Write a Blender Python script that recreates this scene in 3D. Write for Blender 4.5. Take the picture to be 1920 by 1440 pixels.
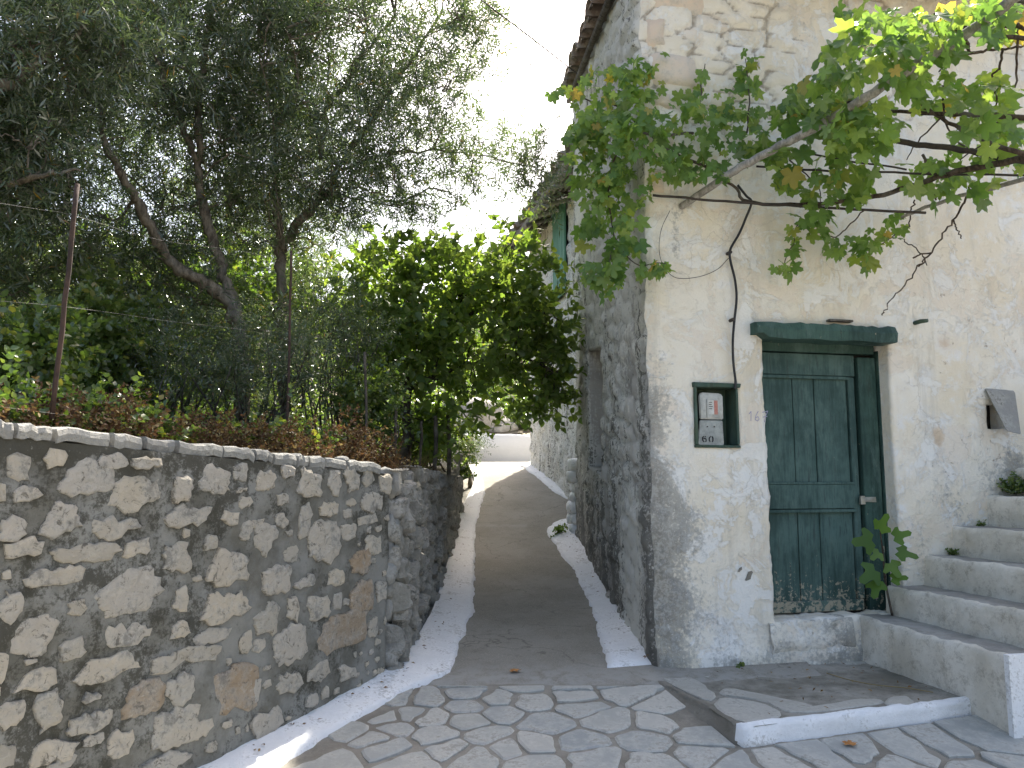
import bpy, bmesh, math, random
import numpy as np
from mathutils import Vector, Matrix, Euler

for o in list(bpy.data.objects):
    bpy.data.objects.remove(o)
scene = bpy.context.scene
COL = scene.collection
RAD = math.radians

# ------------------------------------------------------------------ camera, sky, sun, exposure
EYE = 1.5
F = 1450.0                       # focal length in photo pixels (1920 wide)
PITCH = math.atan(170.0 / F)
cam_d = bpy.data.cameras.new('camera')
cam = bpy.data.objects.new('camera', cam_d)
COL.objects.link(cam)
cam_d.sensor_fit = 'HORIZONTAL'
cam_d.sensor_width = 36.0
cam_d.lens = 36.0 * F / 1920.0
cam_d.clip_start = 0.05
cam_d.clip_end = 1000.0
cam.location = (0, 0, EYE)
cam.rotation_euler = (RAD(90) + PITCH, 0, 0)
scene.camera = cam

SUN_EL, SUN_AZ = 51.2, 20.5      # azimuth clockwise from +Y (to the right)
world = bpy.data.worlds.new('World')
scene.world = world
world.use_nodes = True
wn = world.node_tree
sky = wn.nodes.new('ShaderNodeTexSky')
sky.sky_type = 'NISHITA'
sky.sun_disc = False
sky.sun_elevation = RAD(SUN_EL)
sky.sun_rotation = RAD(SUN_AZ)
sky.altitude = 100
sky.dust_density = 6.0
sky.ozone_density = 0.2
sky.air_density = 1.0
wn.links.new(sky.outputs[0], wn.nodes['Background'].inputs[0])
wn.nodes['Background'].inputs[1].default_value = 0.15

sun_d = bpy.data.lights.new('sun', 'SUN')
sun_d.energy = 5.0
sun_d.angle = RAD(0.53)
sun_d.color = (1.0, 0.95, 0.86)
sun = bpy.data.objects.new('sun', sun_d)
COL.objects.link(sun)
sdir = Vector((math.sin(RAD(SUN_AZ)) * math.cos(RAD(SUN_EL)), math.cos(RAD(SUN_AZ)) * math.cos(RAD(SUN_EL)), math.sin(RAD(SUN_EL))))
sun.rotation_euler = (-sdir).to_track_quat('-Z', 'Y').to_euler()
sun.location = sdir * 30

vs = scene.view_settings
vs.view_transform = 'Standard'
vs.look = 'None'
vs.gamma = 1.0
vs.use_curve_mapping = False
vs.exposure = 1.55
scene.cycles.max_bounces = 8
scene.cycles.diffuse_bounces = 4
scene.cycles.transparent_max_bounces = 8

# ------------------------------------------------------------------ geometry of the view
cp, sp = math.cos(PITCH), math.sin(PITCH)

def ray(px, py):
    u = -(py - 720.0) / F
    return np.array([(px - 960.0) / F, cp - sp * u, sp + cp * u])

def at(px, py, Y):               # the point on that line of sight at distance Y in front
    r = ray(px, py)
    return np.array([0, 0, EYE]) + r * (Y / r[1])

def on_plane(px, py, p0, n):
    r = ray(px, py)
    o = np.array([0, 0, EYE])
    return o + r * (np.dot(np.asarray(p0) - o, n) / np.dot(r, n))

_rd = np.array([(-8, -1.85), (0, -1.60), (3.5, -1.35), (4.8, -1.21), (7, -1.08), (9, -.85), (11, -.42), (12.5, -.05), (14, .2), (17, .28), (40, .6)])
_yy = np.linspace(-8, 40, 961)
_zz = np.interp(_yy, _rd[:, 0], _rd[:, 1])
_k = np.ones(25) / 25
_zz = np.convolve(np.pad(_zz, 12, mode='edge'), _k, 'valid')

def gz(x, y):                    # height of street and alley
    z = np.interp(y, _yy, _zz) + EYE
    return z - 0.035 * np.clip(np.asarray(x) - 1.0, 0, 3) * np.clip((6 - np.asarray(y)) / 2, 0, 1)

def on_ground(px, py, dz=0.0):
    r = ray(px, py)
    lo, hi = 1.0, 30.0
    prev = None
    for Y in np.linspace(1.0, 20, 1200):
        p = np.array([0, 0, EYE]) + r * (Y / r[1])
        d = p[2] - (float(gz(p[0], p[1])) + dz)
        if d <= 0:
            return np.array([p[0], p[1], float(gz(p[0], p[1])) + dz])
    return np.array([p[0], p[1], float(gz(p[0], p[1])) + dz])

# ------------------------------------------------------------------ noise
def _hash(ix, iy, s):
    h = (ix.astype(np.int64) * 374761393 + iy.astype(np.int64) * 668265263 + s * 1442695041) & 0xffffffff
    h = ((h ^ (h >> 13)) * 1274126177) & 0xffffffff
    h = (h ^ (h >> 16)) & 0xffffffff
    return h / 4294967295.0

def vnoise(x, y, s=0):
    x, y = np.asarray(x, float), np.asarray(y, float)
    ix, iy = np.floor(x), np.floor(y)
    fx, fy = x - ix, y - iy
    fx = fx * fx * (3 - 2 * fx)
    fy = fy * fy * (3 - 2 * fy)
    a, b = _hash(ix, iy, s), _hash(ix + 1, iy, s)
    c, d = _hash(ix, iy + 1, s), _hash(ix + 1, iy + 1, s)
    return (a * (1 - fx) + b * fx) * (1 - fy) + (c * (1 - fx) + d * fx) * fy

def fbm(x, y, s=0, o=4):
    t, a, n = 0, 0.5, 0
    for k in range(o):
        t = t + a * vnoise(np.asarray(x) * 2 ** k, np.asarray(y) * 2 ** k, s + k * 17)
        n += a
        a *= 0.55
    return t / n

def cells(x, y, s=0):            # distance to the border between irregular cells, and a number per cell
    x, y = np.asarray(x, float), np.asarray(y, float)
    ix, iy = np.floor(x), np.floor(y)
    f1 = np.full(x.shape, 9.0)
    f2 = np.full(x.shape, 9.0)
    cid = np.zeros(x.shape)
    for dx in (-1, 0, 1):
        for dy in (-1, 0, 1):
            jx, jy = ix + dx, iy + dy
            qx = jx + 0.12 + 0.76 * _hash(jx, jy, s + 1)
            qy = jy + 0.12 + 0.76 * _hash(jx, jy, s + 2)
            d = np.hypot(x - qx, y - qy)
            near = d < f1
            f2 = np.where(near, f1, np.minimum(f2, d))
            cid = np.where(near, _hash(jx, jy, s + 3), cid)
            f1 = np.where(near, d, f1)
    return f2 - f1, cid

def sstep(x, a, b):
    t = np.clip((np.asarray(x, float) - a) / (b - a), 0, 1)
    return t * t * (3 - 2 * t)

# ------------------------------------------------------------------ objects
_loc = {}

def thing(name, label, cat, loc=(0, 0, 0), group=None):
    o = bpy.data.objects.new(name, None)
    COL.objects.link(o)
    o.empty_display_size = 0.1
    o.location = [float(c) for c in loc]
    o['label'] = label
    o['category'] = cat
    if group:
        o['group'] = group
    _loc[o.name] = np.array(loc, float)
    return o

def tag(o, label=None, cat=None, group=None, kind=None):
    if label: o['label'] = label
    if cat: o['category'] = cat
    if group: o['group'] = group
    if kind: o['kind'] = kind
    return o

def offset(parent):
    if parent is None:
        return np.zeros(3)
    p = _loc.get(parent.name, np.zeros(3)).copy()
    return p

def mk(name, verts, faces, m, parent=None, smooth=False, attrs=None, loc=None):
    """verts in world coordinates; loc = where a top-level mesh has its origin"""
    verts = np.asarray(verts, float).reshape(-1, 3)
    off = offset(parent) if parent is not None else (np.zeros(3) if loc is None else np.asarray(loc, float))
    me = bpy.data.meshes.new(name)
    v = (verts - off).astype(np.float32)
    if isinstance(faces, np.ndarray):
        n, k = faces.shape
        me.vertices.add(len(v))
        me.vertices.foreach_set('co', v.ravel())
        me.loops.add(n * k)
        me.loops.foreach_set('vertex_index', faces.astype(np.int32).ravel())
        me.polygons.add(n)
        me.polygons.foreach_set('loop_start', np.arange(0, n * k, k, dtype=np.int32))
        me.polygons.foreach_set('loop_total', np.full(n, k, np.int32))
        me.update(calc_edges=True)
        me.validate()
    else:
        me.from_pydata([tuple(map(float, a)) for a in v], [], [tuple(int(i) for i in f) for f in faces])
        me.update()
    if smooth:
        me.polygons.foreach_set('use_smooth', np.ones(len(me.polygons), bool))
    for k, a in (attrs or {}).items():
        at_ = me.attributes.new(k, 'FLOAT', 'POINT')
        at_.data.foreach_set('value', np.asarray(a, np.float32).ravel())
    if m is not None:
        me.materials.append(m)
    o = bpy.data.objects.new(name, me)
    COL.objects.link(o)
    if parent is not None:
        o.parent = parent
        if parent.name in _loc:
            _loc[o.name] = off.copy()
    elif loc is not None:
        o.location = [float(c) for c in loc]
        _loc[o.name] = off.copy()
    return o

class MB:                        # gathers shapes into one mesh
    def __init__(self):
        self.v, self.f = [], []
        self.n = 0

    def add(self, v, f):
        v = np.asarray(v, float).reshape(-1, 3)
        self.v.append(v)
        self.f += [tuple(int(i) + self.n for i in q) for q in f]
        self.n += len(v)
        return self

    def build(self, name, m, parent=None, smooth=False, loc=None):
        return mk(name, np.concatenate(self.v), self.f, m, parent, smooth, loc=loc)

def tube(pts, radii, sides=6, caps=True):
    pts = np.asarray(pts, float)
    n = len(pts)
    radii = np.broadcast_to(np.asarray(radii, float), (n,))
    tan = np.gradient(pts, axis=0)
    tan /= np.linalg.norm(tan, axis=1, keepdims=True) + 1e-9
    ref = np.array([0.31, 0.17, 0.93]) if abs(tan[0][2]) < 0.9 else np.array([1.0, 0.2, 0.1])
    a = np.cross(tan, ref)
    a /= np.linalg.norm(a, axis=1, keepdims=True) + 1e-9
    b = np.cross(tan, a)
    ang = np.linspace(0, 2 * np.pi, sides, endpoint=False)
    ring = (a[:, None, :] * np.cos(ang)[None, :, None] + b[:, None, :] * np.sin(ang)[None, :, None]) * radii[:, None, None]
    v = (pts[:, None, :] + ring).reshape(-1, 3)
    f = []
    for i in range(n - 1):
        for j in range(sides):
            k = (j + 1) % sides
            f.append((i * sides + j, i * sides + k, (i + 1) * sides + k, (i + 1) * sides + j))
    if caps:
        f.append(tuple(range(sides))[::-1])
        f.append(tuple((n - 1) * sides + j for j in range(sides)))
    return v, f

def smooth_path(pts, n=4, wob=0.0, rnd=None):
    pts = np.asarray(pts, float)
    out = []
    P = np.vstack([2 * pts[0] - pts[1], pts, 2 * pts[-1] - pts[-2]])
    for i in range(1, len(P) - 2):
        for t in np.linspace(0, 1, n, endpoint=False):
            a, b, c, d = P[i - 1], P[i], P[i + 1], P[i + 2]
            out.append(0.5 * ((2 * b) + (c - a) * t + (2 * a - 5 * b + 4 * c - d) * t * t + (3 * b - a - 3 * c + d) * t ** 3))
    out.append(pts[-1])
    out = np.array(out)
    if wob and rnd is not None:
        out[1:-1] += rnd.normal(0, wob, (len(out) - 2, 3))
    return out

def boxv(c, ax, ay, az):         # box from centre and three half-axis vectors
    c, ax, ay, az = map(np.asarray, (c, ax, ay, az))
    v = [c + sx * ax + sy * ay + sz * az for sx in (-1, 1) for sy in (-1, 1) for sz in (-1, 1)]
    f = [(0, 1, 3, 2), (4, 6, 7, 5), (0, 4, 5, 1), (2, 3, 7, 6), (0, 2, 6, 4), (1, 5, 7, 3)]
    return np.array(v), f

def bevel_obj(o, w=0.004, seg=1):
    bm = bmesh.new()
    bm.from_mesh(o.data)
    bmesh.ops.recalc_face_normals(bm, faces=bm.faces)
    bmesh.ops.bevel(bm, geom=list(bm.edges), offset=w, segments=seg, affect='EDGES', clamp_overlap=True)
    bm.to_mesh(o.data)
    bm.free()
    return o

# ------------------------------------------------------------------ material helpers
def S(nt, t, ins=None, **props):
    n = nt.nodes.new(t)
    for k, v in props.items():
        setattr(n, k, v)
    for k, v in (ins or {}).items():
        s = n.inputs[k]
        if isinstance(v, bpy.types.NodeSocket):
            nt.links.new(v, s)
        else:
            s.default_value = v
    return n

def col4(c):
    return (c[0], c[1], c[2], 1.0)

def mixc(nt, fac, a, b, blend='MIX'):
    n = nt.nodes.new('ShaderNodeMix')
    n.data_type = 'RGBA'
    n.blend_type = blend
    for i, v in ((0, fac), (6, a), (7, b)):
        if isinstance(v, bpy.types.NodeSocket):
            nt.links.new(v, n.inputs[i])
        else:
            n.inputs[i].default_value = col4(v) if i > 0 else v
    return n.outputs[2]

def math_(nt, op, a, b=0.0, clamp=False):
    n = nt.nodes.new('ShaderNodeMath')
    n.operation = op
    n.use_clamp = clamp
    for i, v in ((0, a), (1, b)):
        if isinstance(v, bpy.types.NodeSocket):
            nt.links.new(v, n.inputs[i])
        else:
            n.inputs[i].default_value = v
    return n.outputs[0]

def mr(nt, v, a, b, c=0.0, d=1.0, smooth=True):
    n = nt.nodes.new('ShaderNodeMapRange')
    if smooth:
        n.interpolation_type = 'SMOOTHSTEP'
    nt.links.new(v, n.inputs[0])
    for i, x in ((1, a), (2, b), (3, c), (4, d)):
        n.inputs[i].default_value = x
    return n.outputs[0]

def noise(nt, vec, scale, detail=4.0, rough=0.6, dist=0.0):
    n = S(nt, 'ShaderNodeTexNoise', {'Vector': vec, 'Scale': scale, 'Detail': detail, 'Roughness': rough, 'Distortion': dist})
    return n.outputs[0]

def voro(nt, vec, scale, feature='F1', rnd=1.0):
    n = S(nt, 'ShaderNodeTexVoronoi', {'Vector': vec, 'Scale': scale, 'Randomness': rnd}, feature=feature)
    return n.outputs[0]

def pos(nt, scale=(1, 1, 1)):
    g = nt.nodes.new('ShaderNodeNewGeometry')
    m = S(nt, 'ShaderNodeMapping', {'Vector': g.outputs['Position'], 'Scale': scale})
    return m.outputs[0]

def scl(nt, v, k):
    n = nt.nodes.new('ShaderNodeVectorMath')
    n.operation = 'SCALE'
    nt.links.new(v, n.inputs[0])
    n.inputs['Scale'].default_value = k
    return n.outputs[0]

def attr(nt, name):
    return S(nt, 'ShaderNodeAttribute', attribute_name=name).outputs['Fac']

def newmat(name, rough=0.85, spec=0.3):
    m = bpy.data.materials.new(name)
    m.use_nodes = True
    nt = m.node_tree
    b = nt.nodes['Principled BSDF']
    b.inputs['Roughness'].default_value = rough
    b.inputs['Specular IOR Level'].default_value = spec
    return m, nt, b

def setc(nt, b, c):
    if isinstance(c, bpy.types.NodeSocket):
        nt.links.new(c, b.inputs['Base Color'])
    else:
        b.inputs['Base Color'].default_value = col4(c)

def bump(nt, b, h, strength=0.5, dist=0.01):
    n = S(nt, 'ShaderNodeBump', {'Strength': strength, 'Distance': dist, 'Height': h})
    nt.links.new(n.outputs[0], b.inputs['Normal'])
    return n

def simple(name, c1, c2, scale=6.0, rough=0.85, spec=0.3, bstr=0.4, bdist=0.01, bscale=30.0, metal=0.0):
    m, nt, b = newmat(name, rough, spec)
    p = pos(nt)
    n1 = noise(nt, p, scale, 5, 0.65)
    n2 = noise(nt, p, bscale, 4, 0.65)
    f = mr(nt, math_(nt, 'ADD', math_(nt, 'MULTIPLY', n1, 0.7), math_(nt, 'MULTIPLY', n2, 0.3)), 0.36, 0.64)
    setc(nt, b, mixc(nt, f, c1, c2))
    b.inputs['Metallic'].default_value = metal
    bump(nt, b, n2, bstr, bdist)
    return m

# --- walls and grounds
def mat_plaster():
    m, nt, b = newmat('old_whitewash', 0.9, 0.2)
    p = pos(nt)
    big = noise(nt, p, 1.3, 4, 0.6)
    mid = noise(nt, p, 5.0, 6, 0.7)
    fin = noise(nt, p, 38.0, 6, 0.72)
    c = mixc(nt, mr(nt, big, 0.38, 0.62), (0.76, 0.68, 0.53), (0.81, 0.765, 0.665))
    c = mixc(nt, mr(nt, mid, 0.5, 0.68), c, (0.80, 0.78, 0.73))
    stv = noise(nt, pos(nt, (3.2, 3.2, 0.28)), 1.8, 6, 0.7)
    c = mixc(nt, math_(nt, 'MULTIPLY', mr(nt, stv, 0.52, 0.68), 0.32), c, (0.46, 0.42, 0.34))
    # layers of old washes: pinkish, bluish white and bare buff patches with ragged rims
    l1 = noise(nt, p, 2.6, 8, 0.72, 0.5)
    l2 = noise(nt, S(nt, 'ShaderNodeVectorMath', {0: p, 1: (7.3, 2.1, 4.4)}, operation='ADD').outputs[0], 3.4, 8, 0.75, 0.8)
    c = mixc(nt, math_(nt, 'MULTIPLY', mr(nt, l1, 0.54, 0.58), 0.4), c, (0.70, 0.585, 0.45))
    c = mixc(nt, math_(nt, 'MULTIPLY', mr(nt, l2, 0.53, 0.58), 0.75), c, (0.79, 0.78, 0.735))
    sk = noise(nt, p, 95.0, 3, 0.7)
    c = mixc(nt, math_(nt, 'MULTIPLY', mr(nt, sk, 0.64, 0.74), 0.35), c, (0.42, 0.37, 0.30))
    # ochre where the wash has gone
    oc = math_(nt, 'ADD', attr(nt, 'ochre'), math_(nt, 'MULTIPLY', math_(nt, 'SUBTRACT', mid, 0.5), 1.4))
    c = mixc(nt, math_(nt, 'MULTIPLY', mr(nt, oc, 0.45, 0.8), 0.75), c, (0.60, 0.46, 0.31))
    # small flaked spots
    sp_ = math_(nt, 'MULTIPLY', mr(nt, noise(nt, p, 17.0, 3, 0.6, 0.6), 0.66, 0.72), mr(nt, attr(nt, 'peel'), 0.2, 0.8))
    c = mixc(nt, math_(nt, 'MULTIPLY', sp_, 0.7), c, (0.40, 0.32, 0.24))
    # hair cracks
    cr = voro(nt, S(nt, 'ShaderNodeVectorMath', {0: p, 1: scl(nt, S(nt, 'ShaderNodeTexNoise', {'Vector': p, 'Scale': 5.0, 'Detail': 6.0}).outputs[1], 0.35)}, operation='ADD').outputs[0], 2.3, 'DISTANCE_TO_EDGE')
    crm = math_(nt, 'MULTIPLY', mr(nt, cr, 0.0, 0.012, 1.0, 0.0), mr(nt, noise(nt, p, 1.7, 2), 0.46, 0.60))
    c = mixc(nt, math_(nt, 'MULTIPLY', crm, 0.28), c, (0.30, 0.25, 0.20))
    # grey lichen and damp
    g = math_(nt, 'ADD', attr(nt, 'grime'), math_(nt, 'ADD', math_(nt, 'MULTIPLY', math_(nt, 'SUBTRACT', mid, 0.5), 1.3), math_(nt, 'MULTIPLY', math_(nt, 'SUBTRACT', fin, 0.5), 1.9)))
    gm = mr(nt, g, 0.30, 0.85)
    c = mixc(nt, math_(nt, 'MULTIPLY', gm, 0.8), c, mixc(nt, mr(nt, fin, 0.4, 0.6), (0.13, 0.128, 0.11), (0.33, 0.32, 0.285)))
    # open joints between stones
    j = math_(nt, 'ADD', attr(nt, 'joint'), math_(nt, 'MULTIPLY', math_(nt, 'SUBTRACT', fin, 0.5), 0.9))
    c = mixc(nt, math_(nt, 'MULTIPLY', mr(nt, j, 0.42, 1.1), 0.75), c, (0.24, 0.195, 0.145))
    setc(nt, b, c)
    h = math_(nt, 'ADD', math_(nt, 'ADD', math_(nt, 'MULTIPLY', mid, 0.8), math_(nt, 'MULTIPLY', fin, 0.6)), math_(nt, 'ADD', math_(nt, 'MULTIPLY', mr(nt, l1, 0.53, 0.56), -0.16), math_(nt, 'MULTIPLY', mr(nt, l2, 0.53, 0.56), 0.16)))
    h = math_(nt, 'SUBTRACT', h, math_(nt, 'MULTIPLY', sp_, 0.35))
    h = math_(nt, 'SUBTRACT', h, math_(nt, 'MULTIPLY', crm, 0.1))
    bump(nt, b, h, 0.75, 0.018)
    return m

def mat_sidewall(name, white, streak=1.0):
    m, nt, b = newmat(name, 0.92, 0.2)
    p = pos(nt)
    pv = pos(nt, (5.0, 3.2, 0.55))
    st = noise(nt, pv, 1.4, 6, 0.7)
    mid = noise(nt, p, 4.5, 6, 0.7)
    fin = noise(nt, p, 34.0, 6, 0.75)
    base = mixc(nt, attr(nt, 'cell'), (0.33, 0.31, 0.275), (0.50, 0.475, 0.42))
    w = math_(nt, 'ADD', attr(nt, 'wash'), math_(nt, 'ADD', math_(nt, 'MULTIPLY', math_(nt, 'SUBTRACT', st, 0.5), 1.5), math_(nt, 'MULTIPLY', math_(nt, 'SUBTRACT', fin, 0.5), 0.8)))
    c = mixc(nt, mr(nt, w, 0.42, 0.56), base, white)
    g = math_(nt, 'ADD', attr(nt, 'grime'), math_(nt, 'ADD', math_(nt, 'MULTIPLY', math_(nt, 'SUBTRACT', st, 0.5), 2.2 * streak), math_(nt, 'MULTIPLY', math_(nt, 'SUBTRACT', fin, 0.5), 1.7)))
    c = mixc(nt, math_(nt, 'MULTIPLY', mr(nt, g, 0.40, 0.62), 0.9), c, mixc(nt, mid, (0.06, 0.058, 0.048), (0.17, 0.162, 0.138)))
    j = math_(nt, 'ADD', attr(nt, 'joint'), math_(nt, 'MULTIPLY', math_(nt, 'SUBTRACT', fin, 0.5), 0.8))
    c = mixc(nt, math_(nt, 'MULTIPLY', mr(nt, j, 0.5, 0.95), 0.7), c, (0.09, 0.08, 0.065))
    setc(nt, b, c)
    bump(nt, b, math_(nt, 'ADD', math_(nt, 'MULTIPLY', mid, 0.9), math_(nt, 'MULTIPLY', fin, 0.7)), 0.7, 0.02)
    return m

def mat_mortar():
    m, nt, b = newmat('cement_mortar', 0.95, 0.15)
    p = pos(nt)
    a = noise(nt, p, 2.2, 6, 0.7)
    d = noise(nt, p, 9.0, 6, 0.75)
    fin = noise(nt, p, 70.0, 5, 0.75)
    c = mixc(nt, mr(nt, a, 0.38, 0.60), (0.145, 0.137, 0.112), (0.26, 0.252, 0.222))
    dk = math_(nt, 'ADD', attr(nt, 'grime'), math_(nt, 'ADD', math_(nt, 'MULTIPLY', math_(nt, 'SUBTRACT', d, 0.5), 2.2), math_(nt, 'MULTIPLY', math_(nt, 'SUBTRACT', fin, 0.5), 1.2)))
    c = mixc(nt, math_(nt, 'MULTIPLY', mr(nt, dk, 0.36, 0.72), 0.85), c, (0.055, 0.051, 0.038))
    ms = math_(nt, 'ADD', attr(nt, 'moss'), math_(nt, 'MULTIPLY', math_(nt, 'SUBTRACT', d, 0.5), 1.6))
    c = mixc(nt, math_(nt, 'MULTIPLY', mr(nt, ms, 0.5, 0.9), 0.65), c, (0.12, 0.105, 0.045))
    c = mixc(nt, mr(nt, fin, 0.6, 0.75), c, (0.29, 0.28, 0.24))
    setc(nt, b, c)
    bump(nt, b, math_(nt, 'ADD', d, math_(nt, 'MULTIPLY', fin, 0.5)), 0.8, 0.012)
    return m

def mat_stone(name, cols, lich=(0.16, 0.155, 0.14), lichen=0.55, bd=0.012, mortar=False):
    m, nt, b = newmat(name, 0.9, 0.2)
    p = pos(nt)
    oi = nt.nodes.new('ShaderNodeObjectInfo')
    r = oi.outputs['Random']
    n = S(nt, 'ShaderNodeValToRGB')
    nt.links.new(r, n.inputs[0])
    n.color_ramp.interpolation = 'LINEAR'
    els = n.color_ramp.elements
    while len(els) < len(cols):
        els.new(0.5)
    for i, c in enumerate(cols):
        els[i].position = i / (len(cols) - 1)
        els[i].color = col4(c)
    a = noise(nt, p, 7.0, 6, 0.7)
    fin = noise(nt, p, 48.0, 6, 0.75)
    c = mixc(nt, mr(nt, a, 0.4, 0.65), n.outputs[0], (0.60, 0.57, 0.50), 'MIX')
    c2 = mixc(nt, 0.55, n.outputs[0], c)
    l = math_(nt, 'ADD', math_(nt, 'MULTIPLY', math_(nt, 'SUBTRACT', a, 0.5), 1.6), math_(nt, 'MULTIPLY', fin, 1.0))
    c3 = mixc(nt, math_(nt, 'MULTIPLY', mr(nt, l, 0.5, 0.82), lichen), c2, lich)
    h = math_(nt, 'ADD', a, math_(nt, 'MULTIPLY', fin, 0.8))
    if mortar:                   # pits, seams and mortar smeared over the rim
        rg_ = noise(nt, p, 19.0, 8, 0.78, 1.2)
        c3 = mixc(nt, math_(nt, 'MULTIPLY', mr(nt, rg_, 0.55, 0.63), 0.8), c3, (0.15, 0.135, 0.105))
        c3 = mixc(nt, math_(nt, 'MULTIPLY', mr(nt, rg_, 0.44, 0.36), 0.5), c3, (0.68, 0.63, 0.53))
        e = math_(nt, 'ADD', attr(nt, 'edge'), math_(nt, 'MULTIPLY', math_(nt, 'SUBTRACT', rg_, 0.5), 2.6))
        c3 = mixc(nt, math_(nt, 'MULTIPLY', mr(nt, e, 0.68, 1.05), 0.85), c3, mixc(nt, fin, (0.085, 0.08, 0.062), (0.2, 0.19, 0.165)))
        h = math_(nt, 'SUBTRACT', h, math_(nt, 'MULTIPLY', rg_, 1.3))
    setc(nt, b, c3)
    bump(nt, b, h, 0.9, bd)
    return m

def mat_paint_white():
    m, nt, b = newmat('lime_white_paint', 0.88, 0.2)
    p = pos(nt)
    a = noise(nt, p, 6.0, 6, 0.7)
    fin = noise(nt, p, 60.0, 5, 0.7)
    c = mixc(nt, mr(nt, a, 0.35, 0.65), (0.73, 0.725, 0.71), (0.83, 0.825, 0.81))
    dk = math_(nt, 'ADD', math_(nt, 'MULTIPLY', a, 1.2), math_(nt, 'MULTIPLY', fin, 1.0))
    c = mixc(nt, math_(nt, 'MULTIPLY', mr(nt, dk, 1.12, 1.32), 0.6), c, (0.36, 0.34, 0.30))
    setc(nt, b, c)
    bump(nt, b, math_(nt, 'ADD', math_(nt, 'MULTIPLY', a, 1.5), math_(nt, 'MULTIPLY', fin, 0.5)), 0.5, 0.012)
    return m

def mat_asphalt():
    m, nt, b = newmat('worn_road_surface', 0.95, 0.2)
    p = pos(nt)
    a = noise(nt, p, 1.1, 5, 0.65)
    d = noise(nt, p, 10.0, 5, 0.7)
    fin = noise(nt, p, 110.0, 4, 0.8)
    v = voro(nt, p, 190.0)
    c = mixc(nt, mr(nt, a, 0.35, 0.65), (0.205, 0.19, 0.155), (0.28, 0.26, 0.22))
    c = mixc(nt, math_(nt, 'MULTIPLY', mr(nt, d, 0.52, 0.7), 0.5), c, (0.14, 0.128, 0.105))
    c = mixc(nt, mr(nt, fin, 0.46, 0.66), c, mixc(nt, 0.65, c, (0.42, 0.39, 0.33)))
    crk = voro(nt, S(nt, 'ShaderNodeVectorMath', {0: p, 1: scl(nt, S(nt, 'ShaderNodeTexNoise', {'Vector': p, 'Scale': 4.0, 'Detail': 6.0}).outputs[1], 0.4)}, operation='ADD').outputs[0], 0.8, 'DISTANCE_TO_EDGE')
    c = mixc(nt, math_(nt, 'MULTIPLY', mr(nt, crk, 0.0, 0.008, 0.4, 0.0), mr(nt, a, 0.42, 0.52)), c, (0.05, 0.045, 0.035))
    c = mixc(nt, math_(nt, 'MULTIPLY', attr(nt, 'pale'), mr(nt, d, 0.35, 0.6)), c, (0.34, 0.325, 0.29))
    setc(nt, b, c)
    bump(nt, b, math_(nt, 'ADD', fin, math_(nt, 'MULTIPLY', v, 0.8)), 0.6, 0.004)
    return m

def mat_concrete(name, c1, c2, dark=(0.10, 0.095, 0.075), dk=0.5):
    m, nt, b = newmat(name, 0.92, 0.2)
    p = pos(nt)
    a = noise(nt, p, 2.6, 6, 0.7)
    d = noise(nt, p, 12.0, 6, 0.72)
    fin = noise(nt, p, 90.0, 4, 0.75)
    c = mixc(nt, mr(nt, a, 0.36, 0.64), c1, c2)
    x = math_(nt, 'ADD', math_(nt, 'MULTIPLY', d, 0.9), math_(nt, 'MULTIPLY', fin, 0.5))
    c = mixc(nt, math_(nt, 'MULTIPLY', mr(nt, x, 0.66, 0.95), dk), c, dark)
    c = mixc(nt, math_(nt, 'MULTIPLY', mr(nt, fin, 0.6, 0.72), 0.35), c, (0.55, 0.53, 0.48))
    setc(nt, b, c)
    bump(nt, b, math_(nt, 'ADD', d, math_(nt, 'MULTIPLY', fin, 0.5)), 0.6, 0.008)
    return m

def mat_greenpaint(name, green1, green2, chip_lo=0.62, chip_z=None, chip=(0.38, 0.36, 0.27)):
    m, nt, b = newmat(name, 0.7, 0.3)
    p = pos(nt)
    pv = pos(nt, (14, 14, 1.6))
    gr = noise(nt, pv, 2.5, 6, 0.7)
    a = noise(nt, p, 3.0, 5, 0.65)
    fin = noise(nt, p, 26.0, 6, 0.72, 0.4)
    c = mixc(nt, mr(nt, math_(nt, 'ADD', math_(nt, 'MULTIPLY', gr, 0.5), math_(nt, 'MULTIPLY', a, 0.5)), 0.38, 0.62), green1, green2)
    c = mixc(nt, math_(nt, 'MULTIPLY', mr(nt, gr, 0.54, 0.66), 0.55), c, (0.014, 0.020, 0.018))
    c = mixc(nt, math_(nt, 'MULTIPLY', mr(nt, noise(nt, pos(nt, (3, 3, 1.1)), 2.2, 6, 0.7), 0.5, 0.66), 0.5), c, (0.11, 0.17, 0.15) if green1[1] < 0.09 else c)
    k = math_(nt, 'ADD', math_(nt, 'MULTIPLY', fin, 0.75), math_(nt, 'MULTIPLY', gr, 0.25))
    if chip_z is not None:
        z = S(nt, 'ShaderNodeSeparateXYZ', {0: nt.nodes.new('ShaderNodeNewGeometry').outputs['Position']}).outputs[2]
        k = math_(nt, 'ADD', k, mr(nt, z, chip_z[0], chip_z[1], chip_z[2], 0.0, False))
    cm = mr(nt, k, chip_lo, chip_lo + 0.03)
    c = mixc(nt, cm, c, mixc(nt, gr, chip, (0.22, 0.19, 0.14)))
    setc(nt, b, c)
    bump(nt, b, math_(nt, 'SUBTRACT', math_(nt, 'ADD', math_(nt, 'MULTIPLY', gr, 0.7), math_(nt, 'MULTIPLY', fin, 0.3)), math_(nt, 'MULTIPLY', cm, 0.25)), 0.5, 0.006)
    return m

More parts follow.
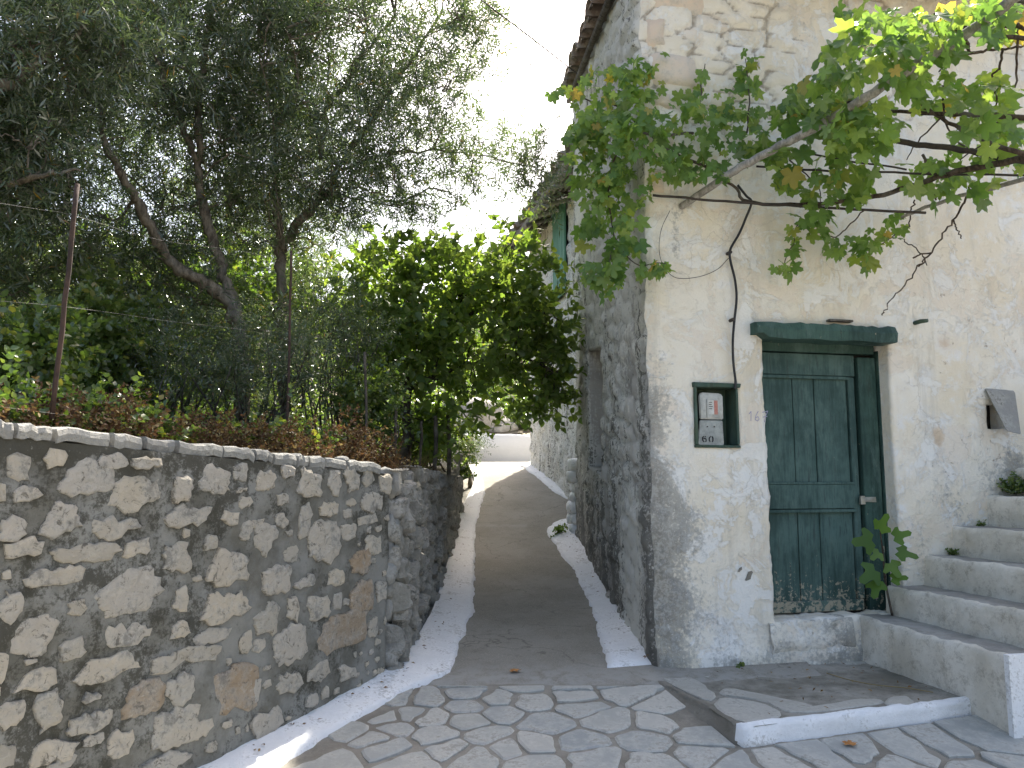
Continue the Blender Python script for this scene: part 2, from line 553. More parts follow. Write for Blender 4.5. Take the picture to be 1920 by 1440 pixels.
def mat_leaf(name, cols, under=None, trans=0.4, rough=0.38, spec=0.5, tcol=None, per='island', tboost=1.0):
    m, nt, b = newmat(name, rough, spec)
    g = nt.nodes.new('ShaderNodeNewGeometry')
    r = g.outputs['Random Per Island'] if per == 'island' else nt.nodes.new('ShaderNodeObjectInfo').outputs['Random']
    n = S(nt, 'ShaderNodeValToRGB')
    nt.links.new(r, n.inputs[0])
    els = n.color_ramp.elements
    while len(els) < len(cols):
        els.new(0.5)
    for i, (q, c) in enumerate(cols):
        els[i].position = q
        els[i].color = col4(c)
    c = n.outputs[0]
    big = noise(nt, pos(nt), 1.6, 3, 0.6)
    c = mixc(nt, 1.0, c, mixc(nt, mr(nt, big, 0.35, 0.65), (0.78, 0.82, 0.75), (1.15, 1.12, 1.0)), 'MULTIPLY')
    top = c
    if under is not None:
        top = mixc(nt, g.outputs['Backfacing'], c, mixc(nt, 0.75, c, under))
    setc(nt, b, top)
    tr = S(nt, 'ShaderNodeBsdfTranslucent')
    tc = mixc(nt, 1.0, c, tcol or (1.5, 1.7, 0.7), 'MULTIPLY')
    nt.links.new(tc, tr.inputs[0])
    mx = S(nt, 'ShaderNodeMixShader', {0: trans})
    nt.links.new(b.outputs[0], mx.inputs[1])
    nt.links.new(tr.outputs[0], mx.inputs[2])
    nt.links.new(mx.outputs[0], nt.nodes['Material Output'].inputs[0])
    return m

def mat_bark(name, c1, c2, scale=22.0):
    m, nt, b = newmat(name, 0.92, 0.15)
    p = pos(nt, (1, 1, 0.35))
    a = noise(nt, p, scale, 6, 0.72)
    big = noise(nt, pos(nt), 3.0, 4, 0.6)
    c = mixc(nt, mr(nt, a, 0.36, 0.64), c1, c2)
    c = mixc(nt, math_(nt, 'MULTIPLY', mr(nt, big, 0.5, 0.65), 0.5), c, (0.23, 0.225, 0.20))
    setc(nt, b, c)
    bump(nt, b, a, 0.9, 0.02)
    return m

M = {}
M['plaster'] = mat_plaster()
M['side'] = mat_sidewall('weathered_side_wall', (0.62, 0.60, 0.53))
M['farwall'] = mat_sidewall('rough_whitewash', (0.70, 0.69, 0.65), 0.6)
M['mortar'] = mat_mortar()
M['stone'] = mat_stone('limestone', [(0.50, 0.45, 0.36), (0.62, 0.54, 0.42), (0.56, 0.51, 0.43), (0.66, 0.57, 0.43), (0.50, 0.46, 0.39)], lichen=0.6, bd=0.022, mortar=True)
M['stone_orange'] = mat_stone('ochre_limestone', [(0.46, 0.34, 0.22), (0.42, 0.33, 0.23)], lichen=0.6, bd=0.022, mortar=True)
M['stone_dark'] = mat_stone('lichened_rubble', [(0.20, 0.19, 0.165), (0.30, 0.285, 0.25), (0.24, 0.225, 0.185), (0.34, 0.32, 0.29)], lich=(0.06, 0.06, 0.05), lichen=0.7, bd=0.02)
M['coping'] = mat_stone('grey_coping', [(0.24, 0.235, 0.215), (0.33, 0.32, 0.29), (0.28, 0.275, 0.25)], lich=(0.10, 0.098, 0.083), lichen=0.75, bd=0.02)
M['paver'] = mat_stone('slate_paving', [(0.29, 0.295, 0.275), (0.41, 0.40, 0.36), (0.34, 0.34, 0.31), (0.44, 0.42, 0.37), (0.30, 0.31, 0.295), (0.38, 0.37, 0.325)], lich=(0.17, 0.165, 0.14), lichen=0.55, bd=0.004)
M['flag'] = mat_stone('worn_flagstone', [(0.36, 0.345, 0.30), (0.42, 0.40, 0.35), (0.33, 0.32, 0.28)], lichen=0.55, bd=0.006)
M['joint'] = mat_concrete('paving_mortar', (0.205, 0.185, 0.15), (0.29, 0.268, 0.225))
M['porch'] = mat_concrete('dirty_concrete', (0.19, 0.175, 0.14), (0.34, 0.32, 0.275), dk=0.75)
M['step'] = mat_concrete('limewashed_step', (0.58, 0.535, 0.44), (0.72, 0.68, 0.59), (0.26, 0.225, 0.17), 0.7)
M['tread'] = mat_concrete('cement_tread', (0.27, 0.258, 0.23), (0.40, 0.385, 0.35), (0.15, 0.14, 0.12), 0.5)
M['white'] = mat_paint_white()
M['fresh_white'] = simple('fresh_whitewash', (0.84, 0.835, 0.82), (0.88, 0.875, 0.86), 4, 0.9, 0.2, 0.3, 0.01, 20)
M['asphalt'] = mat_asphalt()
M['quoin'] = mat_stone('quoin_stone', [(0.66, 0.53, 0.40), (0.73, 0.60, 0.47), (0.69, 0.60, 0.49)], lich=(0.36, 0.32, 0.26), lichen=0.35)
M['door'] = mat_greenpaint('old_green_door_paint', (0.028, 0.060, 0.053), (0.080, 0.138, 0.122), 0.66, (0.48, 0.98, 0.24))
M['frame'] = mat_greenpaint('green_frame_paint', (0.018, 0.044, 0.037), (0.052, 0.105, 0.084), 0.625, (0.5, 1.2, 0.12))
M['shutter'] = mat_greenpaint('pale_green_shutter_paint', (0.10, 0.24, 0.17), (0.13, 0.29, 0.21), 0.8)
M['niche'] = mat_greenpaint('niche_green_paint', (0.035, 0.07, 0.055), (0.075, 0.10, 0.06), 0.66)
M['wood'] = mat_bark('grey_weathered_pole', (0.20, 0.19, 0.165), (0.40, 0.38, 0.34), 30)
M['beam'] = mat_bark('dark_old_timber', (0.05, 0.042, 0.034), (0.15, 0.13, 0.105), 26)
M['bark'] = mat_bark('olive_bark', (0.085, 0.07, 0.052), (0.26, 0.22, 0.165), 22)
M['darkbark'] = mat_bark('dark_bark', (0.03, 0.026, 0.022), (0.09, 0.078, 0.062), 26)
M['vinebark'] = mat_bark('vine_bark', (0.045, 0.034, 0.026), (0.13, 0.10, 0.075), 40)
M['rust'] = simple('rusty_iron', (0.035, 0.025, 0.02), (0.08, 0.048, 0.034), 14, 0.85, 0.3)
M['iron'] = simple('dark_iron', (0.03, 0.026, 0.024), (0.07, 0.055, 0.045), 14, 0.7, 0.4)
M['wire'] = simple('galvanised_wire', (0.12, 0.115, 0.10), (0.2, 0.19, 0.17), 9, 0.6, 0.4)
M['cable'] = simple('black_cable', (0.012, 0.012, 0.013), (0.03, 0.03, 0.03), 9, 0.55, 0.4)
M['alu'] = simple('aluminium_case', (0.30, 0.30, 0.285), (0.44, 0.44, 0.42), 18, 0.32, 0.5, 0.25, 0.004, 40, 0.95)
M['alu_dull'] = simple('dull_aluminium', (0.22, 0.215, 0.19), (0.36, 0.35, 0.30), 12, 0.42, 0.5, 0.25, 0.004, 40, 0.9)
M['tile'] = mat_stone('roof_tile', [(0.16, 0.13, 0.11), (0.24, 0.18, 0.14), (0.20, 0.17, 0.145)], lich=(0.07, 0.065, 0.055), lichen=0.7)
M['cavity'] = simple('dark_cavity', (0.02, 0.018, 0.016), (0.035, 0.03, 0.026), 6)
M['ink'] = simple('violet_ink', (0.30, 0.27, 0.40), (0.42, 0.39, 0.50), 60, 0.9, 0.1)
M['black'] = simple('black_stencil', (0.015, 0.015, 0.017), (0.03, 0.03, 0.03), 20, 0.8)
M['dial'] = simple('meter_dial', (0.50, 0.50, 0.46), (0.58, 0.58, 0.54), 30, 0.3, 0.5)
M['dial_red'] = simple('meter_label_red', (0.42, 0.17, 0.13), (0.50, 0.22, 0.17), 30, 0.4)
M['soil'] = simple('dry_hill_soil', (0.10, 0.08, 0.055), (0.19, 0.165, 0.12), 1.5, 0.95, 0.1, 0.8, 0.05, 12)
M['hill'] = simple('far_hill_scrub', (0.11, 0.125, 0.09), (0.22, 0.22, 0.18), 0.35, 0.95, 0.1, 0.8, 0.2, 3)
M['ground'] = simple('far_ground', (0.13, 0.12, 0.09), (0.20, 0.18, 0.14), 0.3, 0.95, 0.1)
M['rock'] = mat_stone('hill_rock', [(0.30, 0.28, 0.25), (0.40, 0.37, 0.32)], lichen=0.5)

M['olive'] = mat_leaf('olive_leaf', [(0.0, (0.050, 0.082, 0.045)), (0.5, (0.078, 0.114, 0.062)), (0.85, (0.115, 0.150, 0.080)), (0.985, (0.13, 0.15, 0.06)), (0.995, (0.30, 0.17, 0.03)), (1.0, (0.30, 0.17, 0.03))], (0.21, 0.24, 0.205), 0.38, 0.22, 0.9, (1.8, 1.9, 0.9))
M['shrub'] = mat_leaf('shrub_leaf', [(0.0, (0.06, 0.10, 0.032)), (0.6, (0.10, 0.15, 0.05)), (0.95, (0.16, 0.19, 0.06)), (1.0, (0.22, 0.18, 0.05))], (0.14, 0.18, 0.09), 0.42, 0.26, 0.8, (1.8, 2.0, 0.65))
M['mulberry'] = mat_leaf('broad_green_leaf', [(0.0, (0.075, 0.13, 0.034)), (0.6, (0.115, 0.18, 0.048)), (1.0, (0.17, 0.23, 0.065))], (0.14, 0.18, 0.08), 0.5, 0.33, 0.5, (2.3, 2.2, 1.0))
M['vine_i'] = mat_leaf('vine_leaf_mass', [(0.0, (0.085, 0.165, 0.050)), (0.6, (0.145, 0.235, 0.070)), (0.96, (0.21, 0.285, 0.085)), (0.985, (0.28, 0.26, 0.07)), (1.0, (0.36, 0.25, 0.07))], (0.20, 0.25, 0.13), 0.50, 0.42, 0.45, (2.2, 2.1, 0.95))
M['vine_o'] = mat_leaf('vine_leaf', [(0.0, (0.085, 0.165, 0.050)), (0.6, (0.145, 0.235, 0.070)), (0.96, (0.21, 0.285, 0.085)), (0.985, (0.28, 0.26, 0.07)), (1.0, (0.36, 0.25, 0.07))], (0.20, 0.25, 0.13), 0.50, 0.42, 0.45, (2.2, 2.1, 0.95), 'object')
M['fig'] = mat_leaf('fig_leaf', [(0.0, (0.075, 0.15, 0.03)), (1.0, (0.14, 0.23, 0.05))], (0.13, 0.2, 0.07), 0.4, 0.45, 0.4, (1.6, 1.8, 0.6), 'object')
M['dry'] = mat_leaf('dry_weed', [(0.0, (0.055, 0.034, 0.022)), (0.5, (0.115, 0.066, 0.038)), (0.85, (0.16, 0.115, 0.055)), (1.0, (0.24, 0.20, 0.10))], None, 0.25, 0.7, 0.2, (1.4, 1.2, 0.9))
M['straw'] = mat_leaf('straw', [(0.0, (0.20, 0.15, 0.08)), (1.0, (0.40, 0.33, 0.2))], None, 0.3, 0.6, 0.2, (1.3, 1.2, 0.9))
M['litter'] = mat_leaf('dead_leaf', [(0.0, (0.10, 0.06, 0.03)), (0.6, (0.20, 0.11, 0.05)), (1.0, (0.30, 0.21, 0.10))], None, 0.15, 0.7, 0.2, (1.2, 1.1, 0.9))
M['leaf_red'] = simple('red_dead_leaf', (0.22, 0.05, 0.025), (0.34, 0.10, 0.05), 30, 0.7)
M['leaf_orange'] = simple('orange_dead_leaf', (0.34, 0.14, 0.04), (0.46, 0.22, 0.07), 30, 0.7)
M['leaf_green'] = simple('dull_green_leaf', (0.06, 0.10, 0.06), (0.09, 0.14, 0.07), 30, 0.6)
rnd = random.Random(7)
nr = np.random.default_rng(11)

# ================================================================== GROUND
def sheet(name, xs, ys, zf, m, keep=None, parent=None, kind='structure', smooth=True, attrs=None):
    X, Y = np.meshgrid(xs, ys)
    Z = zf(X, Y)
    v = np.stack([X, Y, Z], -1).reshape(-1, 3)
    ny, nx = X.shape
    i = (np.arange(ny - 1)[:, None] * nx + np.arange(nx - 1)[None, :]).ravel()
    f = np.stack([i, i + 1, i + 1 + nx, i + nx], 1)
    if keep is not None:
        cx = (X[:-1, :-1] + X[1:, 1:]) / 2
        cy = (Y[:-1, :-1] + Y[1:, 1:]) / 2
        f = f[keep(cx, cy).ravel()]
    a = {k: g(X, Y) for k, g in (attrs or {}).items()}
    o = mk(name, v, f, m, parent, smooth, attrs=a)
    if kind:
        o['kind'] = kind
    return o

CORNER = np.array([-0.73, 4.83])            # where the retaining wall turns into the alley
WDIR = np.array([-0.521, -1.0])
WDIR = WDIR / np.linalg.norm(WDIR)          # along the wall towards the viewer
WN = np.array([WDIR[1] * -1, WDIR[0]])      # face normal, into the street
WN = WN if WN[0] > 0 else -WN

def wall_x(y):                              # x of the wall's street face
    y = np.asarray(y, float)
    return np.where(y < 4.83, -0.73 - 0.521 * (4.83 - y), -0.70)

ground = sheet('ground', np.linspace(-400, 400, 41), np.linspace(-400, 400, 41), lambda X, Y: np.full(X.shape, -2.2), M['ground'])

def street_z(X, Y):
    return gz(X, Y) - 0.007 + 0.008 * (fbm(X * 3, Y * 3, 5) - 0.5) + 0.006 * (fbm(X * 22, Y * 22, 8) - 0.5)

street = sheet('street', np.arange(-6, 8.01, 0.05), np.arange(-6, 4.86, 0.05), street_z, M['joint'],
               keep=lambda x, y: (x > wall_x(y) - 0.1) & (y < 5.2))

# --- alley between its painted edges (pixel outlines dropped onto the slope)
AL = [on_ground(*p)[:2] for p in [(842, 1268), (850, 1235), (885, 1150), (888, 1100), (890, 1040), (892, 980), (900, 945), (910, 922)]]
AR = [on_ground(*p)[:2] for p in [(1142, 1260), (1126, 1200), (1105, 1130), (1075, 1070), (1047, 1025), (1024, 1002)]]

def alley_z(X, Y):
    return gz(X, Y) + 0.012 * (fbm(X * 1.5, Y * 1.5, 3) - 0.5) * sstep(Y, 4.75, 5.1) + 0.004 - 0.018 * sstep(Y, 4.80, 4.69)

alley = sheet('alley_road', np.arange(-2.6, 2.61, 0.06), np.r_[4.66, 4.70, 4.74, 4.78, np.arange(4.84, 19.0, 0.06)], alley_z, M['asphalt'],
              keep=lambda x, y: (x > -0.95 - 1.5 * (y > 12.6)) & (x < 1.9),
              attrs={'pale': lambda X, Y: np.clip(sstep(Y, 5.25, 4.8) + 0.75 * np.exp(-((Y - 9.95) / 0.07) ** 2) * (X < 0.2) + 1.0 * sstep(Y, 12.2, 13.8), 0, 1)})  # far stretch coloured paler in place of strong sunlight, to bounce onto the white wall

# ------------------------------------------------------------------ paving stones in the street
def clip_half(poly, p, n):
    out = []
    k = len(poly)
    for i in range(k):
        a, b = poly[i], poly[(i + 1) % k]
        da, db = np.dot(a - p, n), np.dot(b - p, n)
        if da <= 0:
            out.append(a)
        if (da < 0 < db) or (db < 0 < da):
            out.append(a + (b - a) * (da / (da - db)))
    return out

def voronoi_polys(seeds, box, maxr=1.2):
    seeds = np.asarray(seeds, float)
    res = []
    for i, s in enumerate(seeds):
        poly = [np.array(q, float) for q in ((box[0], box[2]), (box[1], box[2]), (box[1], box[3]), (box[0], box[3]))]
        d = np.hypot(*(seeds - s).T)
        for j in np.argsort(d)[1:26]:
            if d[j] > maxr * 2:
                break
            m_ = (s + seeds[j]) / 2
            n_ = (seeds[j] - s) / (d[j] + 1e-9)
            poly = clip_half(poly, m_, n_)
            if len(poly) < 3:
                break
        res.append(poly)
    return res

def shrink_round(poly, gap, rs, chaik=1, jag=0.0):
    P = np.array(poly)
    if len(P) < 3:
        return None
    # drop very short edges
    keep = [P[0]]
    for q in P[1:]:
        if np.linalg.norm(q - keep[-1]) > 0.03:
            keep.append(q)
    if np.linalg.norm(keep[-1] - keep[0]) < 0.03 and len(keep) > 3:
        keep.pop()
    P = [np.array(q) for q in keep]
    c = np.mean(P, 0)
    for i in range(len(keep)):
        a, b = keep[i], keep[(i + 1) % len(keep)]
        t = b - a
        n_ = np.array([t[1], -t[0]]) / (np.linalg.norm(t) + 1e-9)
        g = gap * rs.uniform(0.5, 1.5)
        P = clip_half(P, a - n_ * g, n_)
        if len(P) < 3:
            return None
    P = np.array(P)
    for _ in range(chaik):
        Q = []
        for i in range(len(P)):
            a, b = P[i], P[(i + 1) % len(P)]
            w = rs.uniform(0.06, 0.18)
            Q += [a * (1 - w) + b * w, a * w + b * (1 - w)]
        P = np.array(Q)
    # subdivide long edges with a little raggedness
    Q = []
    for i in range(len(P)):
        a, b = P[i], P[(i + 1) % len(P)]
        L = np.linalg.norm(b - a)
        Q.append(a)
        if L > 0.09 and jag:
            k = int(L / 0.07)
            t = (b - a) / L
            n_ = np.array([t[1], -t[0]])
            for q in range(1, k + 1):
                Q.append(a + (b - a) * q / (k + 1) + n_ * rs.normal(0, jag))
    return np.array(Q)

def area(P):
    x, y = P[:, 0], P[:, 1]
    return 0.5 * abs(np.dot(x, np.roll(y, -1)) - np.dot(y, np.roll(x, -1)))

def slab(P, top_fn, thick, edge=0.012, drop=0.006):
    """a flat stone: outline P in the ground plane, top from top_fn, softened rim"""
    c = P.mean(0)
    k = len(P)
    r1 = P
    d = P - c
    r2 = c + d * (1 - edge / (np.linalg.norm(d, axis=1, keepdims=True) + 1e-6))
    r3 = c + d * 0.5
    z1, z2, z3 = top_fn(r1), top_fn(r2), top_fn(r3)
    v = np.vstack([np.c_[r1, z1 - thick], np.c_[r1, z1 - drop], np.c_[r2, z2], np.c_[r3, z3], np.c_[c[None], top_fn(c[None])]])
    f = []
    for ring in range(3):
        for i in range(k):
            j = (i + 1) % k
            f.append((ring * k + i, ring * k + j, (ring + 1) * k + j, (ring + 1) * k + i))
    for i in range(k):
        f.append((3 * k + i, 3 * k + (i + 1) % k, 4 * k))
    return v, f

pix = [(745, 1310), (797, 1310), (875, 1323), (877, 1282), (875, 1301), (932, 1310), (937, 1338), (807, 1347), (880, 1350), (737, 1367),
       (655, 1372), (817, 1380), (912, 1378), (725, 1405), (842, 1405), (890, 1417), (767, 1428), (955, 1400), (722, 1344), (766, 1340),
       (620, 1428), (575, 1405), (985, 1285), (1070, 1285), (995, 1315), (1075, 1306), (1090, 1325), (1170, 1300), (1245, 1325), (1022, 1357),
       (1142, 1350), (1232, 1357), (1210, 1387), (1310, 1382), (995, 1395), (1092, 1392), (1115, 1420), (1002, 1432), (1222, 1436), (1372, 1434),
       (1477, 1434), (1615, 1412), (1677, 1434), (1715, 1410), (1865, 1400), (1777, 1406), (1890, 1427), (1830, 1440), (690, 1335), (1530, 1420),
       (1150, 1281), (700, 1385), (1290, 1345), (1320, 1415)]
seeds = [on_ground(x, min(y, 1440))[:2] for x, y in pix]
seeds = [s for s in seeds]
rs_ = np.random.default_rng(4)
tries = 0
while tries < 9000:
    tries += 1
    q = np.array([rs_.uniform(-4.2, 5.2), rs_.uniform(-1.2, 4.6)])
    if q[1] > 3.55 and -1.6 < q[0] < 3.0:
        continue
    if q[0] < wall_x(q[1]) + 0.2:
        continue
    if min(np.hypot(*(np.array(seeds) - q).T)) < 0.33:
        continue
    seeds.append(q)
polys = voronoi_polys(seeds, (-5, 6, -1.6, 4.78))
STRIP_L = [(742, 1252), (700, 1278), (640, 1312), (560, 1352), (490, 1388), (430, 1425)]
STRIP_R = [(845, 1266), (785, 1290), (720, 1322), (640, 1367), (575, 1405), (520, 1440)]
sl = [on_ground(*p)[:2] for p in STRIP_L]
sr = [on_ground(*p)[:2] for p in STRIP_R]
_d = (sl[-1] - sl[-3]); _d = _d / np.linalg.norm(_d)
for t in (0.6, 1.5, 2.6, 3.8):
    sl.append(sl[5] + WDIR * t)
    sr.append(sr[5] + WDIR * t + np.array([0.02, 0]))
# porch outline on the ground
PORCH_Z = EYE - 1.222
porch_px = [(1196, 1254), (1260, 1292), (1330, 1330), (1388, 1364)]
porch_edge = [on_plane(x, y, (0, 0, PORCH_Z), np.array([0, 0, 1.0]))[:2] for x, y in porch_px]
porch_far = on_plane(1886, 1304, (0, 0, PORCH_Z), np.array([0, 0, 1.0]))[:2]
pe_d = porch_far - porch_edge[-1]
porch_end = porch_edge[-1] + pe_d * 2.6

def in_porch(p):
    a, b = porch_edge[-1], porch_end
    if (b[0] - a[0]) * (p[1] - a[1]) - (b[1] - a[1]) * (p[0] - a[0]) < -0.015:
        return False
    for i in range(3):
        a, b = porch_edge[i], porch_edge[i + 1]
        if (b[0] - a[0]) * (p[1] - a[1]) - (b[1] - a[1]) * (p[0] - a[0]) < -0.02:
            return False
    return True

def in_strip(p):
    for i in range(len(sl) - 1):
        if min(sr[i][1], sr[i + 1][1]) - 1e-6 <= p[1] <= max(sr[i][1], sr[i + 1][1]) + 1e-6:
            t = (p[1] - sr[i][1]) / (sr[i + 1][1] - sr[i][1] + 1e-9)
            if p[0] < sr[i][0] + (sr[i + 1][0] - sr[i][0]) * t - 0.03:
                return True
    return p[0] < wall_x(p[1]) + 0.12

npav = 0
for s, poly in zip(seeds, polys):
    P = shrink_round(poly, 0.012, rs_, 1, 0.007)
    if P is None or len(P) < 5 or area(P) < 0.006:
        continue
    ins = [q for q in P if in_porch(q)]
    if in_porch(s) or in_strip(s + np.array([-0.04, 0])):
        continue
    if len(ins):
        for i in range(3):
            pass
        a, b = porch_edge[-1], porch_end
        n1 = np.array([-(b - a)[1], (b - a)[0]]) / np.linalg.norm(b - a)
        if P.mean(0)[0] > porch_edge[-1][0]:
            P = np.array(clip_half(list(P), a - n1 * 0.03, n1))
        else:
            a, b = porch_edge[0], porch_edge[-1]
            n1 = np.array([-(b - a)[1], (b - a)[0]]) / np.linalg.norm(b - a)
            P = np.array(clip_half(list(P), a - n1 * 0.03, n1))
        if len(P) < 4 or area(P) < 0.006:
            continue
    if P[:, 1].max() > 4.69:
        P = np.array(clip_half(list(P), np.array([0, 4.69]), np.array([0, 1.0])))
        if len(P) < 4:
            continue
    h = rs_.uniform(-0.003, 0.006)
    tilt = rs_.normal(0, 0.014, 2)
    c = P.mean(0)
    fn = lambda q: gz(q[:, 0], q[:, 1]) + 0.002 + h + (q - c) @ tilt + 0.003 * (fbm(q[:, 0] * 9, q[:, 1] * 9, 2) - 0.5)
    v, f = slab(P, fn, 0.03, 0.012, 0.006)
    mk('paving_stone', v, f, M['paver'], street)
    npav += 1

# ------------------------------------------------------------------ white painted edges
def ribbon(name, A, B, n_across, m, hfn, parent=None, seed=0, skirt=0.03, step=0.05, jag=0.006):
    A, B = np.asarray(A), np.asarray(B)
    def dens(P):
        s = np.r_[0, np.cumsum(np.linalg.norm(np.diff(P, axis=0), axis=1))]
        return s
    sa = dens((A + B) / 2)
    n = int(sa[-1] / step) + 2
    t = np.linspace(0, sa[-1], n)
    a = np.c_[np.interp(t, sa, A[:, 0]), np.interp(t, sa, A[:, 1])]
    b = np.c_[np.interp(t, sa, B[:, 0]), np.interp(t, sa, B[:, 1])]
    for P in (a, b):                       # soften the corners of the outline
        for _ in range(3):
            P[1:-1] = (P[:-2] + 2 * P[1:-1] + P[2:]) / 4
    d = b - a
    b = b + d * ((fbm(t * 4, t * 0 + seed, seed + 3) - 0.5) * 0.20 + (fbm(t * 19, t * 0, seed) - 0.5) * 0.11)[:, None]
    s = np.linspace(0, 1, n_across)
    g = a[:, None, :] * (1 - s)[None, :, None] + b[:, None, :] * s[None, :, None]
    X, Y = g[..., 0], g[..., 1]
    Z = gz(X, Y) + hfn(s[None, :], t[:, None]) + 0.014 * (fbm(X * 7, Y * 7, seed) - 0.5) + 0.006 * (fbm(X * 30, Y * 30, seed + 1) - 0.5)
    tl = np.minimum(t, t[-1] - t)
    Z = np.where((tl < 1e-6)[:, None], gz(X, Y) - 0.05, gz(X, Y) + (Z - gz(X, Y)) * sstep(tl, -0.02, 0.22)[:, None] + 0.006)
    top = np.stack([X, Y, Z], -1)
    rim = top[:, -1:, :].copy()
    rim[..., :2] += (d / (np.linalg.norm(d, axis=1, keepdims=True) + 1e-9))[:, None, :] * 0.006
    rim[..., 2] = gz(rim[..., 0], rim[..., 1]) - skirt
    allv = np.concatenate([top, rim], 1)
    k = allv.shape[1]
    i = (np.arange(n - 1)[:, None] * k + np.arange(k - 1)[None, :]).ravel()
    f = np.stack([i, i + 1, i + 1 + k, i + k], 1)
    o = mk(name, allv.reshape(-1, 3), f, m, parent, True)
    o['kind'] = 'structure'
    return o

# alley, left: from the wall to the asphalt
def px_y(p):
    return on_ground(*p)[:2]
kl_w = [px_y(p) for p in [(742, 1252), (770, 1232), (810, 1160), (845, 1040), (858, 970), (884, 925), (890, 905), (884, 888), (872, 876)]]
kl_r = [px_y(p) for p in [(845, 1262), (852, 1235), (885, 1150), (888, 1100), (892, 985), (908, 925), (906, 905), (898, 886), (886, 874)]]
kerb_l = ribbon('painted_edge', sl[::-1] + kl_w[1:], sr[::-1] + kl_r[1:], 10, M['white'], lambda s, t: 0.052 - 0.038 * s ** 1.4, seed=2)
kr_w = [px_y(p) for p in [(1232, 1252), (1184, 1180), (1150, 1110), (1115, 1062), (1096, 1036), (1084, 1018), (1078, 1000), (1076, 985), (1074, 972)]]
kr_r = [px_y(p) for p in [(1142, 1258), (1126, 1200), (1105, 1130), (1075, 1070), (1047, 1030), (1027, 1005), (1026, 994), (1042, 982), (1066, 972)]]
kerb_r = ribbon('painted_edge', kr_w, kr_r, 8, M['white'], lambda s, t: 0.05 - 0.03 * s, seed=3)
kf_w = [px_y(p) for p in [(1084, 938), (1062, 920), (1030, 893), (1008, 877), (994, 869)]]
kf_r = [px_y(p) for p in [(1066, 938), (1040, 924), (1008, 898), (988, 882), (975, 873)]]
kerb_f = ribbon('painted_edge', kf_w, kf_r, 5, M['white'], lambda s, t: 0.05 - 0.03 * s, seed=4)

# ================================================================== HILLSIDE
def hill_h(X, Y):
    dl = np.clip(wall_x(Y) - X, 0, None)
    back = np.clip(Y - 17.3, 0, None)
    base = EYE + 0.02 + 0.16 * np.clip(dl - 0.3, 0, 12) + 0.0 * Y
    z1 = base + 0.12 * np.clip(Y - 5, 0, 10) * sstep(dl, 0.5, 3)
    z2 = EYE + 0.88 + 0.30 * np.clip(back, 0, 25)
    w = sstep(Y, 14.5, 17.4)
    z = np.where(Y > 17.3, np.maximum(z2, z1 * 0 + z2), z1 * (1 - w) + np.maximum(z1, z2) * w)
    far = np.clip(np.hypot(X + 2, Y) - 24, 0, None)
    z = z + 0.07 * np.clip(far, 0, 45)
    return z + 0.22 * (fbm(X * 0.9, Y * 0.9, 21) - 0.5) * sstep(dl + back, 0.2, 1.5) + 0.04 * (fbm(X * 6, Y * 6, 22) - 0.5)

xs = np.r_[np.linspace(-70, -9, 40), np.arange(-8.8, -0.45, 0.15), np.linspace(-0.3, 3, 20), np.linspace(3.6, 60, 30)]
ys = np.r_[np.arange(-4, 19.0, 0.16), np.linspace(19.3, 70, 60)]
hillside = sheet('hillside', xs, ys, hill_h, M['soil'], keep=lambda x, y: (x < wall_x(y) - 0.16) & (y < 17.45) | (y > 17.4))

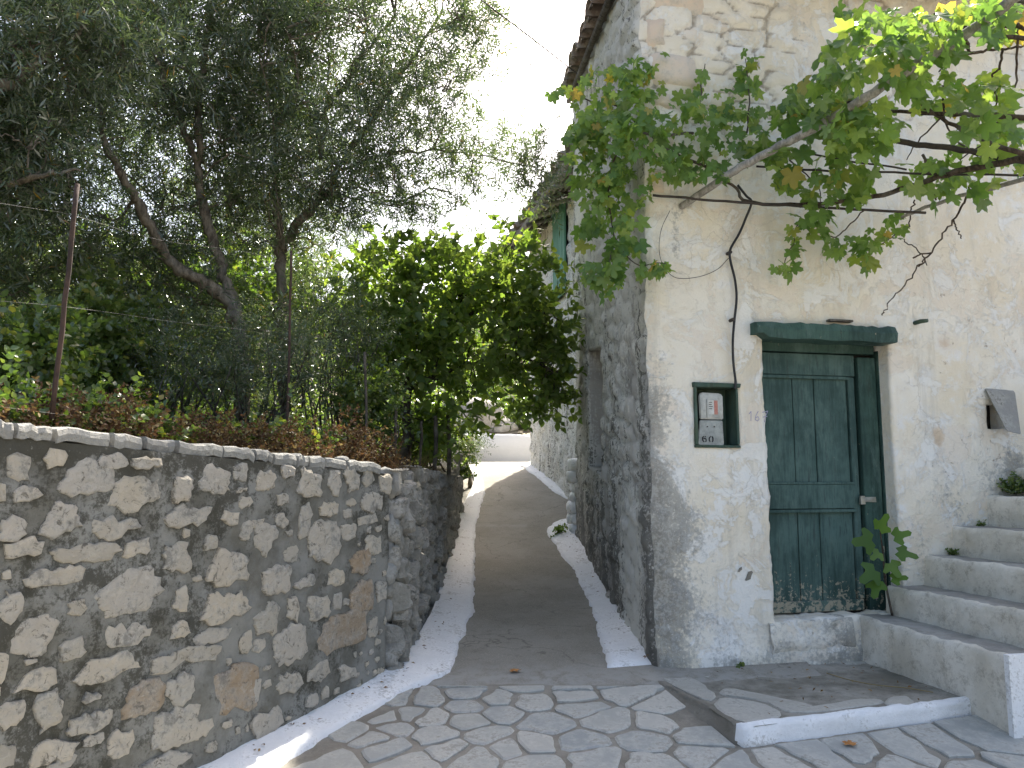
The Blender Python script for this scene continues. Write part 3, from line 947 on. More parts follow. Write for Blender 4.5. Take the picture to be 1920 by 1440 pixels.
# ================================================================== WALL SHEETS
def wall_sheet(name, us, vs_, pf, disp, m, parent, holes=(), attrs=None, jit=0.0, seed=0, depth_attr=None):
    """pf(U,V,D) -> xyz; holes = (u0,u1,v0,v1,depth) with reveals"""
    def with_edges(a, ed):
        a = np.asarray(a)
        st = np.median(np.diff(a))
        a = np.array([q for q in a if all(abs(q - e) > 0.45 * st for e in ed)])
        return np.unique(np.r_[a, ed])
    us = with_edges(us, [e for h in holes for e in h[0:2]])
    vs_ = with_edges(vs_, [e for h in holes for e in h[2:4]])
    U, V = np.meshgrid(us, vs_)
    D = disp(U, V)
    nv, nu = U.shape
    keep = np.ones((nv - 1, nu - 1), bool)
    cu, cv = (U[:-1, :-1] + U[1:, 1:]) / 2, (V[:-1, :-1] + V[1:, 1:]) / 2
    Uj, Vj = U.copy(), V.copy()
    for h in holes:
        u0, u1, v0, v1 = h[:4]
        keep &= ~((cu > u0) & (cu < u1) & (cv > v0) & (cv < v1))
        j = h[5] if len(h) > 5 else 0.004
        onu = ((np.abs(U - u0) < 1e-6) | ((np.abs(U - u1) < 1e-6) & (u1 - u0 < 0.6))) & (V > v0 - 1e-6) & (V < v1 + 1e-6)
        onv = ((np.abs(V - v0) < 1e-6) | (np.abs(V - v1) < 1e-6)) & (U > u0 - 1e-6) & (U < u1 + 1e-6)
        Uj += np.where(onu, j * 4 * (fbm(V * 9, U * 3, seed + 31, 3) - 0.5), 0)
        Vj += np.where(onv, j * 4 * (fbm(U * 9, V * 3, seed + 32, 3) - 0.5), 0)
    P = pf(Uj, Vj, D).reshape(-1, 3)
    i = (np.arange(nv - 1)[:, None] * nu + np.arange(nu - 1)[None, :])
    f = np.stack([i, i + 1, i + 1 + nu, i + nu], -1)[keep]
    a = {k: np.clip(g(U, V), -1, 2).ravel() for k, g in (attrs or {}).items()}
    verts = [P]
    faces = [f]
    n0 = len(P)
    extra = {k: [a[k]] for k in a}
    for h in holes:
        u0, u1, v0, v1, dep = h[:5]
        iu0, iu1 = np.argmin(abs(us - u0)), np.argmin(abs(us - u1))
        iv0, iv1 = np.argmin(abs(vs_ - v0)), np.argmin(abs(vs_ - v1))
        loop = [(iv0, k) for k in range(iu0, iu1)] + [(k, iu1) for k in range(iv0, iv1)] + [(iv1, k) for k in range(iu1, iu0, -1)] + [(k, iu0) for k in range(iv1, iv0, -1)]
        idx = np.array([r * nu + c for r, c in loop])
        L = len(idx)
        prev = idx
        for q in (0.12, 0.5, 1.0):
            uu, vv = Uj.ravel()[idx], Vj.ravel()[idx]
            back = pf(uu[None], vv[None], (D.ravel()[idx] * (1 - q) - dep * q + 0.006 * (fbm(uu * 20 + q * 9, vv * 20, 5) - 0.5) * (q < 1))[None]).reshape(-1, 3)
            verts.append(back)
            for k in a:
                extra[k].append(a[k][idx] * (1 - 0.3 * q))
            cur = np.arange(n0, n0 + L)
            n0 += L
            faces.append(np.stack([prev, np.roll(prev, -1), np.roll(cur, -1), cur], 1))
            prev = cur
    a = {k: np.concatenate(x) for k, x in extra.items()}
    return mk(name, np.concatenate(verts), np.concatenate(faces), m, parent, True, attrs=a)

# ================================================================== THE HOUSE
HC = np.array([0.88, 5.0])
FANG = RAD(12.4)
FD = np.array([math.cos(FANG), math.sin(FANG)])      # along the facade
FN = np.array([math.sin(FANG), -math.cos(FANG)])     # out of the facade, towards the street

def FP(u, w, z):
    return np.array([HC[0] + FD[0] * u + FN[0] * w, HC[1] + FD[1] * u + FN[1] * w, z])

def fpx(px, py, w=0.0):
    p = on_plane(px, py, FP(0, w, 0), np.array([FN[0], FN[1], 0]))
    return float(np.dot(p[:2] - HC, FD)), float(p[2])

house = thing('stone_house', 'old two storey stone house with flaking cream whitewash and a dark green door', 'house', (HC[0], HC[1], 0.1))

DW = 0.17                                            # how far the door is set back
du0, dz0 = fpx(1449, 1163)
du1, _ = fpx(1686, 1000)
_, dz1 = fpx(1550, 634)
nu0, nz1 = fpx(1301, 722)
nu1, nz0 = fpx(1386, 838)
hu0, hz1 = fpx(1851, 757)
hu1, hz0 = fpx(1888, 804)
FTOP = EYE + 3.68
u_break = np.r_[np.arange(0, 3.35, 0.024), np.arange(3.4, 5.6, 0.1)]
v_break = np.arange(-0.15, FTOP + 0.01, 0.026)

def corner_wob(z):
    return 0.028 * (fbm(z * 2.2, z * 0 + 3, 41, 4) - 0.5) * 2

def corner_q(z):
    return -0.02 + 0.035 * (fbm(np.asarray(z) * 3.1, np.asarray(z) * 0 + 8, 43, 4) - 0.5) * 2

SE = np.array([0.80, 9.42])
SD = (SE - HC) / np.linalg.norm(SE - HC)
SN = np.array([-SD[1], SD[0]])                       # out of the side wall, into the alley
_, z_stone = fpx(1500, 330)

def f_joint(u, v):
    warp = 0.05 * (fbm(u * 2.5, v * 2.5, 51) - 0.5)
    e, c = cells(u * 3.1 + 2 * warp, (v + warp) * 8.2, 61)
    up = sstep(v, z_stone - 0.25, z_stone + 0.5)
    patch = sstep(fbm(u * 1.3, v * 1.3, 63), 0.40, 0.62)
    return (1 - sstep(e, 0.03, 0.22)) * up * (0.25 + 0.75 * patch)

def f_disp(u, v):
    d = 0.045 * (fbm(u * 1.1, v * 1.1, 71) - 0.5) + 0.022 * (fbm(u * 4, v * 4, 72) - 0.5) + 0.008 * (fbm(u * 16, v * 16, 73) - 0.5)
    d = d - 0.022 * f_joint(u, v)
    d = d + 0.05 * np.exp(-np.clip(v - 0.35, 0, None) / 0.10) * sstep(u, 0.05, 0.3)          # swollen foot of the wall
    return d * sstep(u, 0.0, 0.06) + corner_wob(v) * np.exp(-u / 0.12) - 0.03 * np.exp(-u / 0.035)

zc = lambda py: fpx(1250, py)[1]

def f_grime(u, v):
    edge = np.exp(-(u / (0.20 + 0.18 * sstep(v, zc(840), zc(1000)))) ** 2)
    low = sstep(v, zc(600), zc(800)) * 0.74 + 0.20
    g = edge * low
    g = np.maximum(g, 0.66 * np.exp(-np.clip(v - 0.33, 0, None) / 0.15) * (0.6 + 0.5 * fbm(u * 2, v, 81)))
    # a drip down from the pole's socket, and damp by the steps
    pu, pz = fpx(1272, 395)
    g = np.maximum(g, 0.46 * np.exp(-((u - pu + 0.03) / 0.035) ** 2) * sstep(v, pz - 1.1, pz - 0.2) * (v < pz + 0.02))
    g = np.maximum(g, 0.5 * np.exp(-(((u - pu) / 0.09) ** 2 + ((v - pz) / 0.09) ** 2)))
    for (x, y, rx, ry, a) in ((1790, 940, 60, 90, .50), (1905, 890, 40, 60, .95), (1850, 890, 70, 60, .52), (1730, 1050, 26, 70, .62), (1880, 735, 30, 20, .35), (1580, 1195, 30, 40, .62), (1455, 1195, 70, 30, .35), (1690, 1110, 20, 50, .5)):
        cu_, cz_ = fpx(x, y)
        ru, rz = rx * 5.4 / F, ry * 5.4 / F
        g = np.maximum(g, a * np.exp(-(((u - cu_) / ru) ** 2 + ((v - cz_) / rz) ** 2)))
    g = g * (0.55 + 0.9 * fbm(u * 3, v * 3, 83))
    g = np.maximum(g, 0.30 * sstep(v, z_stone, z_stone + 0.8) * fbm(u * 2.3, v * 2.3, 82))
    return g

def f_peel(u, v):
    r = sstep(u, fpx(1690, 800)[0], fpx(1760, 800)[0]) * sstep(v, zc(1060), zc(900)) * sstep(v, zc(330), zc(560))
    return np.maximum(0.9 * r, 0.25)

def f_ochre(u, v):
    o = 0.25 * fbm(u * 1.4, v * 1.4, 91)
    for (x, y, rx, ry, a) in ((1780, 770, 35, 30, .55), (1760, 820, 18, 22, .9), (1330, 480, 90, 120, .35), (1235, 400, 30, 60, .5), (1780, 640, 60, 40, .5), (1350, 690, 40, 30, .35), (1560, 540, 150, 50, .35), (1555, 590, 110, 14, .6), (1840, 560, 60, 40, .35)):
        cu_, cz_ = fpx(x, y)
        o = np.maximum(o, a * np.exp(-(((u - cu_) / (rx * 5.4 / F)) ** 2 + ((v - cz_) / (ry * 5.4 / F)) ** 2)))
    return o

facade = wall_sheet('wall', u_break, v_break,
                    lambda U, V, D: np.stack([HC[0] + FD[0] * U + FN[0] * D + SN[0] * corner_q(V) * np.exp(-np.abs(U) / 0.05), HC[1] + FD[1] * U + FN[1] * D + SN[1] * corner_q(V) * np.exp(-np.abs(U) / 0.05), V + 0 * U], -1),
                    f_disp, M['plaster'], house,
                    holes=[(du0, du1, dz0, dz1, DW, 0.012), (nu0, nu1, nz0, nz1, 0.15, 0.002), (hu0, hu1, hz0, hz1, 0.14, 0.004)],
                    attrs={'grime': f_grime, 'peel': f_peel, 'ochre': f_ochre, 'joint': f_joint}, seed=3)

# --- alley side: gable wall with rubble showing
SE = np.array([0.80, 9.42])
SD = (SE - HC) / np.linalg.norm(SE - HC)
SN = np.array([-SD[1], SD[0]])                       # out, into the alley
SL = float(np.linalg.norm(SE - HC))

def verge_z(s):                                      # underside of the roof along the gable
    return EYE + 3.62 + 0.26 * np.asarray(s, float)

def s_joint(u, v):
    w = 0.08 * (fbm(u * 2, v * 2, 101) - 0.5)
    e, c = cells(u * 4.2 + w * 6, v * 7.0 + w * 6, 103)
    return (1 - sstep(e, 0.02, 0.2))

def s_cell(u, v):
    w = 0.08 * (fbm(u * 2, v * 2, 101) - 0.5)
    return cells(u * 4.2 + w * 6, v * 7.0 + w * 6, 103)[1]

def s_disp(u, v):
    w = 0.08 * (fbm(u * 2, v * 2, 101) - 0.5)
    e, c = cells(u * 4.2 + w * 6, v * 7.0 + w * 6, 103)
    d = 0.035 * sstep(e, 0.0, 0.35) * (0.4 + c) + 0.06 * (fbm(u * 0.9, v * 0.9, 105) - 0.5) + 0.016 * (fbm(u * 12, v * 12, 106) - 0.5)
    smooth_ = sstep(fbm(u * 1.3, v * 1.3, 107), 0.5, 0.62)
    d = d * (1 - 0.5 * smooth_)
    return d * sstep(u, 0.0, 0.04)

def side_pf(U, V, D):
    x = HC[0] + SD[0] * U + SN[0] * D
    y = HC[1] + SD[1] * U + SN[1] * D
    k = np.exp(-U / 0.12)
    zz = -0.1 + (V + 0.1) / (FTOP + 0.1) * (verge_z(U) + 0.12)
    fw_ = corner_wob(zz) * k - 0.03 * np.exp(-U / 0.035)
    sw_ = corner_q(zz) * np.exp(-U / 0.05)
    x = x + FN[0] * fw_ + SN[0] * sw_
    y = y + FN[1] * fw_ + SN[1] * sw_
    top = verge_z(U) + 0.02
    z = -0.1 + (V + 0.1) / (FTOP + 0.1) * (top + 0.1)
    return np.stack([x, y, z], -1)

def spx(px, py):
    p = on_plane(px, py, np.array([HC[0], HC[1], 0]), np.array([SN[0], SN[1], 0]))
    s = float(np.dot(p[:2] - HC, SD))
    zz = float(p[2])
    return s, (zz + 0.1) / (float(verge_z(s)) + 0.12) * (FTOP + 0.1) - 0.1

bs0, bz1 = spx(1133, 650)
bs1, _ = spx(1103, 650)
_, bz0 = spx(1118, 882)

def s_grime(u, v):
    g = 0.18 + 0.42 * sstep(v, 2.0, 0.3) + 0.15 * fbm(u * 0.8, v * 0.5, 111)
    g = g + 0.24 * np.exp(-(u / 0.25) ** 2) * sstep(v, 3.1, 2.2)
    g = g - 0.55 * np.exp(-((u - 0.62) / 0.42) ** 2) * sstep(v, 1.55, 0.9)      # the pale streaked patch low down
    return g

side = wall_sheet('wall', np.arange(0, SL + 0.01, 0.04), np.arange(-0.1, FTOP + 0.01, 0.035), side_pf, s_disp, M['side'], house,
                  holes=[(bs0, bs1, bz0, bz1, 0.16, 0.012)],
                  attrs={'grime': s_grime, 'joint': lambda u, v: s_joint(u, v) * 0.8, 'cell': s_cell,
                         'wash': lambda u, v: 0.48 + 0.20 * sstep(v, 2.0, 3.2) + 0.35 * np.exp(-((u - 0.62) / 0.4) ** 2) * sstep(v, 1.6, 0.8)}, seed=9)
# blocked window in it: rendered infill
zr = lambda s, v: float(-0.1 + (v + 0.1) / (FTOP + 0.1) * (verge_z(s) + 0.12))
sP = lambda s, w, z: np.array([HC[0] + SD[0] * s + SN[0] * w, HC[1] + SD[1] * s + SN[1] * w, z])
q = [sP(bs0 - .03, -0.155, zr(bs0, bz0) - .03), sP(bs1 + .03, -0.155, zr(bs1, bz0) - .03), sP(bs1 + .03, -0.155, zr(bs1, bz1) + .03), sP(bs0 - .03, -0.155, zr(bs0, bz1) + .03)]
mk('blocked_window', q, [(0, 1, 2, 3)], M['step'], house)
# remaining walls of the house (back, right) so that the sun stays outside
b0, b1, b2 = np.array([SE[0], SE[1]]), np.array([SE[0], SE[1]]) + FD * 5.7, np.array(FP(5.5, 0, 0)[:2])
mbk = MB()
for a, b, za, zb in ((b0, b1, verge_z(SL), verge_z(SL)), (b1, b2, verge_z(SL), EYE + 3.1)):
    mbk.add([(a[0], a[1], -0.3), (b[0], b[1], -0.3), (b[0], b[1], float(zb)), (a[0], a[1], float(za))], [(0, 1, 2, 3)])
mbk.build('wall', M['plaster'], house)

# --- quoins showing at the upper left corner
QPX = [(1212, 18, 1332, -60), (1211, 92, 1250, 26), (1212, 163, 1318, 100), (1222, 200, 1262, 172), (1212, 300, 1270, 246), (1213, 366, 1250, 312)]
for (x0, y0, x1, y1) in QPX:
    u0, z0 = fpx(x0, y0)
    u1, z1 = fpx(x1, y1)
    u0 = max(u0, 0.006)
    n = 7
    uu = np.linspace(u0, u1, n)
    zz = np.linspace(z0, z1, 6)
    UU, ZZ = np.meshgrid(uu, zz)
    r = np.minimum(np.minimum(UU - u0, u1 - UU), np.minimum(ZZ - z0, z1 - ZZ))
    dd = f_disp(UU, ZZ) + 0.004 + 0.014 * sstep(r, 0, 0.02) + 0.008 * (fbm(UU * 9, ZZ * 9, 121) - 0.5) - 0.045 * (r < 1e-6)
    UU = UU + 0.012 * (fbm(ZZ * 14, UU * 14, 122) - 0.5) * (UU > u0 + 0.01)
    ZZ = ZZ + 0.016 * (fbm(ZZ * 14, UU * 14, 123) - 0.5)
    v = np.stack([HC[0] + FD[0] * UU + FN[0] * dd, HC[1] + FD[1] * UU + FN[1] * dd, ZZ], -1).reshape(-1, 3)
    f = [(i * n + j, i * n + j + 1, (i + 1) * n + j + 1, (i + 1) * n + j) for i in range(5) for j in range(n - 1)]
    mk('quoin', v, f, M['quoin'], house, True)

# --- roof: slabs plus tiles along the eaves and the verge
roof_mb = MB()
def roof_pt(s, u, lift=0.0):
    """s = along the gable from the facade, u = along the facade from the gable"""
    b = HC + SD * s + FD * u
    return np.array([b[0], b[1], float(verge_z(s)) + lift])
for s0, s1 in ((-0.28, 2.0), (2.0, SL + 0.12)):
    for lift, flip in ((0.03, 0), (0.09, 1)):
        q = [roof_pt(s0, -0.06, lift), roof_pt(s1, -0.06, lift), roof_pt(s1, 5.8, lift), roof_pt(s0, 5.8, lift)]
        roof_mb.add(q, [(0, 1, 2, 3)] if flip else [(3, 2, 1, 0)])
for s0, s1 in ((-0.28, 2.0), (2.0, SL + 0.12)):
    q = [roof_pt(s0, -0.06, 0.03), roof_pt(s1, -0.06, 0.03), roof_pt(s1, -0.06, 0.09), roof_pt(s0, -0.06, 0.09)]
    roof_mb.add(q, [(0, 1, 2, 3)])
roof = roof_mb.build('roof', M['tile'], house)
v, f = tube([roof_pt(s, -0.075, -0.015) for s in np.linspace(-0.3, SL + .05, 16)], 0.032, 7)
mk('verge_beam', v, f, M['beam'], house, True)
def barrel(p0, p1, r0, r1, up, m, parent):
    ax = p1 - p0
    ax = ax / np.linalg.norm(ax)
    sd_ = np.cross(ax, up); sd_ /= np.linalg.norm(sd_)
    nn = np.cross(sd_, ax)
    A = np.linspace(0, np.pi, 7)
    vv = []
    for (p, r) in ((p0, r0), (p1, r1), (p1, r1 * 0.84), (p0, r0 * 0.84)):
        for a in A:
            vv.append(p + sd_ * math.cos(a) * r + nn * math.sin(a) * r)
    ff = []
    for (a, b) in ((0, 1), (2, 3), (1, 2), (3, 0)):
        for j in range(6):
            ff.append((a * 7 + j, a * 7 + j + 1, b * 7 + j + 1, b * 7 + j))
    return mk('tile', vv, ff, m, parent, True)
for k in range(15):                                # tile row lying along the verge
    s0 = -0.25 + k * 0.30
    a, b = roof_pt(s0, -0.06 + rnd.uniform(-.02, .02), 0.10), roof_pt(min(s0 + 0.36, SL + .15), -0.06 + rnd.uniform(-.02, .02), 0.125)
    barrel(a, b, 0.085, 0.10, np.array([0, 0, 1.0]), M['tile'], house)
for k in range(15):                               # and their uneven ends pointing out over the alley
    s0 = -0.1 + k * 0.31
    a, b = roof_pt(s0 + rnd.uniform(-.02, .02), -0.17 + rnd.uniform(-.03, .03), 0.085), roof_pt(s0, 0.2, 0.12)
    barrel(a, b, 0.10, 0.085, np.array([0, 0, 1.0]), M['tile'], house)
for k in range(22):                                # eaves tiles over the door side
    u0 = -0.1 + k * 0.24
    a, b = roof_pt(-0.36, u0, 0.10), roof_pt(0.12, u0, 0.13)
    barrel(a, b, 0.10, 0.085, np.array([0, 0, 1.0]), M['tile'], house)

# ================================================================== DOOR
def fbox(name, u0, u1, w0, w1, z0, z1, m, parent, bev=0.004, jit=0.0, sub=1):
    v = np.array([FP(u, w, z) for u in (u0, u1) for w in (w0, w1) for z in (z0, z1)])
    if jit:
        v = v + nr.normal(0, jit, v.shape)
    f = [(0, 1, 3, 2), (4, 6, 7, 5), (0, 4, 5, 1), (2, 3, 7, 6), (0, 2, 6, 4), (1, 5, 7, 3)]
    o = mk(name, v, f, m, parent)
    if bev:
        bevel_obj(o, bev)
    return o

door = thing('door', '', '', (0, 0, 0)) if False else None
de = bpy.data.objects.new('door', None)
COL.objects.link(de)
de.parent = house
_loc['door'] = _loc['stone_house'].copy()
dw = -DW + 0.005
zp = lambda py: fpx(1520, py, dw)[1]
up_ = lambda px: fpx(px, 900, dw)[0]
zb, zt = dz0 + 0.012, zp(664)
uL, uR = du0 - 0.0, up_(1610)
# three boards above and three below
for (za, zb_) in ((zp(904), zp(706)), (zp(1128), zp(962))):
    cuts = [uL - 0.05, up_(1493), up_(1534), up_(1596)]
    for i in range(3):
        fbox('plank', cuts[i] + 0.0035, cuts[i + 1] - 0.0035, dw - 0.028, dw - 0.004 + rnd.uniform(-.003, .003), za - 0.02, zb_ + 0.02, M['door'], de, 0.003)
fbox('rail', uL - 0.05, up_(1610), dw - 0.03, dw + 0.016, zp(704), zp(664), M['door'], de, 0.004)
fbox('rail', uL - 0.05, up_(1599), dw - 0.03, dw + 0.014, zp(954), zp(908), M['door'], de, 0.004)
fbox('rail', uL - 0.05, up_(1606), dw - 0.03, dw + 0.018, zb, zp(1126), M['door'], de, 0.004)
fbox('moulding', uL - 0.05, up_(1597), dw + 0.001, dw + 0.022, zp(711), zp(705), M['door'], de, 0.003)
fbox('moulding', uL - 0.05, up_(1599), dw + 0.001, dw + 0.018, zp(908), zp(904), M['door'], de, 0.002)
fbox('moulding', uL - 0.05, up_(1599), dw + 0.001, dw + 0.026, zp(961), zp(955), M['door'], de, 0.003)
fbox('stile', up_(1597), uR - 0.004, dw - 0.03, dw + 0.012, zp(1126) + .002, zp(705) - .002, M['door'], de, 0.004)
fbox('backing', uL - 0.06, du1, dw - 0.06, dw - 0.032, dz0 - 0.02, dz1 + 0.1, M['cavity'], de, 0)
# latch: a pale hasp across the gap
fbox('latch', up_(1609), up_(1634), dw + 0.036, dw + 0.042, zp(942), zp(932), M['alu_dull'], de, 0.002, 0.002)
fbox('latch', up_(1604), up_(1612), dw + 0.03, dw + 0.048, zp(946), zp(930), M['alu_dull'], de, 0.002, 0.002)
df = bpy.data.objects.new('door_frame', None)
COL.objects.link(df)
df.parent = house
_loc['door_frame'] = _loc['stone_house'].copy()
fbox('jamb', up_(1614), up_(1647), dw - 0.05, dw + 0.034, dz0 - 0.01, zp(668), M['frame'], df, 0.005)
fbox('jamb', up_(1649), fpx(1668, 900, dw)[0] + 0.02, dw - 0.05, dw + 0.055, dz0 - 0.01, zp(655), M['frame'], df, 0.006)
fbox('header', uL - 0.06, up_(1646), dw - 0.05, dw + 0.036, zp(662), zp(640) + 0.03, M['frame'], df, 0.005)
# lintel: a heavy split board standing proud of the wall
lu0, lz1 = fpx(1419, 599, 0.09)
lu1, lz1b = fpx(1680, 611, 0.09)
_, lz0 = fpx(1550, 638, 0.09)
n = 26
uu = np.linspace(lu0, lu1, n)
prof = [(-0.06, 0.0), (0.085, 0.006), (0.095, 0.02), (0.10, 0.55), (0.085, 0.93), (0.06, 1.0), (-0.06, 1.0)]
v = []
for i, u in enumerate(uu):
    t = i / (n - 1)
    zt_ = lz1 * (1 - t) + lz1b * t + 0.008 * math.sin(i * 1.9) * rnd.random() - 0.012 * rnd.random() - 0.03 * max(0, 0.10 - t) / 0.1 * 0
    zb2 = lz0 + 0.004 * math.sin(i * 0.8)
    if t < 0.06:
        zb2 += 0.03
    for k, (w, h) in enumerate(prof):
        v.append(FP(u + (0.006 if i == n - 1 else 0) * math.sin(k * 3), w + (0.004 * rnd.random() if 1 < k < 6 else 0), zb2 + (zt_ - zb2) * h))
k = len(prof)
f = [(i * k + j, (i + 1) * k + j, (i + 1) * k + (j + 1) % k, i * k + (j + 1) % k) for i in range(n - 1) for j in range(k)]
f += [tuple(range(k)), tuple((n - 1) * k + j for j in range(k))[::-1]]
lint = mk('lintel', v, f, M['frame'], house)
fbox('lintel_lath', fpx(1552, 604, .02)[0], fpx(1596, 604, .02)[0], 0.0, 0.045, fpx(1575, 604, .02)[1], fpx(1575, 600, .02)[1], M['beam'], house, 0.002)
# sill: rough lump of plastered stone under the door
su0, sz0 = fpx(1449, 1215, 0.06)
su1, _ = fpx(1606, 1200, 0.06)
n, k2 = 26, 8
v = []
for i in range(n):
    for j in range(k2):
        a = j / (k2 - 1)
        u = su0 + (su1 - su0) * i / (n - 1)
        ww = [0.0, 0.060, 0.052, 0.042, 0.036, 0.015, -0.06, -DW - 0.03][j]
        zz = [sz0 - 0.1, sz0, sz0 + 0.06, sz0 + 0.13, dz0 - 0.012, dz0 - 0.003, dz0, dz0][j]
        b_ = 0.045 * (float(fbm(u * 7, a * 3, 141)) - 0.5) + 0.03 * (float(fbm(u * 19, a * 9, 142)) - 0.5)
        v.append(FP(u, ww + b_ * 1.6, zz + b_ * 0.6))
f = [(i * k2 + j, (i + 1) * k2 + j, (i + 1) * k2 + j + 1, i * k2 + j + 1) for i in range(n - 1) for j in range(k2 - 1)]
mk('door_sill', v, f, M['plaster'], house, True, attrs={'grime': 0.38 + 0.4 * np.repeat(sstep(np.linspace(0, 1, n), .6, .95), k2), 'peel': np.full(n * k2, .8), 'ochre': np.full(n * k2, .35), 'joint': np.zeros(n * k2)})

# ================================================================== NICHE AND METER
ne = bpy.data.objects.new('meter_niche', None)
COL.objects.link(ne)
ne.parent = house
_loc['meter_niche'] = _loc['stone_house'].copy()
dn = -0.15
fbox('back_panel', nu0 - 0.02, nu1 + 0.02, dn - 0.02, dn + 0.004, nz0 - 0.02, nz1 + 0.02, M['niche'], ne, 0)
t_ = 0.014
fbox('niche_side', nu1 - t_, nu1 + 0.004, dn, 0.004, nz0 + t_, nz1 - t_ - .001, M['niche'], ne, 0.002, 0.0015)
fbox('niche_side', nu0 - 0.004, nu0 + t_, dn, 0.012, nz0 + t_, nz1 - t_ - .001, M['niche'], ne, 0.002, 0.0015)
fbox('niche_top', nu0 - 0.012, nu1 + 0.012, dn, 0.022, nz1 - t_, nz1 + 0.016, M['niche'], ne, 0.003, 0.002)
fbox('niche_floor', nu0 - 0.006, nu1 + 0.006, dn, 0.012, nz0 - 0.006, nz0 + t_ - .001, M['niche'], ne, 0.003, 0.002)

mw = -0.035                                         # front of the meter
zm = lambda py: fpx(1330, py, mw)[1]
um = lambda px: fpx(px, 790, mw)[0]
meter = thing('electric_meter', 'aluminium electricity meter with a small window in the green niche beside the door', 'electric meter', FP(um(1332), dn + 0.03, zm(836)))
def extr(profile_uz, w0, w1, name, m, parent, bev=0.006):
    k = len(profile_uz)
    v = [FP(u, w0, z) for u, z in profile_uz] + [FP(u, w1, z) for u, z in profile_uz]
    f = [tuple(range(k)), tuple(range(k, 2 * k))[::-1]] + [(i, (i + 1) % k, k + (i + 1) % k, k + i) for i in range(k)]
    o = mk(name, v, f, m, parent)
    if bev:
        bevel_obj(o, bev, 2)
    return o
extr([(um(1313), zm(786)), (um(1357), zm(786)), (um(1357), zm(741)), (um(1352), zm(737)), (um(1317), zm(736)), (um(1312), zm(741))], dn + 0.005, mw, 'casing', M['alu'], meter)
wfr = [(1325, 783), (1347, 783), (1349, 780), (1349, 750), (1346, 747), (1327, 747), (1325, 750)]
extr([(um(x), zm(y)) for x, y in wfr], mw - 0.004, mw + 0.007, 'window_frame', M['alu'], meter, 0.003)
extr([(um(1328), zm(777)), (um(1338.6), zm(777)), (um(1338.6), zm(751)), (um(1328), zm(751))], mw + 0.004, mw + 0.0085, 'dial', M['dial'], meter, 0)
extr([(um(1338.8), zm(777)), (um(1345.5), zm(777)), (um(1345.5), zm(751)), (um(1338.8), zm(751))], mw + 0.004, mw + 0.0083, 'dial', M['dial_red'], meter, 0)
for yy in (754, 758, 762, 766):
    extr([(um(1329), zm(yy + 1.2)), (um(1336 - (yy % 3)), zm(yy + 1.2)), (um(1336 - (yy % 3)), zm(yy)), (um(1329), zm(yy))], mw + 0.0087, mw + 0.0092, 'printed_line', M['black'], meter, 0)
# terminal cover: leans outwards at its foot
ck = [(1313, 788), (1356, 788), (1355, 834), (1351, 836), (1309, 835), (1306, 832)]
kk = len(ck)
v = []
for x, y in ck:
    lean = 0.018 * (y - 788) / 47.0
    v.append(FP(um(x), mw - 0.006 + lean, zm(y)))
for x, y in ck:
    v.append(FP(um(x), dn + 0.01, zm(y)))
cov = mk('terminal_cover', v, [tuple(range(kk)), tuple(range(kk, 2 * kk))[::-1]] + [(i, (i + 1) % kk, kk + (i + 1) % kk, kk + i) for i in range(kk)], M['alu_dull'], meter)
bevel_obj(cov, 0.004, 2)
# stencilled digits 60 on the cover
def strokes(name, segs, m, parent, plane, width):
    """segs: polylines in pixels; plane(px,py)->(u,w,z)"""
    mb = MB()
    for seg in segs:
        P = np.array([plane(x, y) for x, y in seg])
        for a, b in zip(P[:-1], P[1:]):
            d_ = b - a
            L = np.hypot(d_[0], d_[2]) + 1e-9
            nx, nz = -d_[2] / L * width, d_[0] / L * width
            e = d_ / L * width * 0.4
            q_ = [a - e + (nx, 0, nz), b + e + (nx, 0, nz), b + e - (nx, 0, nz), a - e - (nx, 0, nz)]
            mb.add([FP(*s) for s in q_], [(0, 1, 2, 3)])
    return mb.build(name, m, parent)
pl_cov = lambda x, y: np.array([um(x), mw - 0.006 + 0.018 * (y - 788) / 47.0 + 0.0016, zm(y)])
strokes('stencil_number', [[(1318, 818.5), (1315.8, 820.5), (1315.2, 823.5), (1315.8, 826.5), (1317.6, 828.4)], [(1317.4, 823.2), (1319.2, 822.2), (1321.0, 822.8), (1321.8, 824.5), (1321.6, 827), (1320.6, 828.6)], [(1320.2, 818.6), (1321.2, 819.2)],
                           [(1329.2, 819.8), (1327.8, 821.5), (1327.6, 825.5), (1328.6, 828)], [(1333.6, 818.8), (1334.8, 821), (1334.4, 826), (1333.2, 828.4)], [(1330.6, 818.6), (1331.4, 818.8)]],
        M['black'], meter, pl_cov, 0.0042)
for x in (1326, 1339):
    o = np.array(pl_cov(x, 800))
    v, f = tube([FP(o[0], o[1] - 0.002, o[2]), FP(o[0], o[1] + 0.004, o[2])], 0.004, 8)
    mk('screw', v, f, M['rust'], meter)

# house number, pencilled on the plaster
def pl_wall(x, y):
    u, z = fpx(x, y, 0.0)
    d_ = float(f_disp(np.array([[u]]), np.array([[z]]))[0, 0])
    return np.array([u, d_ + 0.004, z])
num = strokes('house_number', [[(1405, 776), (1409, 771), (1408.5, 789)], [(1422.5, 771), (1417.5, 780), (1417, 787), (1420.5, 789.5), (1424, 786), (1422, 781), (1418, 783)],
                               [(1430, 773), (1440.5, 770.5), (1436.5, 780), (1434.5, 791)], [(1431.5, 782), (1439.5, 780.5)]], M['ink'], house, pl_wall, 0.0022)

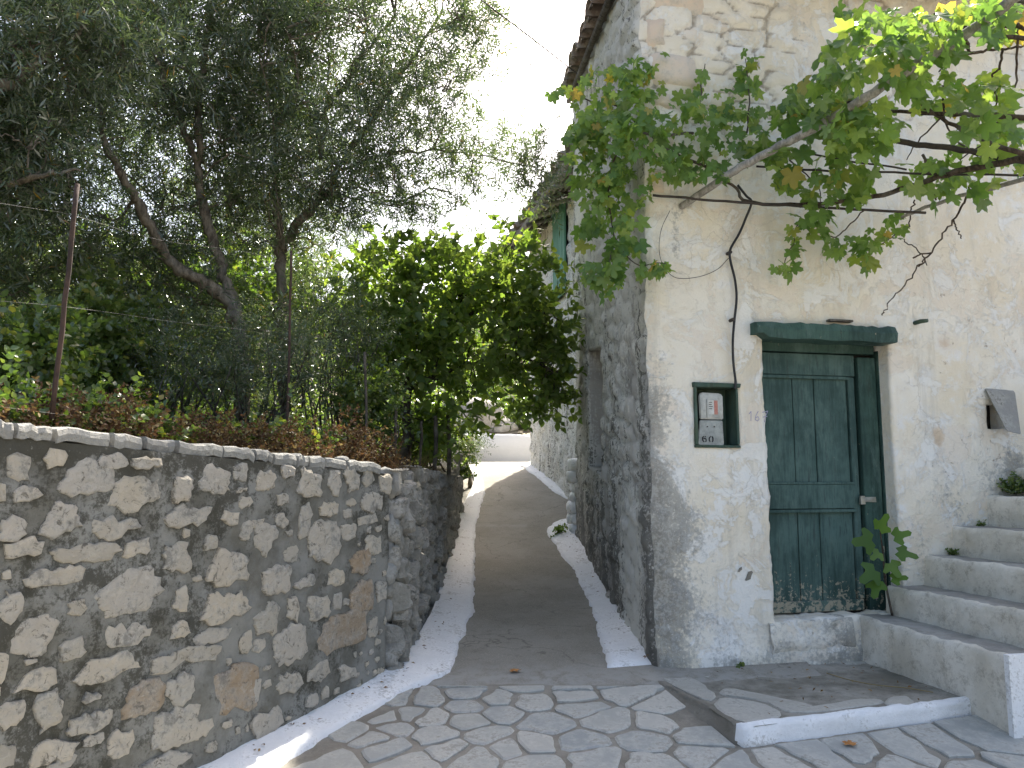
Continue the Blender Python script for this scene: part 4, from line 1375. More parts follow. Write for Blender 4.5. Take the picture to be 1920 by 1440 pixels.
# hole in the wall with a grey slab leaning out of it
fbox('hole_lining', hu0 - 0.02, hu1 + 0.02, -0.16, -0.138, hz0 - 0.02, hz1 + 0.02, M['cavity'], house, 0)
sx = [fpx(1851, 731, 0.03), fpx(1906, 735, 0.03), fpx(1915, 815, 0.13), fpx(1888, 809, 0.13)]
ws = [0.02, 0.02, 0.13, 0.13]
v = [FP(u, w, z) for (u, z), w in zip(sx, ws)] + [FP(u + 0.03, w - 0.05, z + 0.03) for (u, z), w in zip(sx, ws)]
v += []
sl_o = mk('projecting_slab', v, [(0, 1, 2, 3), (7, 6, 5, 4), (0, 4, 5, 1), (1, 5, 6, 2), (2, 6, 7, 3), (3, 7, 4, 0)], M['coping'], house)
bevel_obj(sl_o, 0.006)
# stub of pipe
u, z = fpx(1715, 606)
v, f = tube([FP(u, -0.02, z), FP(u + 0.005, 0.05, z + 0.004), FP(u + 0.02, 0.10, z)], [0.016, 0.016, 0.013], 10)
mk('pipe_stub', v, f, M['niche'], house, True)
# two chipped holes low on the wall
for (x, y, r) in ((1403, 1079, 0.028), (1386, 1068, 0.016)):
    u, z = fpx(x, y)
    d_ = float(f_disp(np.array([[u]]), np.array([[z]]))[0, 0])
    v = [FP(u, d_ + 0.003, z)]
    for i in range(11):
        a = i / 11 * 2 * math.pi
        rr = r * rnd.uniform(0.6, 1.25)
        v.append(FP(u + math.cos(a) * rr * 0.9, d_ + 0.006, z + math.sin(a) * rr + 0.6 * math.cos(a) * rr))
    mk('plaster_chip', v, [(0, 1 + i, 1 + (i + 1) % 11) for i in range(11)], M['porch'], house)

# ================================================================== STEPS AND PORCH
stair = thing('stone_steps', 'limewashed steps with grey treads climbing right of the green door', 'steps', (*FP(1.9, 0.5, 0)[:2], PORCH_Z))
ST = [(1604, 1154, 1885, 1226), (1666, 1098, None, None), (1730, 1041, None, None), (1786, 985, None, None), (1846, 930, None, None), (1905, 876, None, None), (1962, 822, None, None)]
st_u = [fpx(x, y)[0] for x, y, _, _ in ST]
st_z = [fpx(x, y)[1] for x, y, _, _ in ST]
pw = on_plane(1886, 1227, FP(st_u[0], 0, 0), np.array([FD[0], FD[1], 0]))
SW = float(np.dot(pw[:2] - HC, FN))
print('stairs', [round(a, 2) for a in st_u], [round(a, 2) for a in st_z], 'width', SW, 'door', du0, du1, dz0, dz1)
for i in range(7):
    u0 = st_u[i]
    u1 = (st_u[i + 1] if i < 6 else u0 + 1.2) + 0.05
    zt_ = st_z[i]
    zb_ = PORCH_Z - 0.3
    nw, nz_ = 46, 8
    W_ = np.linspace(-0.03 if u0 > du1 else -0.03, SW - 0.005, nw)
    v = []
    # riser, rounded nosing, tread in one ribbon
    prof = [(0.0, zb_)] + [(0.0, PORCH_Z if i == 0 else st_z[i - 1] - 0.02)] + [(0.004, zt_ - 0.10), (0.002, zt_ - 0.035), (0.011, zt_ - 0.011), (0.034, zt_), (0.10, zt_ - 0.003), (u1 - u0, zt_ - 0.004)]
    k = len(prof)
    for j, w in enumerate(W_):
        for q_, (pu, pz) in enumerate(prof):
            wear = 1.9 if 2 <= q_ <= 5 else 1.0
            b_ = (0.026 * (float(fbm(w * 3, i * 7 + pz * 4, 151)) - 0.5) + 0.020 * (float(fbm(w * 12, i * 7 + pz * 14, 152)) - 0.5)) * wear
            v.append(FP(u0 + pu + (b_ if q_ < 6 else 0), w, pz + (b_ * 0.5 if q_ > 1 else 0)))
    f = [(j * k + q_, j * k + q_ + 1, (j + 1) * k + q_ + 1, (j + 1) * k + q_) for j in range(nw - 1) for q_ in range(k - 1)]
    o = mk('step', v, f, M['step'], stair, True)
    o.data.materials.append(M['tread'])
    for p in o.data.polygons:
        if p.index % (k - 1) >= 5:
            p.material_index = 1
# white cheek closing the steps towards the street
v, f = [], []
cheek = [(st_u[0] - 0.012, PORCH_Z - 0.35)] + [q_ for i in range(7) for q_ in ((st_u[i] - 0.012, st_z[i] + 0.012), (st_u[i + 1] - 0.012 if i < 6 else st_u[6] + 1.2, st_z[i] + 0.012))] + [(st_u[6] + 1.2, PORCH_Z - 0.35)]
# build as columns so that the faces stay simple
mbc = MB()
for i in range(7):
    ua, ub = st_u[i] - 0.012, (st_u[i + 1] - 0.012 if i < 6 else st_u[6] + 1.2)
    c = (np.array(FP((ua + ub) / 2, SW + 0.012, 0)) + np.array([0, 0, (st_z[i] + PORCH_Z - 0.35) / 2 + 0.006]))
    bv, bf = boxv(c, np.array([*FD, 0]) * (ub - ua) / 2, np.array([*FN, 0]) * 0.016, np.array([0, 0, (st_z[i] + 0.012 - PORCH_Z + 0.35) / 2]))
    mbc.add(bv, bf)
mbc.build('cheek', M['white'], stair)

# porch: low platform in front of the door
inner = [FP(-0.02, 0.0, 0)[:2], FP(5.5, 0.0, 0)[:2]]
edge_pts = [porch_edge[0]] + porch_edge[1:] + [porch_far, porch_end]
def dens(P, st):
    P = np.asarray(P)
    s = np.r_[0, np.cumsum(np.linalg.norm(np.diff(P, axis=0), axis=1))]
    t = np.r_[np.arange(0, s[-1], st), s[-1]]
    return np.c_[np.interp(t, s, P[:, 0]), np.interp(t, s, P[:, 1])], t
E, te = dens(edge_pts, 0.05)
cl_ = len(dens(edge_pts[:4], 0.05)[0])
En = E + 0.022 * np.c_[fbm(te * 5, te * 0, 161) - 0.5, fbm(te * 5, te * 0 + 9, 162) - 0.5]
tt = np.linspace(0, 1, len(E))
t_in = np.clip((te - te[cl_ - 1]) / (te[-1] - te[cl_ - 1]), 0, 1)
I = inner[0][None] * (1 - t_in)[:, None] + inner[1][None] * t_in[:, None]
k = 22
s = np.linspace(0, 1, k)
G = En[:, None, :] * (1 - s)[None, :, None] + I[:, None, :] * s[None, :, None]
Zt = PORCH_Z + 0.016 * (fbm(G[..., 0] * 4, G[..., 1] * 4, 163) - 0.5) + 0.008 * (fbm(G[..., 0] * 20, G[..., 1] * 20, 164) - 0.5)
Zt[:, 0] -= 0.008
top = np.concatenate([G, Zt[..., None]], -1)
n = len(E)
i_ = (np.arange(n - 1)[:, None] * k + np.arange(k - 1)[None, :]).ravel()
porch = thing('stone_platform', 'low worn stone platform before the green door with a white painted front edge', 'platform', (*porch_edge[0], PORCH_Z))
mk('platform_top', top.reshape(-1, 3), np.stack([i_, i_ + 1, i_ + 1 + k, i_ + k], 1), M['porch'], porch, True)
# risers: bare on the alley side, white paint along the front
def riser(a, b, m, name, bulge, ztop, zbot, nvv=7, flare=0.0):
    P = En[a:b]
    tdir = np.gradient(P, axis=0)
    nrm = np.c_[tdir[:, 1], -tdir[:, 0]]
    nrm /= np.linalg.norm(nrm, axis=1, keepdims=True)
    v = []
    for i in range(len(P)):
        for j in range(nvv):
            h = j / (nvv - 1)
            zz = zbot(P[i]) * (1 - h) + ztop * h
            bb = flare * (1 - h) ** 2 * (1 - (i / (len(P) - 1)) ** 5) + bulge * math.sin(min(1, h * 1.05) * math.pi) ** 0.6 + 0.030 * (float(fbm(te[a + i] * 6, h * 2, 171)) - 0.5) + 0.022 * (float(fbm(te[a + i] * 24, h * 6, 172)) - 0.5)
            v.append((P[i][0] + nrm[i][0] * bb, P[i][1] + nrm[i][1] * bb, zz + (0.004 if j == nvv - 1 else 0)))
    # a short lip over the top
    for i in range(len(P)):
        v.append((P[i][0] - nrm[i][0] * (0.02 + 0.03 * float(fbm(te[a + i] * 9, 0.5, 177))), P[i][1] - nrm[i][1] * (0.02 + 0.03 * float(fbm(te[a + i] * 9, 0.5, 177))), ztop + 0.003 + 0.009 * (rnd.random() - .4)))
    L = len(P)
    f = [(i * nvv + j, (i + 1) * nvv + j, (i + 1) * nvv + j + 1, i * nvv + j + 1) for i in range(L - 1) for j in range(nvv - 1)]
    f += [(i * nvv + nvv - 1, (i + 1) * nvv + nvv - 1, L * nvv + i + 1, L * nvv + i) for i in range(L - 1)]
    return mk(name, v, f, m, porch, True)
zbot = lambda p: float(gz(p[0], p[1])) - 0.04
riser(0, cl_, M['joint'], 'side_riser', 0.004, PORCH_Z, zbot, flare=0.10)
riser(cl_ - 2, n, M['white'], 'painted_riser', 0.01, PORCH_Z + 0.004, zbot)
# flagstones let into the platform
FL = [[(1222, 1262), (1252, 1252), (1318, 1282), (1345, 1306), (1330, 1318), (1268, 1290)],
      [(1335, 1325), (1352, 1308), (1430, 1318), (1470, 1340), (1440, 1352), (1392, 1358)],
      [(1345, 1304), (1360, 1290), (1440, 1305), (1532, 1325), (1520, 1338), (1474, 1337), (1432, 1315)],
      [(1545, 1322), (1610, 1312), (1650, 1312), (1660, 1320), (1560, 1334), (1500, 1338), (1490, 1334)],
      [(1262, 1250), (1310, 1240), (1370, 1243), (1440, 1252), (1420, 1266), (1350, 1262), (1322, 1276)],
      [(1452, 1230), (1520, 1222), (1590, 1222), (1660, 1238), (1600, 1248), (1530, 1240), (1470, 1246)],
      [(1655, 1322), (1668, 1308), (1700, 1306), (1716, 1318), (1700, 1326)]]
for P in FL:
    P = np.array([on_plane(x, y, (0, 0, PORCH_Z), np.array([0, 0, 1.0]))[:2] for x, y in P])
    if area(P) < 1e-4:
        continue
    c = P.mean(0)
    if (P[1] - P[0])[0] * (P[2] - P[0])[1] - (P[1] - P[0])[1] * (P[2] - P[0])[0] < 0:
        P = P[::-1]
    Q = []
    for i in range(len(P)):
        a, b = P[i], P[(i + 1) % len(P)]
        Q += [a * .82 + b * .18, (a + b) / 2 + nr.normal(0, 0.006, 2), a * .18 + b * .82]
    Q = np.array(Q)
    v, f = slab(Q, lambda q: PORCH_Z + 0.009 + 0.006 * (fbm(q[:, 0] * 6, q[:, 1] * 6, 181) - 0.5), 0.03, 0.015, 0.005)
    mk('flagstone', v, f, M['flag'], porch)

# ================================================================== RETAINING WALL (left)
def wall_top(u):                                     # u = metres from the corner towards the viewer
    return EYE + np.interp(u, [0, 2.36, 3.2, 8], [0.055, 0.19, 0.22, 0.3]) - 0.0
WC3 = np.array([CORNER[0], CORNER[1]])
def WP(u, w, z):
    return np.array([WC3[0] + WDIR[0] * u + WN[0] * w, WC3[1] + WDIR[1] * u + WN[1] * w, z])
def wpx(px, py, w=0.02):
    p = on_plane(px, py, WP(0, w, 0), np.array([WN[0], WN[1], 0]))
    return float(np.dot(p[:2] - WC3, WDIR)), float(p[2])
rwall = thing('retaining_wall', 'grey cemented retaining wall with pale limestone lumps set in it, left of the alley', 'stone wall', (*WP(1.2, 0, 0)[:2], 0.05))

def w_disp(u, v):
    return 0.05 * (fbm(u * 1.6, v * 1.6, 201) - 0.5) + 0.03 * (fbm(u * 6, v * 6, 202) - 0.5) + 0.014 * (fbm(u * 20, v * 20, 203) - 0.5) - 0.05 * np.exp(-((u) / 0.03) ** 2)

def w_pf(U, V, D):
    top = wall_top(U) - 0.055
    z = -0.25 + V * (top + 0.25)
    return np.stack([WC3[0] + WDIR[0] * U + WN[0] * D, WC3[1] + WDIR[1] * U + WN[1] * D, z], -1)

wall_sheet('mortar', np.r_[np.arange(0, 3.0, 0.022), np.arange(3.05, 6.6, 0.06)], np.linspace(0, 1, 76), w_pf, lambda u, v: w_disp(u, v * 1.7), M['mortar'], rwall,
           attrs={'grime': lambda u, v: 0.40 + 0.26 * sstep(v, 0.45, 0.05) + 0.25 * fbm(u * 1.7, v * 3, 205) + 0.28 * sstep(v, 0.93, 0.99) - 0.3 * sstep(fbm(u * 1.3, v * 2.2, 208), .5, .65),
                  'moss': lambda u, v: 0.30 * sstep(v, 0.6, 0.2) * sstep(u, 1.6, 0.4) + 0.45 * fbm(u * 2, v * 3, 206) * sstep(u, 0.9, 0.2)})
# back face and top of the core
cb = MB()
us_ = np.linspace(0, 6.5, 14)
for a, b in zip(us_[:-1], us_[1:]):
    cb.add([WP(a, 0.0, wall_top(a) - .055), WP(b, 0.0, wall_top(b) - .055), WP(b, -0.34, wall_top(b) - .055), WP(a, -0.34, wall_top(a) - .055)], [(0, 1, 2, 3)])
    cb.add([WP(a, -0.34, -0.3), WP(b, -0.34, -0.3), WP(b, -0.34, wall_top(b) - .055), WP(a, -0.34, wall_top(a) - .055)], [(3, 2, 1, 0)])
ob = cb.build('core', M['mortar'], rwall)

STONES = [(22, 847, 67, 905), (25, 912, 82, 942), (86, 842, 127, 880), (122, 862, 222, 928), (187, 850, 242, 878), (212, 895, 302, 955), (247, 857, 300, 877),
 (325, 892, 360, 942), (375, 872, 432, 930), (440, 870, 465, 905), (450, 930, 472, 952), (75, 942, 157, 1010), (0, 967, 52, 1020), (180, 965, 262, 1017), (315, 950, 397, 985),
 (420, 952, 450, 985), (455, 977, 480, 1012), (385, 1000, 410, 1032), (12, 1010, 82, 1047), (114, 1017, 225, 1055), (240, 1012, 285, 1042), (312, 1017, 367, 1070), (390, 1027, 468, 1102),
 (485, 882, 519, 922), (530, 870, 553, 895), (560, 880, 602, 932), (617, 880, 641, 927), (650, 878, 681, 920), (685, 877, 707, 912), (522, 925, 545, 945), (565, 947, 588, 1007),
 (605, 942, 635, 967), (655, 935, 675, 950), (685, 923, 723, 958), (650, 957, 668, 972), (677, 964, 711, 983), (520, 962, 543, 990), (480, 982, 523, 1042), (579, 980, 647, 1050),
 (645, 982, 672, 1012), (692, 1005, 721, 1042), (540, 1025, 566, 1053), (665, 1030, 697, 1076), (495, 1060, 545, 1115), (622, 1068, 653, 1098), (480, 973, 498, 993), (195, 1070, 316, 1148),
 (50, 1065, 168, 1100), (0, 1112, 47, 1170), (132, 1125, 170, 1157), (332, 1102, 360, 1150), (380, 1110, 465, 1165), (25, 1162, 108, 1228), (205, 1172, 288, 1210), (327, 1167, 357, 1197),
 (372, 1182, 438, 1207), (117, 1197, 167, 1240), (295, 1212, 413, 1252), (160, 1232, 268, 1272), (42, 1252, 118, 1302), (167, 1297, 198, 1320), (240, 1282, 310, 1347), (317, 1270, 370, 1320),
 (395, 1252, 488, 1340), (77, 1302, 125, 1365), (140, 1337, 215, 1375), (287, 1320, 386, 1400), (212, 1375, 258, 1420), (0, 1320, 50, 1372), (455, 1187, 481, 1225), (0, 1400, 42, 1445),
 (62, 1390, 150, 1438), (270, 1415, 358, 1450), (0, 1225, 18, 1280), (560, 1078, 598, 1106), (484, 1135, 524, 1193), (541, 1117, 565, 1165), (579, 1117, 621, 1165), (630, 1115, 646, 1146),
 (666, 1087, 705, 1153), (514, 1176, 578, 1241), (594, 1150, 696, 1220), (695, 1160, 711, 1195), (636, 1245, 675, 1275), (522, 1262, 566, 1300), (580, 1242, 621, 1276), (478, 1270, 492, 1317),
 (480, 1332, 528, 1376), (602, 1287, 616, 1312), (575, 1302, 596, 1323), (478, 1197, 501, 1222), (165, 1378, 205, 1400), (355, 1350, 400, 1385), (100, 1415, 150, 1445), (712, 1090, 728, 1130), (716, 890, 738, 925), (0, 905, 14, 940)]
ORANGE = {(665, 1030, 697, 1076), (666, 1087, 705, 1153), (240, 1282, 310, 1347), (395, 1252, 488, 1340), (594, 1150, 696, 1220)}

def lump(P, frame, height, rs, sink=0.03, rough=0.18):
    """a rough stone: outline P (u,z) bedded in a wall, bulging out along the normal"""
    c = P.mean(0)
    k = len(P)
    rings = [(1.04, -sink), (0.98, 0.22), (0.90, 0.72), (0.72, 1.0), (0.48, 1.0), (0.22, 0.97)]
    v = []
    ph = rs.uniform(0, 100, 2)
    sc = 2.6 / (math.sqrt(area(P)) + 1e-6)
    tilt = rs.normal(0, 0.25, 2)
    ext = np.abs(P - c).max(0) + 1e-6
    for r, h in rings:
        for q_ in P:
            p = c + (q_ - c) * r
            b_ = float(fbm(p[0] * sc + ph[0], p[1] * sc + ph[1], 7, 4)) - 0.5
            b2 = float(fbm(p[0] * sc * 3 + ph[0], p[1] * sc * 3 + ph[1], 8, 3)) - 0.5
            hh = height * (h + (b_ * 1.3 + b2 * 0.7 + float(np.dot((p - c) / ext, tilt))) * (0.6 if r < 0.99 else 0)) if h > 0 else h
            jit = (1 + (b2 * 0.16 if 0.3 < r < 0.99 else 0))
            p = c + (p - c) * jit
            v.append(frame(p[0], hh, p[1]))
    v.append(frame(c[0], height * (0.95 + rs.normal(0, 0.25)), c[1]))
    f = []
    for ring in range(len(rings) - 1):
        for i in range(k):
            j = (i + 1) % k
            f.append((ring * k + i, (ring + 1) * k + i, (ring + 1) * k + j, ring * k + j))
    L = (len(rings) - 1) * k
    for i in range(k):
        f.append((L + i, len(rings) * k, L + (i + 1) % k))
    return v, f

def ragged(u0, z0, u1, z1, rs, k=None):
    """uneven angular outline filling a box"""
    cu_, cz_ = (u0 + u1) / 2, (z0 + z1) / 2
    ru, rz = abs(u1 - u0) / 2 * 1.17, abs(z1 - z0) / 2 * 1.17
    m_ = rs.integers(5, 8)
    ang = np.sort((np.arange(m_) + rs.uniform(-0.33, 0.33, m_)) / m_ * 2 * np.pi + rs.uniform(0, 6.28))
    e = rs.uniform(0.5, 0.85)
    cn = []
    for a in ang:
        ca, sa = math.cos(a), math.sin(a)
        r = rs.uniform(0.82, 1.12)
        cn.append([cu_ + ru * np.sign(ca) * abs(ca) ** e * r, cz_ + rz * np.sign(sa) * abs(sa) ** e * r])
    cn = np.array(cn)
    out = []
    for i in range(m_):
        a, b = cn[i], cn[(i + 1) % m_]
        L = np.linalg.norm(b - a)
        kk_ = max(1, int(L / 0.018))
        kk_ = min(kk_, 5)
        t = (b - a) / (L + 1e-9)
        nn = np.array([t[1], -t[0]])
        for q_ in range(kk_):
            out.append(a + (b - a) * q_ / kk_ + (nn * rs.normal(0, 0.05 * L) if q_ else 0) + rs.normal(0, 0.0025, 2))
    return np.array(out)

rs3 = np.random.default_rng(33)
for s_ in STONES:
    x0, y0, x1, y1 = s_
    ua, za = wpx(x0, (y0 + y1) / 2)
    ub, zb_ = wpx(x1, (y0 + y1) / 2)
    um_, z1_ = wpx((x0 + x1) / 2, y0)
    _, z0_ = wpx((x0 + x1) / 2, y1)
    slope = (zb_ - za)
    P = ragged(ub, z0_, ua, z1_, rs3)
    if (P[1][0] - P[0][0]) == 0:
        continue
    base = w_disp(np.array([[um_]]), np.array([[((z0_ + z1_) / 2 + .25) / (float(wall_top(um_)) + .2) * 1.7]]))[0, 0]
    hgt = float(rs3.uniform(0.003, 0.011)) + 0.035 * min(abs(ub - ua), abs(z1_ - z0_))
    fr = lambda a, b, c, base=float(base): WP(a, b + base + 0.004, c)
    v, f = lump(P, fr, hgt, rs3)
    kq = len(P)
    mk('stone', v, f, M['stone_orange'] if s_ in ORANGE else M['stone'], rwall, False, attrs={'edge': [1.0] * kq + [.78] * kq + [.5] * kq + [.2] * kq + [0.05] * kq + [0] * (kq + 1)})
# smaller lumps wedged between them
boxes = []
for x0, y0, x1, y1 in STONES:
    ua, za = wpx(x0, (y0 + y1) / 2); ub, _ = wpx(x1, (y0 + y1) / 2)
    _, zt1 = wpx((x0 + x1) / 2, y0); _, zt0 = wpx((x0 + x1) / 2, y1)
    boxes.append((ub, ua, zt0, zt1))
added = 0
for _ in range(6000):
    u = rs3.uniform(0.06, 2.45)
    z = rs3.uniform(float(gz(-1, 4.0)) + 0.08, float(wall_top(u)) - 0.14)
    w_, h_ = rs3.uniform(0.012, 0.034), rs3.uniform(0.010, 0.024)
    if any(b[0] - w_ - .014 < u < b[1] + w_ + .014 and b[2] - h_ - .012 < z < b[3] + h_ + .012 for b in boxes):
        continue
    boxes.append((u - w_, u + w_, z - h_, z + h_))
    P = ragged(u - w_, z - h_, u + w_, z + h_, rs3)
    base = float(w_disp(np.array([[u]]), np.array([[(z + .25) / (float(wall_top(u)) + .2) * 1.7]]))[0, 0])
    v, f = lump(P, lambda a, b, c: WP(a, b + base + .003, c), rs3.uniform(.004, .012), rs3)
    kq = len(P)
    mk('stone', v, f, M['stone'], rwall, True, attrs={'edge': [1.0] * kq + [.85] * kq + [.7] * kq + [.5] * kq + [0.3] * kq + [.2] * (kq + 1)})
    added += 1
    if added > 55:
        break
print('wedge stones', added)
# more of the same wall nearer than the frame
near_ = []
for i in range(4000):
    u = rs3.uniform(2.42, 5.6)
    z = rs3.uniform(0.02, 1.58)
    w_, h_ = rs3.uniform(0.04, 0.11), rs3.uniform(0.03, 0.07)
    if len(near_) > 130 or any(abs(u - b[0]) < w_ + b[2] + .015 and abs(z - b[1]) < h_ + b[3] + .015 for b in near_) or any(b[0] - w_ < u < b[1] + w_ and b[2] - h_ < z < b[3] + h_ for b in boxes):
        continue
    near_.append((u, z, w_, h_))
    P = ragged(u - w_, z - h_, u + w_, z + h_, rs3)
    v, f = lump(P, lambda a, b, c: WP(a, b + 0.004, c), rs3.uniform(.006, .02), rs3)
    kq = len(P)
    mk('stone', v, f, M['stone'], rwall, True, attrs={'edge': [1.0] * kq + [.78] * kq + [.5] * kq + [.2] * kq + [0.05] * kq + [0] * (kq + 1)})
# coping: narrow blocks in a row along the top
cop = [(-60, -2), (0, 27), (35, 100), (111, 208), (218, 270), (279, 330), (340, 420), (424, 482), (485, 515), (520, 560), (563, 583), (586, 612), (616, 654), (658, 716)]
for (xa, xb) in cop:
    ua, _ = wpx(xa, 800)
    ub, _ = wpx(xb, 800)
    n = 6
    h0 = -0.056 + rnd.uniform(-.006, .006)
    v = []
    for i in range(n):
        u = ua + (ub - ua) * i / (n - 1)
        zt_ = float(wall_top(u)) + 0.016 * (rnd.random() - 0.5) - (0.004 if i in (0, n - 1) else 0)
        w_ = 0.014 + 0.010 * (rnd.random() - 0.5)
        for (w, z) in ((-0.30, zt_ + h0 - 0.01), (w_ - 0.004, zt_ + h0), (w_ + 0.003, zt_ + h0 * 0.5), (w_ - 0.002, zt_ - 0.006), (w_ - 0.012, zt_), (-0.30, zt_ + 0.004)):
            v.append(WP(u + 0.004 * (rnd.random() - .5), w, z))
    k = 6
    f = [(i * k + j, i * k + (j + 1) % k, (i + 1) * k + (j + 1) % k, (i + 1) * k + j) for i in range(n - 1) for j in range(k)]
    f += [tuple(range(k))[::-1], tuple((n - 1) * k + j for j in range(k))]
    mk('coping_stone', v, f, M['coping'], rwall)
u_ = 2.9
while u_ < 6.2:
    L = rnd.uniform(0.12, 0.26)
    bv, bf = boxv(WP(u_ + L / 2, -0.13, float(wall_top(u_)) - 0.03), np.array([*WDIR, 0.0]) * (L / 2 - 0.006), np.array([*WN, 0.0]) * 0.16, np.array([0, 0, 0.032]))
    bevel_obj(mk('coping_stone', bv, bf, M['coping'], rwall), 0.008)
    u_ += L
# loose stone lying on the coping
pl = WP(wpx(657, 845)[0], -0.04, float(wall_top(0.3)) + 0.012)
rsx = np.random.default_rng(2)
bm = bmesh.new()
bmesh.ops.create_icosphere(bm, subdivisions=2, radius=0.035)
for vv_ in bm.verts:
    k_ = 1 + 0.5 * (float(fbm(vv_.co.x * 40, vv_.co.y * 40 + vv_.co.z * 30, 9)) - 0.5)
    vv_.co = Vector((vv_.co.x * 1.3 * k_, vv_.co.y * k_, vv_.co.z * 0.62 * k_))
me = bpy.data.meshes.new('loose_stone')
bm.to_mesh(me); bm.free()
me.materials.append(M['coping'])
o = bpy.data.objects.new('loose_stone', me)
COL.objects.link(o)
o.location = pl
tag(o, 'small pale loose stone lying on top of the retaining wall near its corner', 'stone')

# --- dry rubble return of the wall, running up the alley
rub = thing('rubble_wall', 'dark dry rubble wall running up the left side of the alley behind the white edge', 'stone wall', (-0.7, 6.5, 0.2))
RL = 5.7
def RP(u, w, z):                                     # u up the alley from the corner
    return np.array([-0.71 + w, 4.84 + u, z])
def rtop(u):
    return EYE + np.interp(u, [0, 0.8, 2.0, 3.3, 4.2, 5.0, 5.8], [0.03, 0.06, 0.03, 0.0, 0.10, 0.22, 0.34])
def rb(u, v):
    return -0.02 + 0.05 * (fbm(u * 2, v * 2, 221) - 0.5)
wall_sheet('backing', np.arange(0, RL + .01, 0.07), np.linspace(0, 1, 22),
           lambda U, V, D: np.stack([-0.71 + D, 4.84 + U, gz(U * 0 - .7, 4.84 + U) - 0.06 + V * (rtop(U) - gz(U * 0 - .7, 4.84 + U) + 0.02)], -1), rb, M['mortar'], rub,
           attrs={'grime': lambda u, v: 0.75 + 0 * u, 'moss': lambda u, v: 0.5 * fbm(u, v, 3)})
mb_ = MB()
for a in np.arange(0, RL, 0.3):
    b = a + 0.3
    mb_.add([RP(a, 0, rtop(a) - .03), RP(b, 0, rtop(b) - .03), RP(b, -.35, rtop(b) - .03), RP(a, -.35, rtop(a) - .03)], [(0, 1, 2, 3)])
    mb_.add([RP(a, -.35, rtop(a) - .03), RP(b, -.35, rtop(b) - .03), RP(b, -.35, rtop(b) - 1.2), RP(a, -.35, rtop(a) - 1.2)], [(0, 1, 2, 3)])
mb_.build('core', M['mortar'], rub)
sd = []
rs4 = np.random.default_rng(44)
tries = 0
while tries < 4200:
    tries += 1
    q = np.array([rs4.uniform(-0.02, RL), rs4.uniform(0.2, 1.9)])
    g0 = float(gz(-.7, 4.84 + q[0]))
    if not (g0 + 0.02 < q[1] < float(rtop(q[0])) - 0.02):
        continue
    r = 0.125 if q[0] < 3 else 0.16
    if sd and min(np.hypot((np.array(sd)[:, 0] - q[0]) * 0.8, (np.array(sd)[:, 1] - q[1]) * 1.15)) < r:
        continue
    sd.append(q)
nst = 0
for s, poly in zip(sd, voronoi_polys(sd, (-0.02, RL, 0.1, 2.0), 0.6)):
    P = shrink_round(poly, 0.008, rs4, 1, 0.008)
    if P is None or len(P) < 5:
        continue
    g0 = float(gz(-.7, 4.84 + s[0]))
    P[:, 1] = np.clip(P[:, 1], g0 - 0.03, rtop(P[:, 0]) + rs4.uniform(-0.02, 0.03))
    if area(P) < 0.002:
        continue
    v, f = lump(P, lambda a, b, c: RP(a, b - 0.02, c), float(rs4.uniform(0.03, 0.10)), rs4, 0.05)
    mk('stone', v, [tuple(reversed(q)) for q in f], M['stone_dark'], rub)
    nst += 1
print('paving', npav, 'rubble stones', nst)
# the corner itself: a few lumps stacked where the two walls meet
zc0 = float(gz(-.73, 4.83))
z = zc0
while z < EYE - 0.02:
    h = min(rs4.uniform(0.06, 0.15), EYE + 0.05 - z)
    bm = bmesh.new()
    bmesh.ops.create_icosphere(bm, subdivisions=3, radius=1.0)
    ph = rs4.uniform(0, 50)
    for vv_ in bm.verts:
        c = vv_.co
        k_ = 1 + 0.8 * (float(fbm(c.x * 1.6 + ph, c.y * 1.6 + c.z * 1.3, 9)) - 0.5) + 0.3 * (float(fbm(c.x * 5 + ph, c.y * 5 + c.z * 4, 9)) - 0.5)
        s4 = max(abs(c.x), abs(c.y), abs(c.z)) ** 0.12
        vv_.co = Vector((c.x / s4 * 0.066 * k_, c.y / s4 * 0.085 * k_, c.z / s4 * h * 0.62 * k_))
    me = bpy.data.meshes.new('stone')
    bm.to_mesh(me); bm.free()
    me.materials.append(M['stone_dark'] if rs4.random() < 0.6 else M['coping'])
    for p in me.polygons: p.use_smooth = True
    o = bpy.data.objects.new('stone', me)
    COL.objects.link(o)
    o.parent = rub
    o.location = np.array([-0.785 + rs4.normal(0, .02), 4.885 + rs4.normal(0, .012), z + h / 2]) - _loc['rubble_wall']
    o.rotation_euler = (rs4.uniform(-.3, .3), rs4.uniform(-.3, .3), rs4.uniform(-.8, .8))
    z += h

# ================================================================== FAR HOUSE, FAR WALL, PIER
fh = thing('far_house', 'whitewashed rubble house with a green shutter and log eaves further up the alley', 'house', (0.9, 11.5, 1.2))
F0, F1 = np.array([1.16, 9.6]), np.array([0.335, 13.66])
fd = (F1 - F0) / np.linalg.norm(F1 - F0)
fn = np.array([-fd[1], fd[0]])
FLn = float(np.linalg.norm(F1 - F0))
EAVE = EYE + 4.0
def HP(u, w, z):
    return np.array([F0[0] + fd[0] * u + fn[0] * w, F0[1] + fd[1] * u + fn[1] * w, z])
def hpx(px, py, w=0.0):
    p = on_plane(px, py, HP(0, w, 0), np.array([fn[0], fn[1], 0]))
    return float(np.dot(p[:2] - F0, fd)), float(p[2])
def h_disp(u, v):
    e, c = cells(u * 3.6, v * 5.5, 231)
    return 0.04 * sstep(e, 0, 0.3) * (0.3 + c) + 0.05 * (fbm(u * 1.2, v * 1.2, 232) - 0.5) + 0.015 * (fbm(u * 9, v * 9, 233) - 0.5)
wsu0, wsz0 = hpx(1067, 545)
wsu1, wsz1 = hpx(1043, 402)
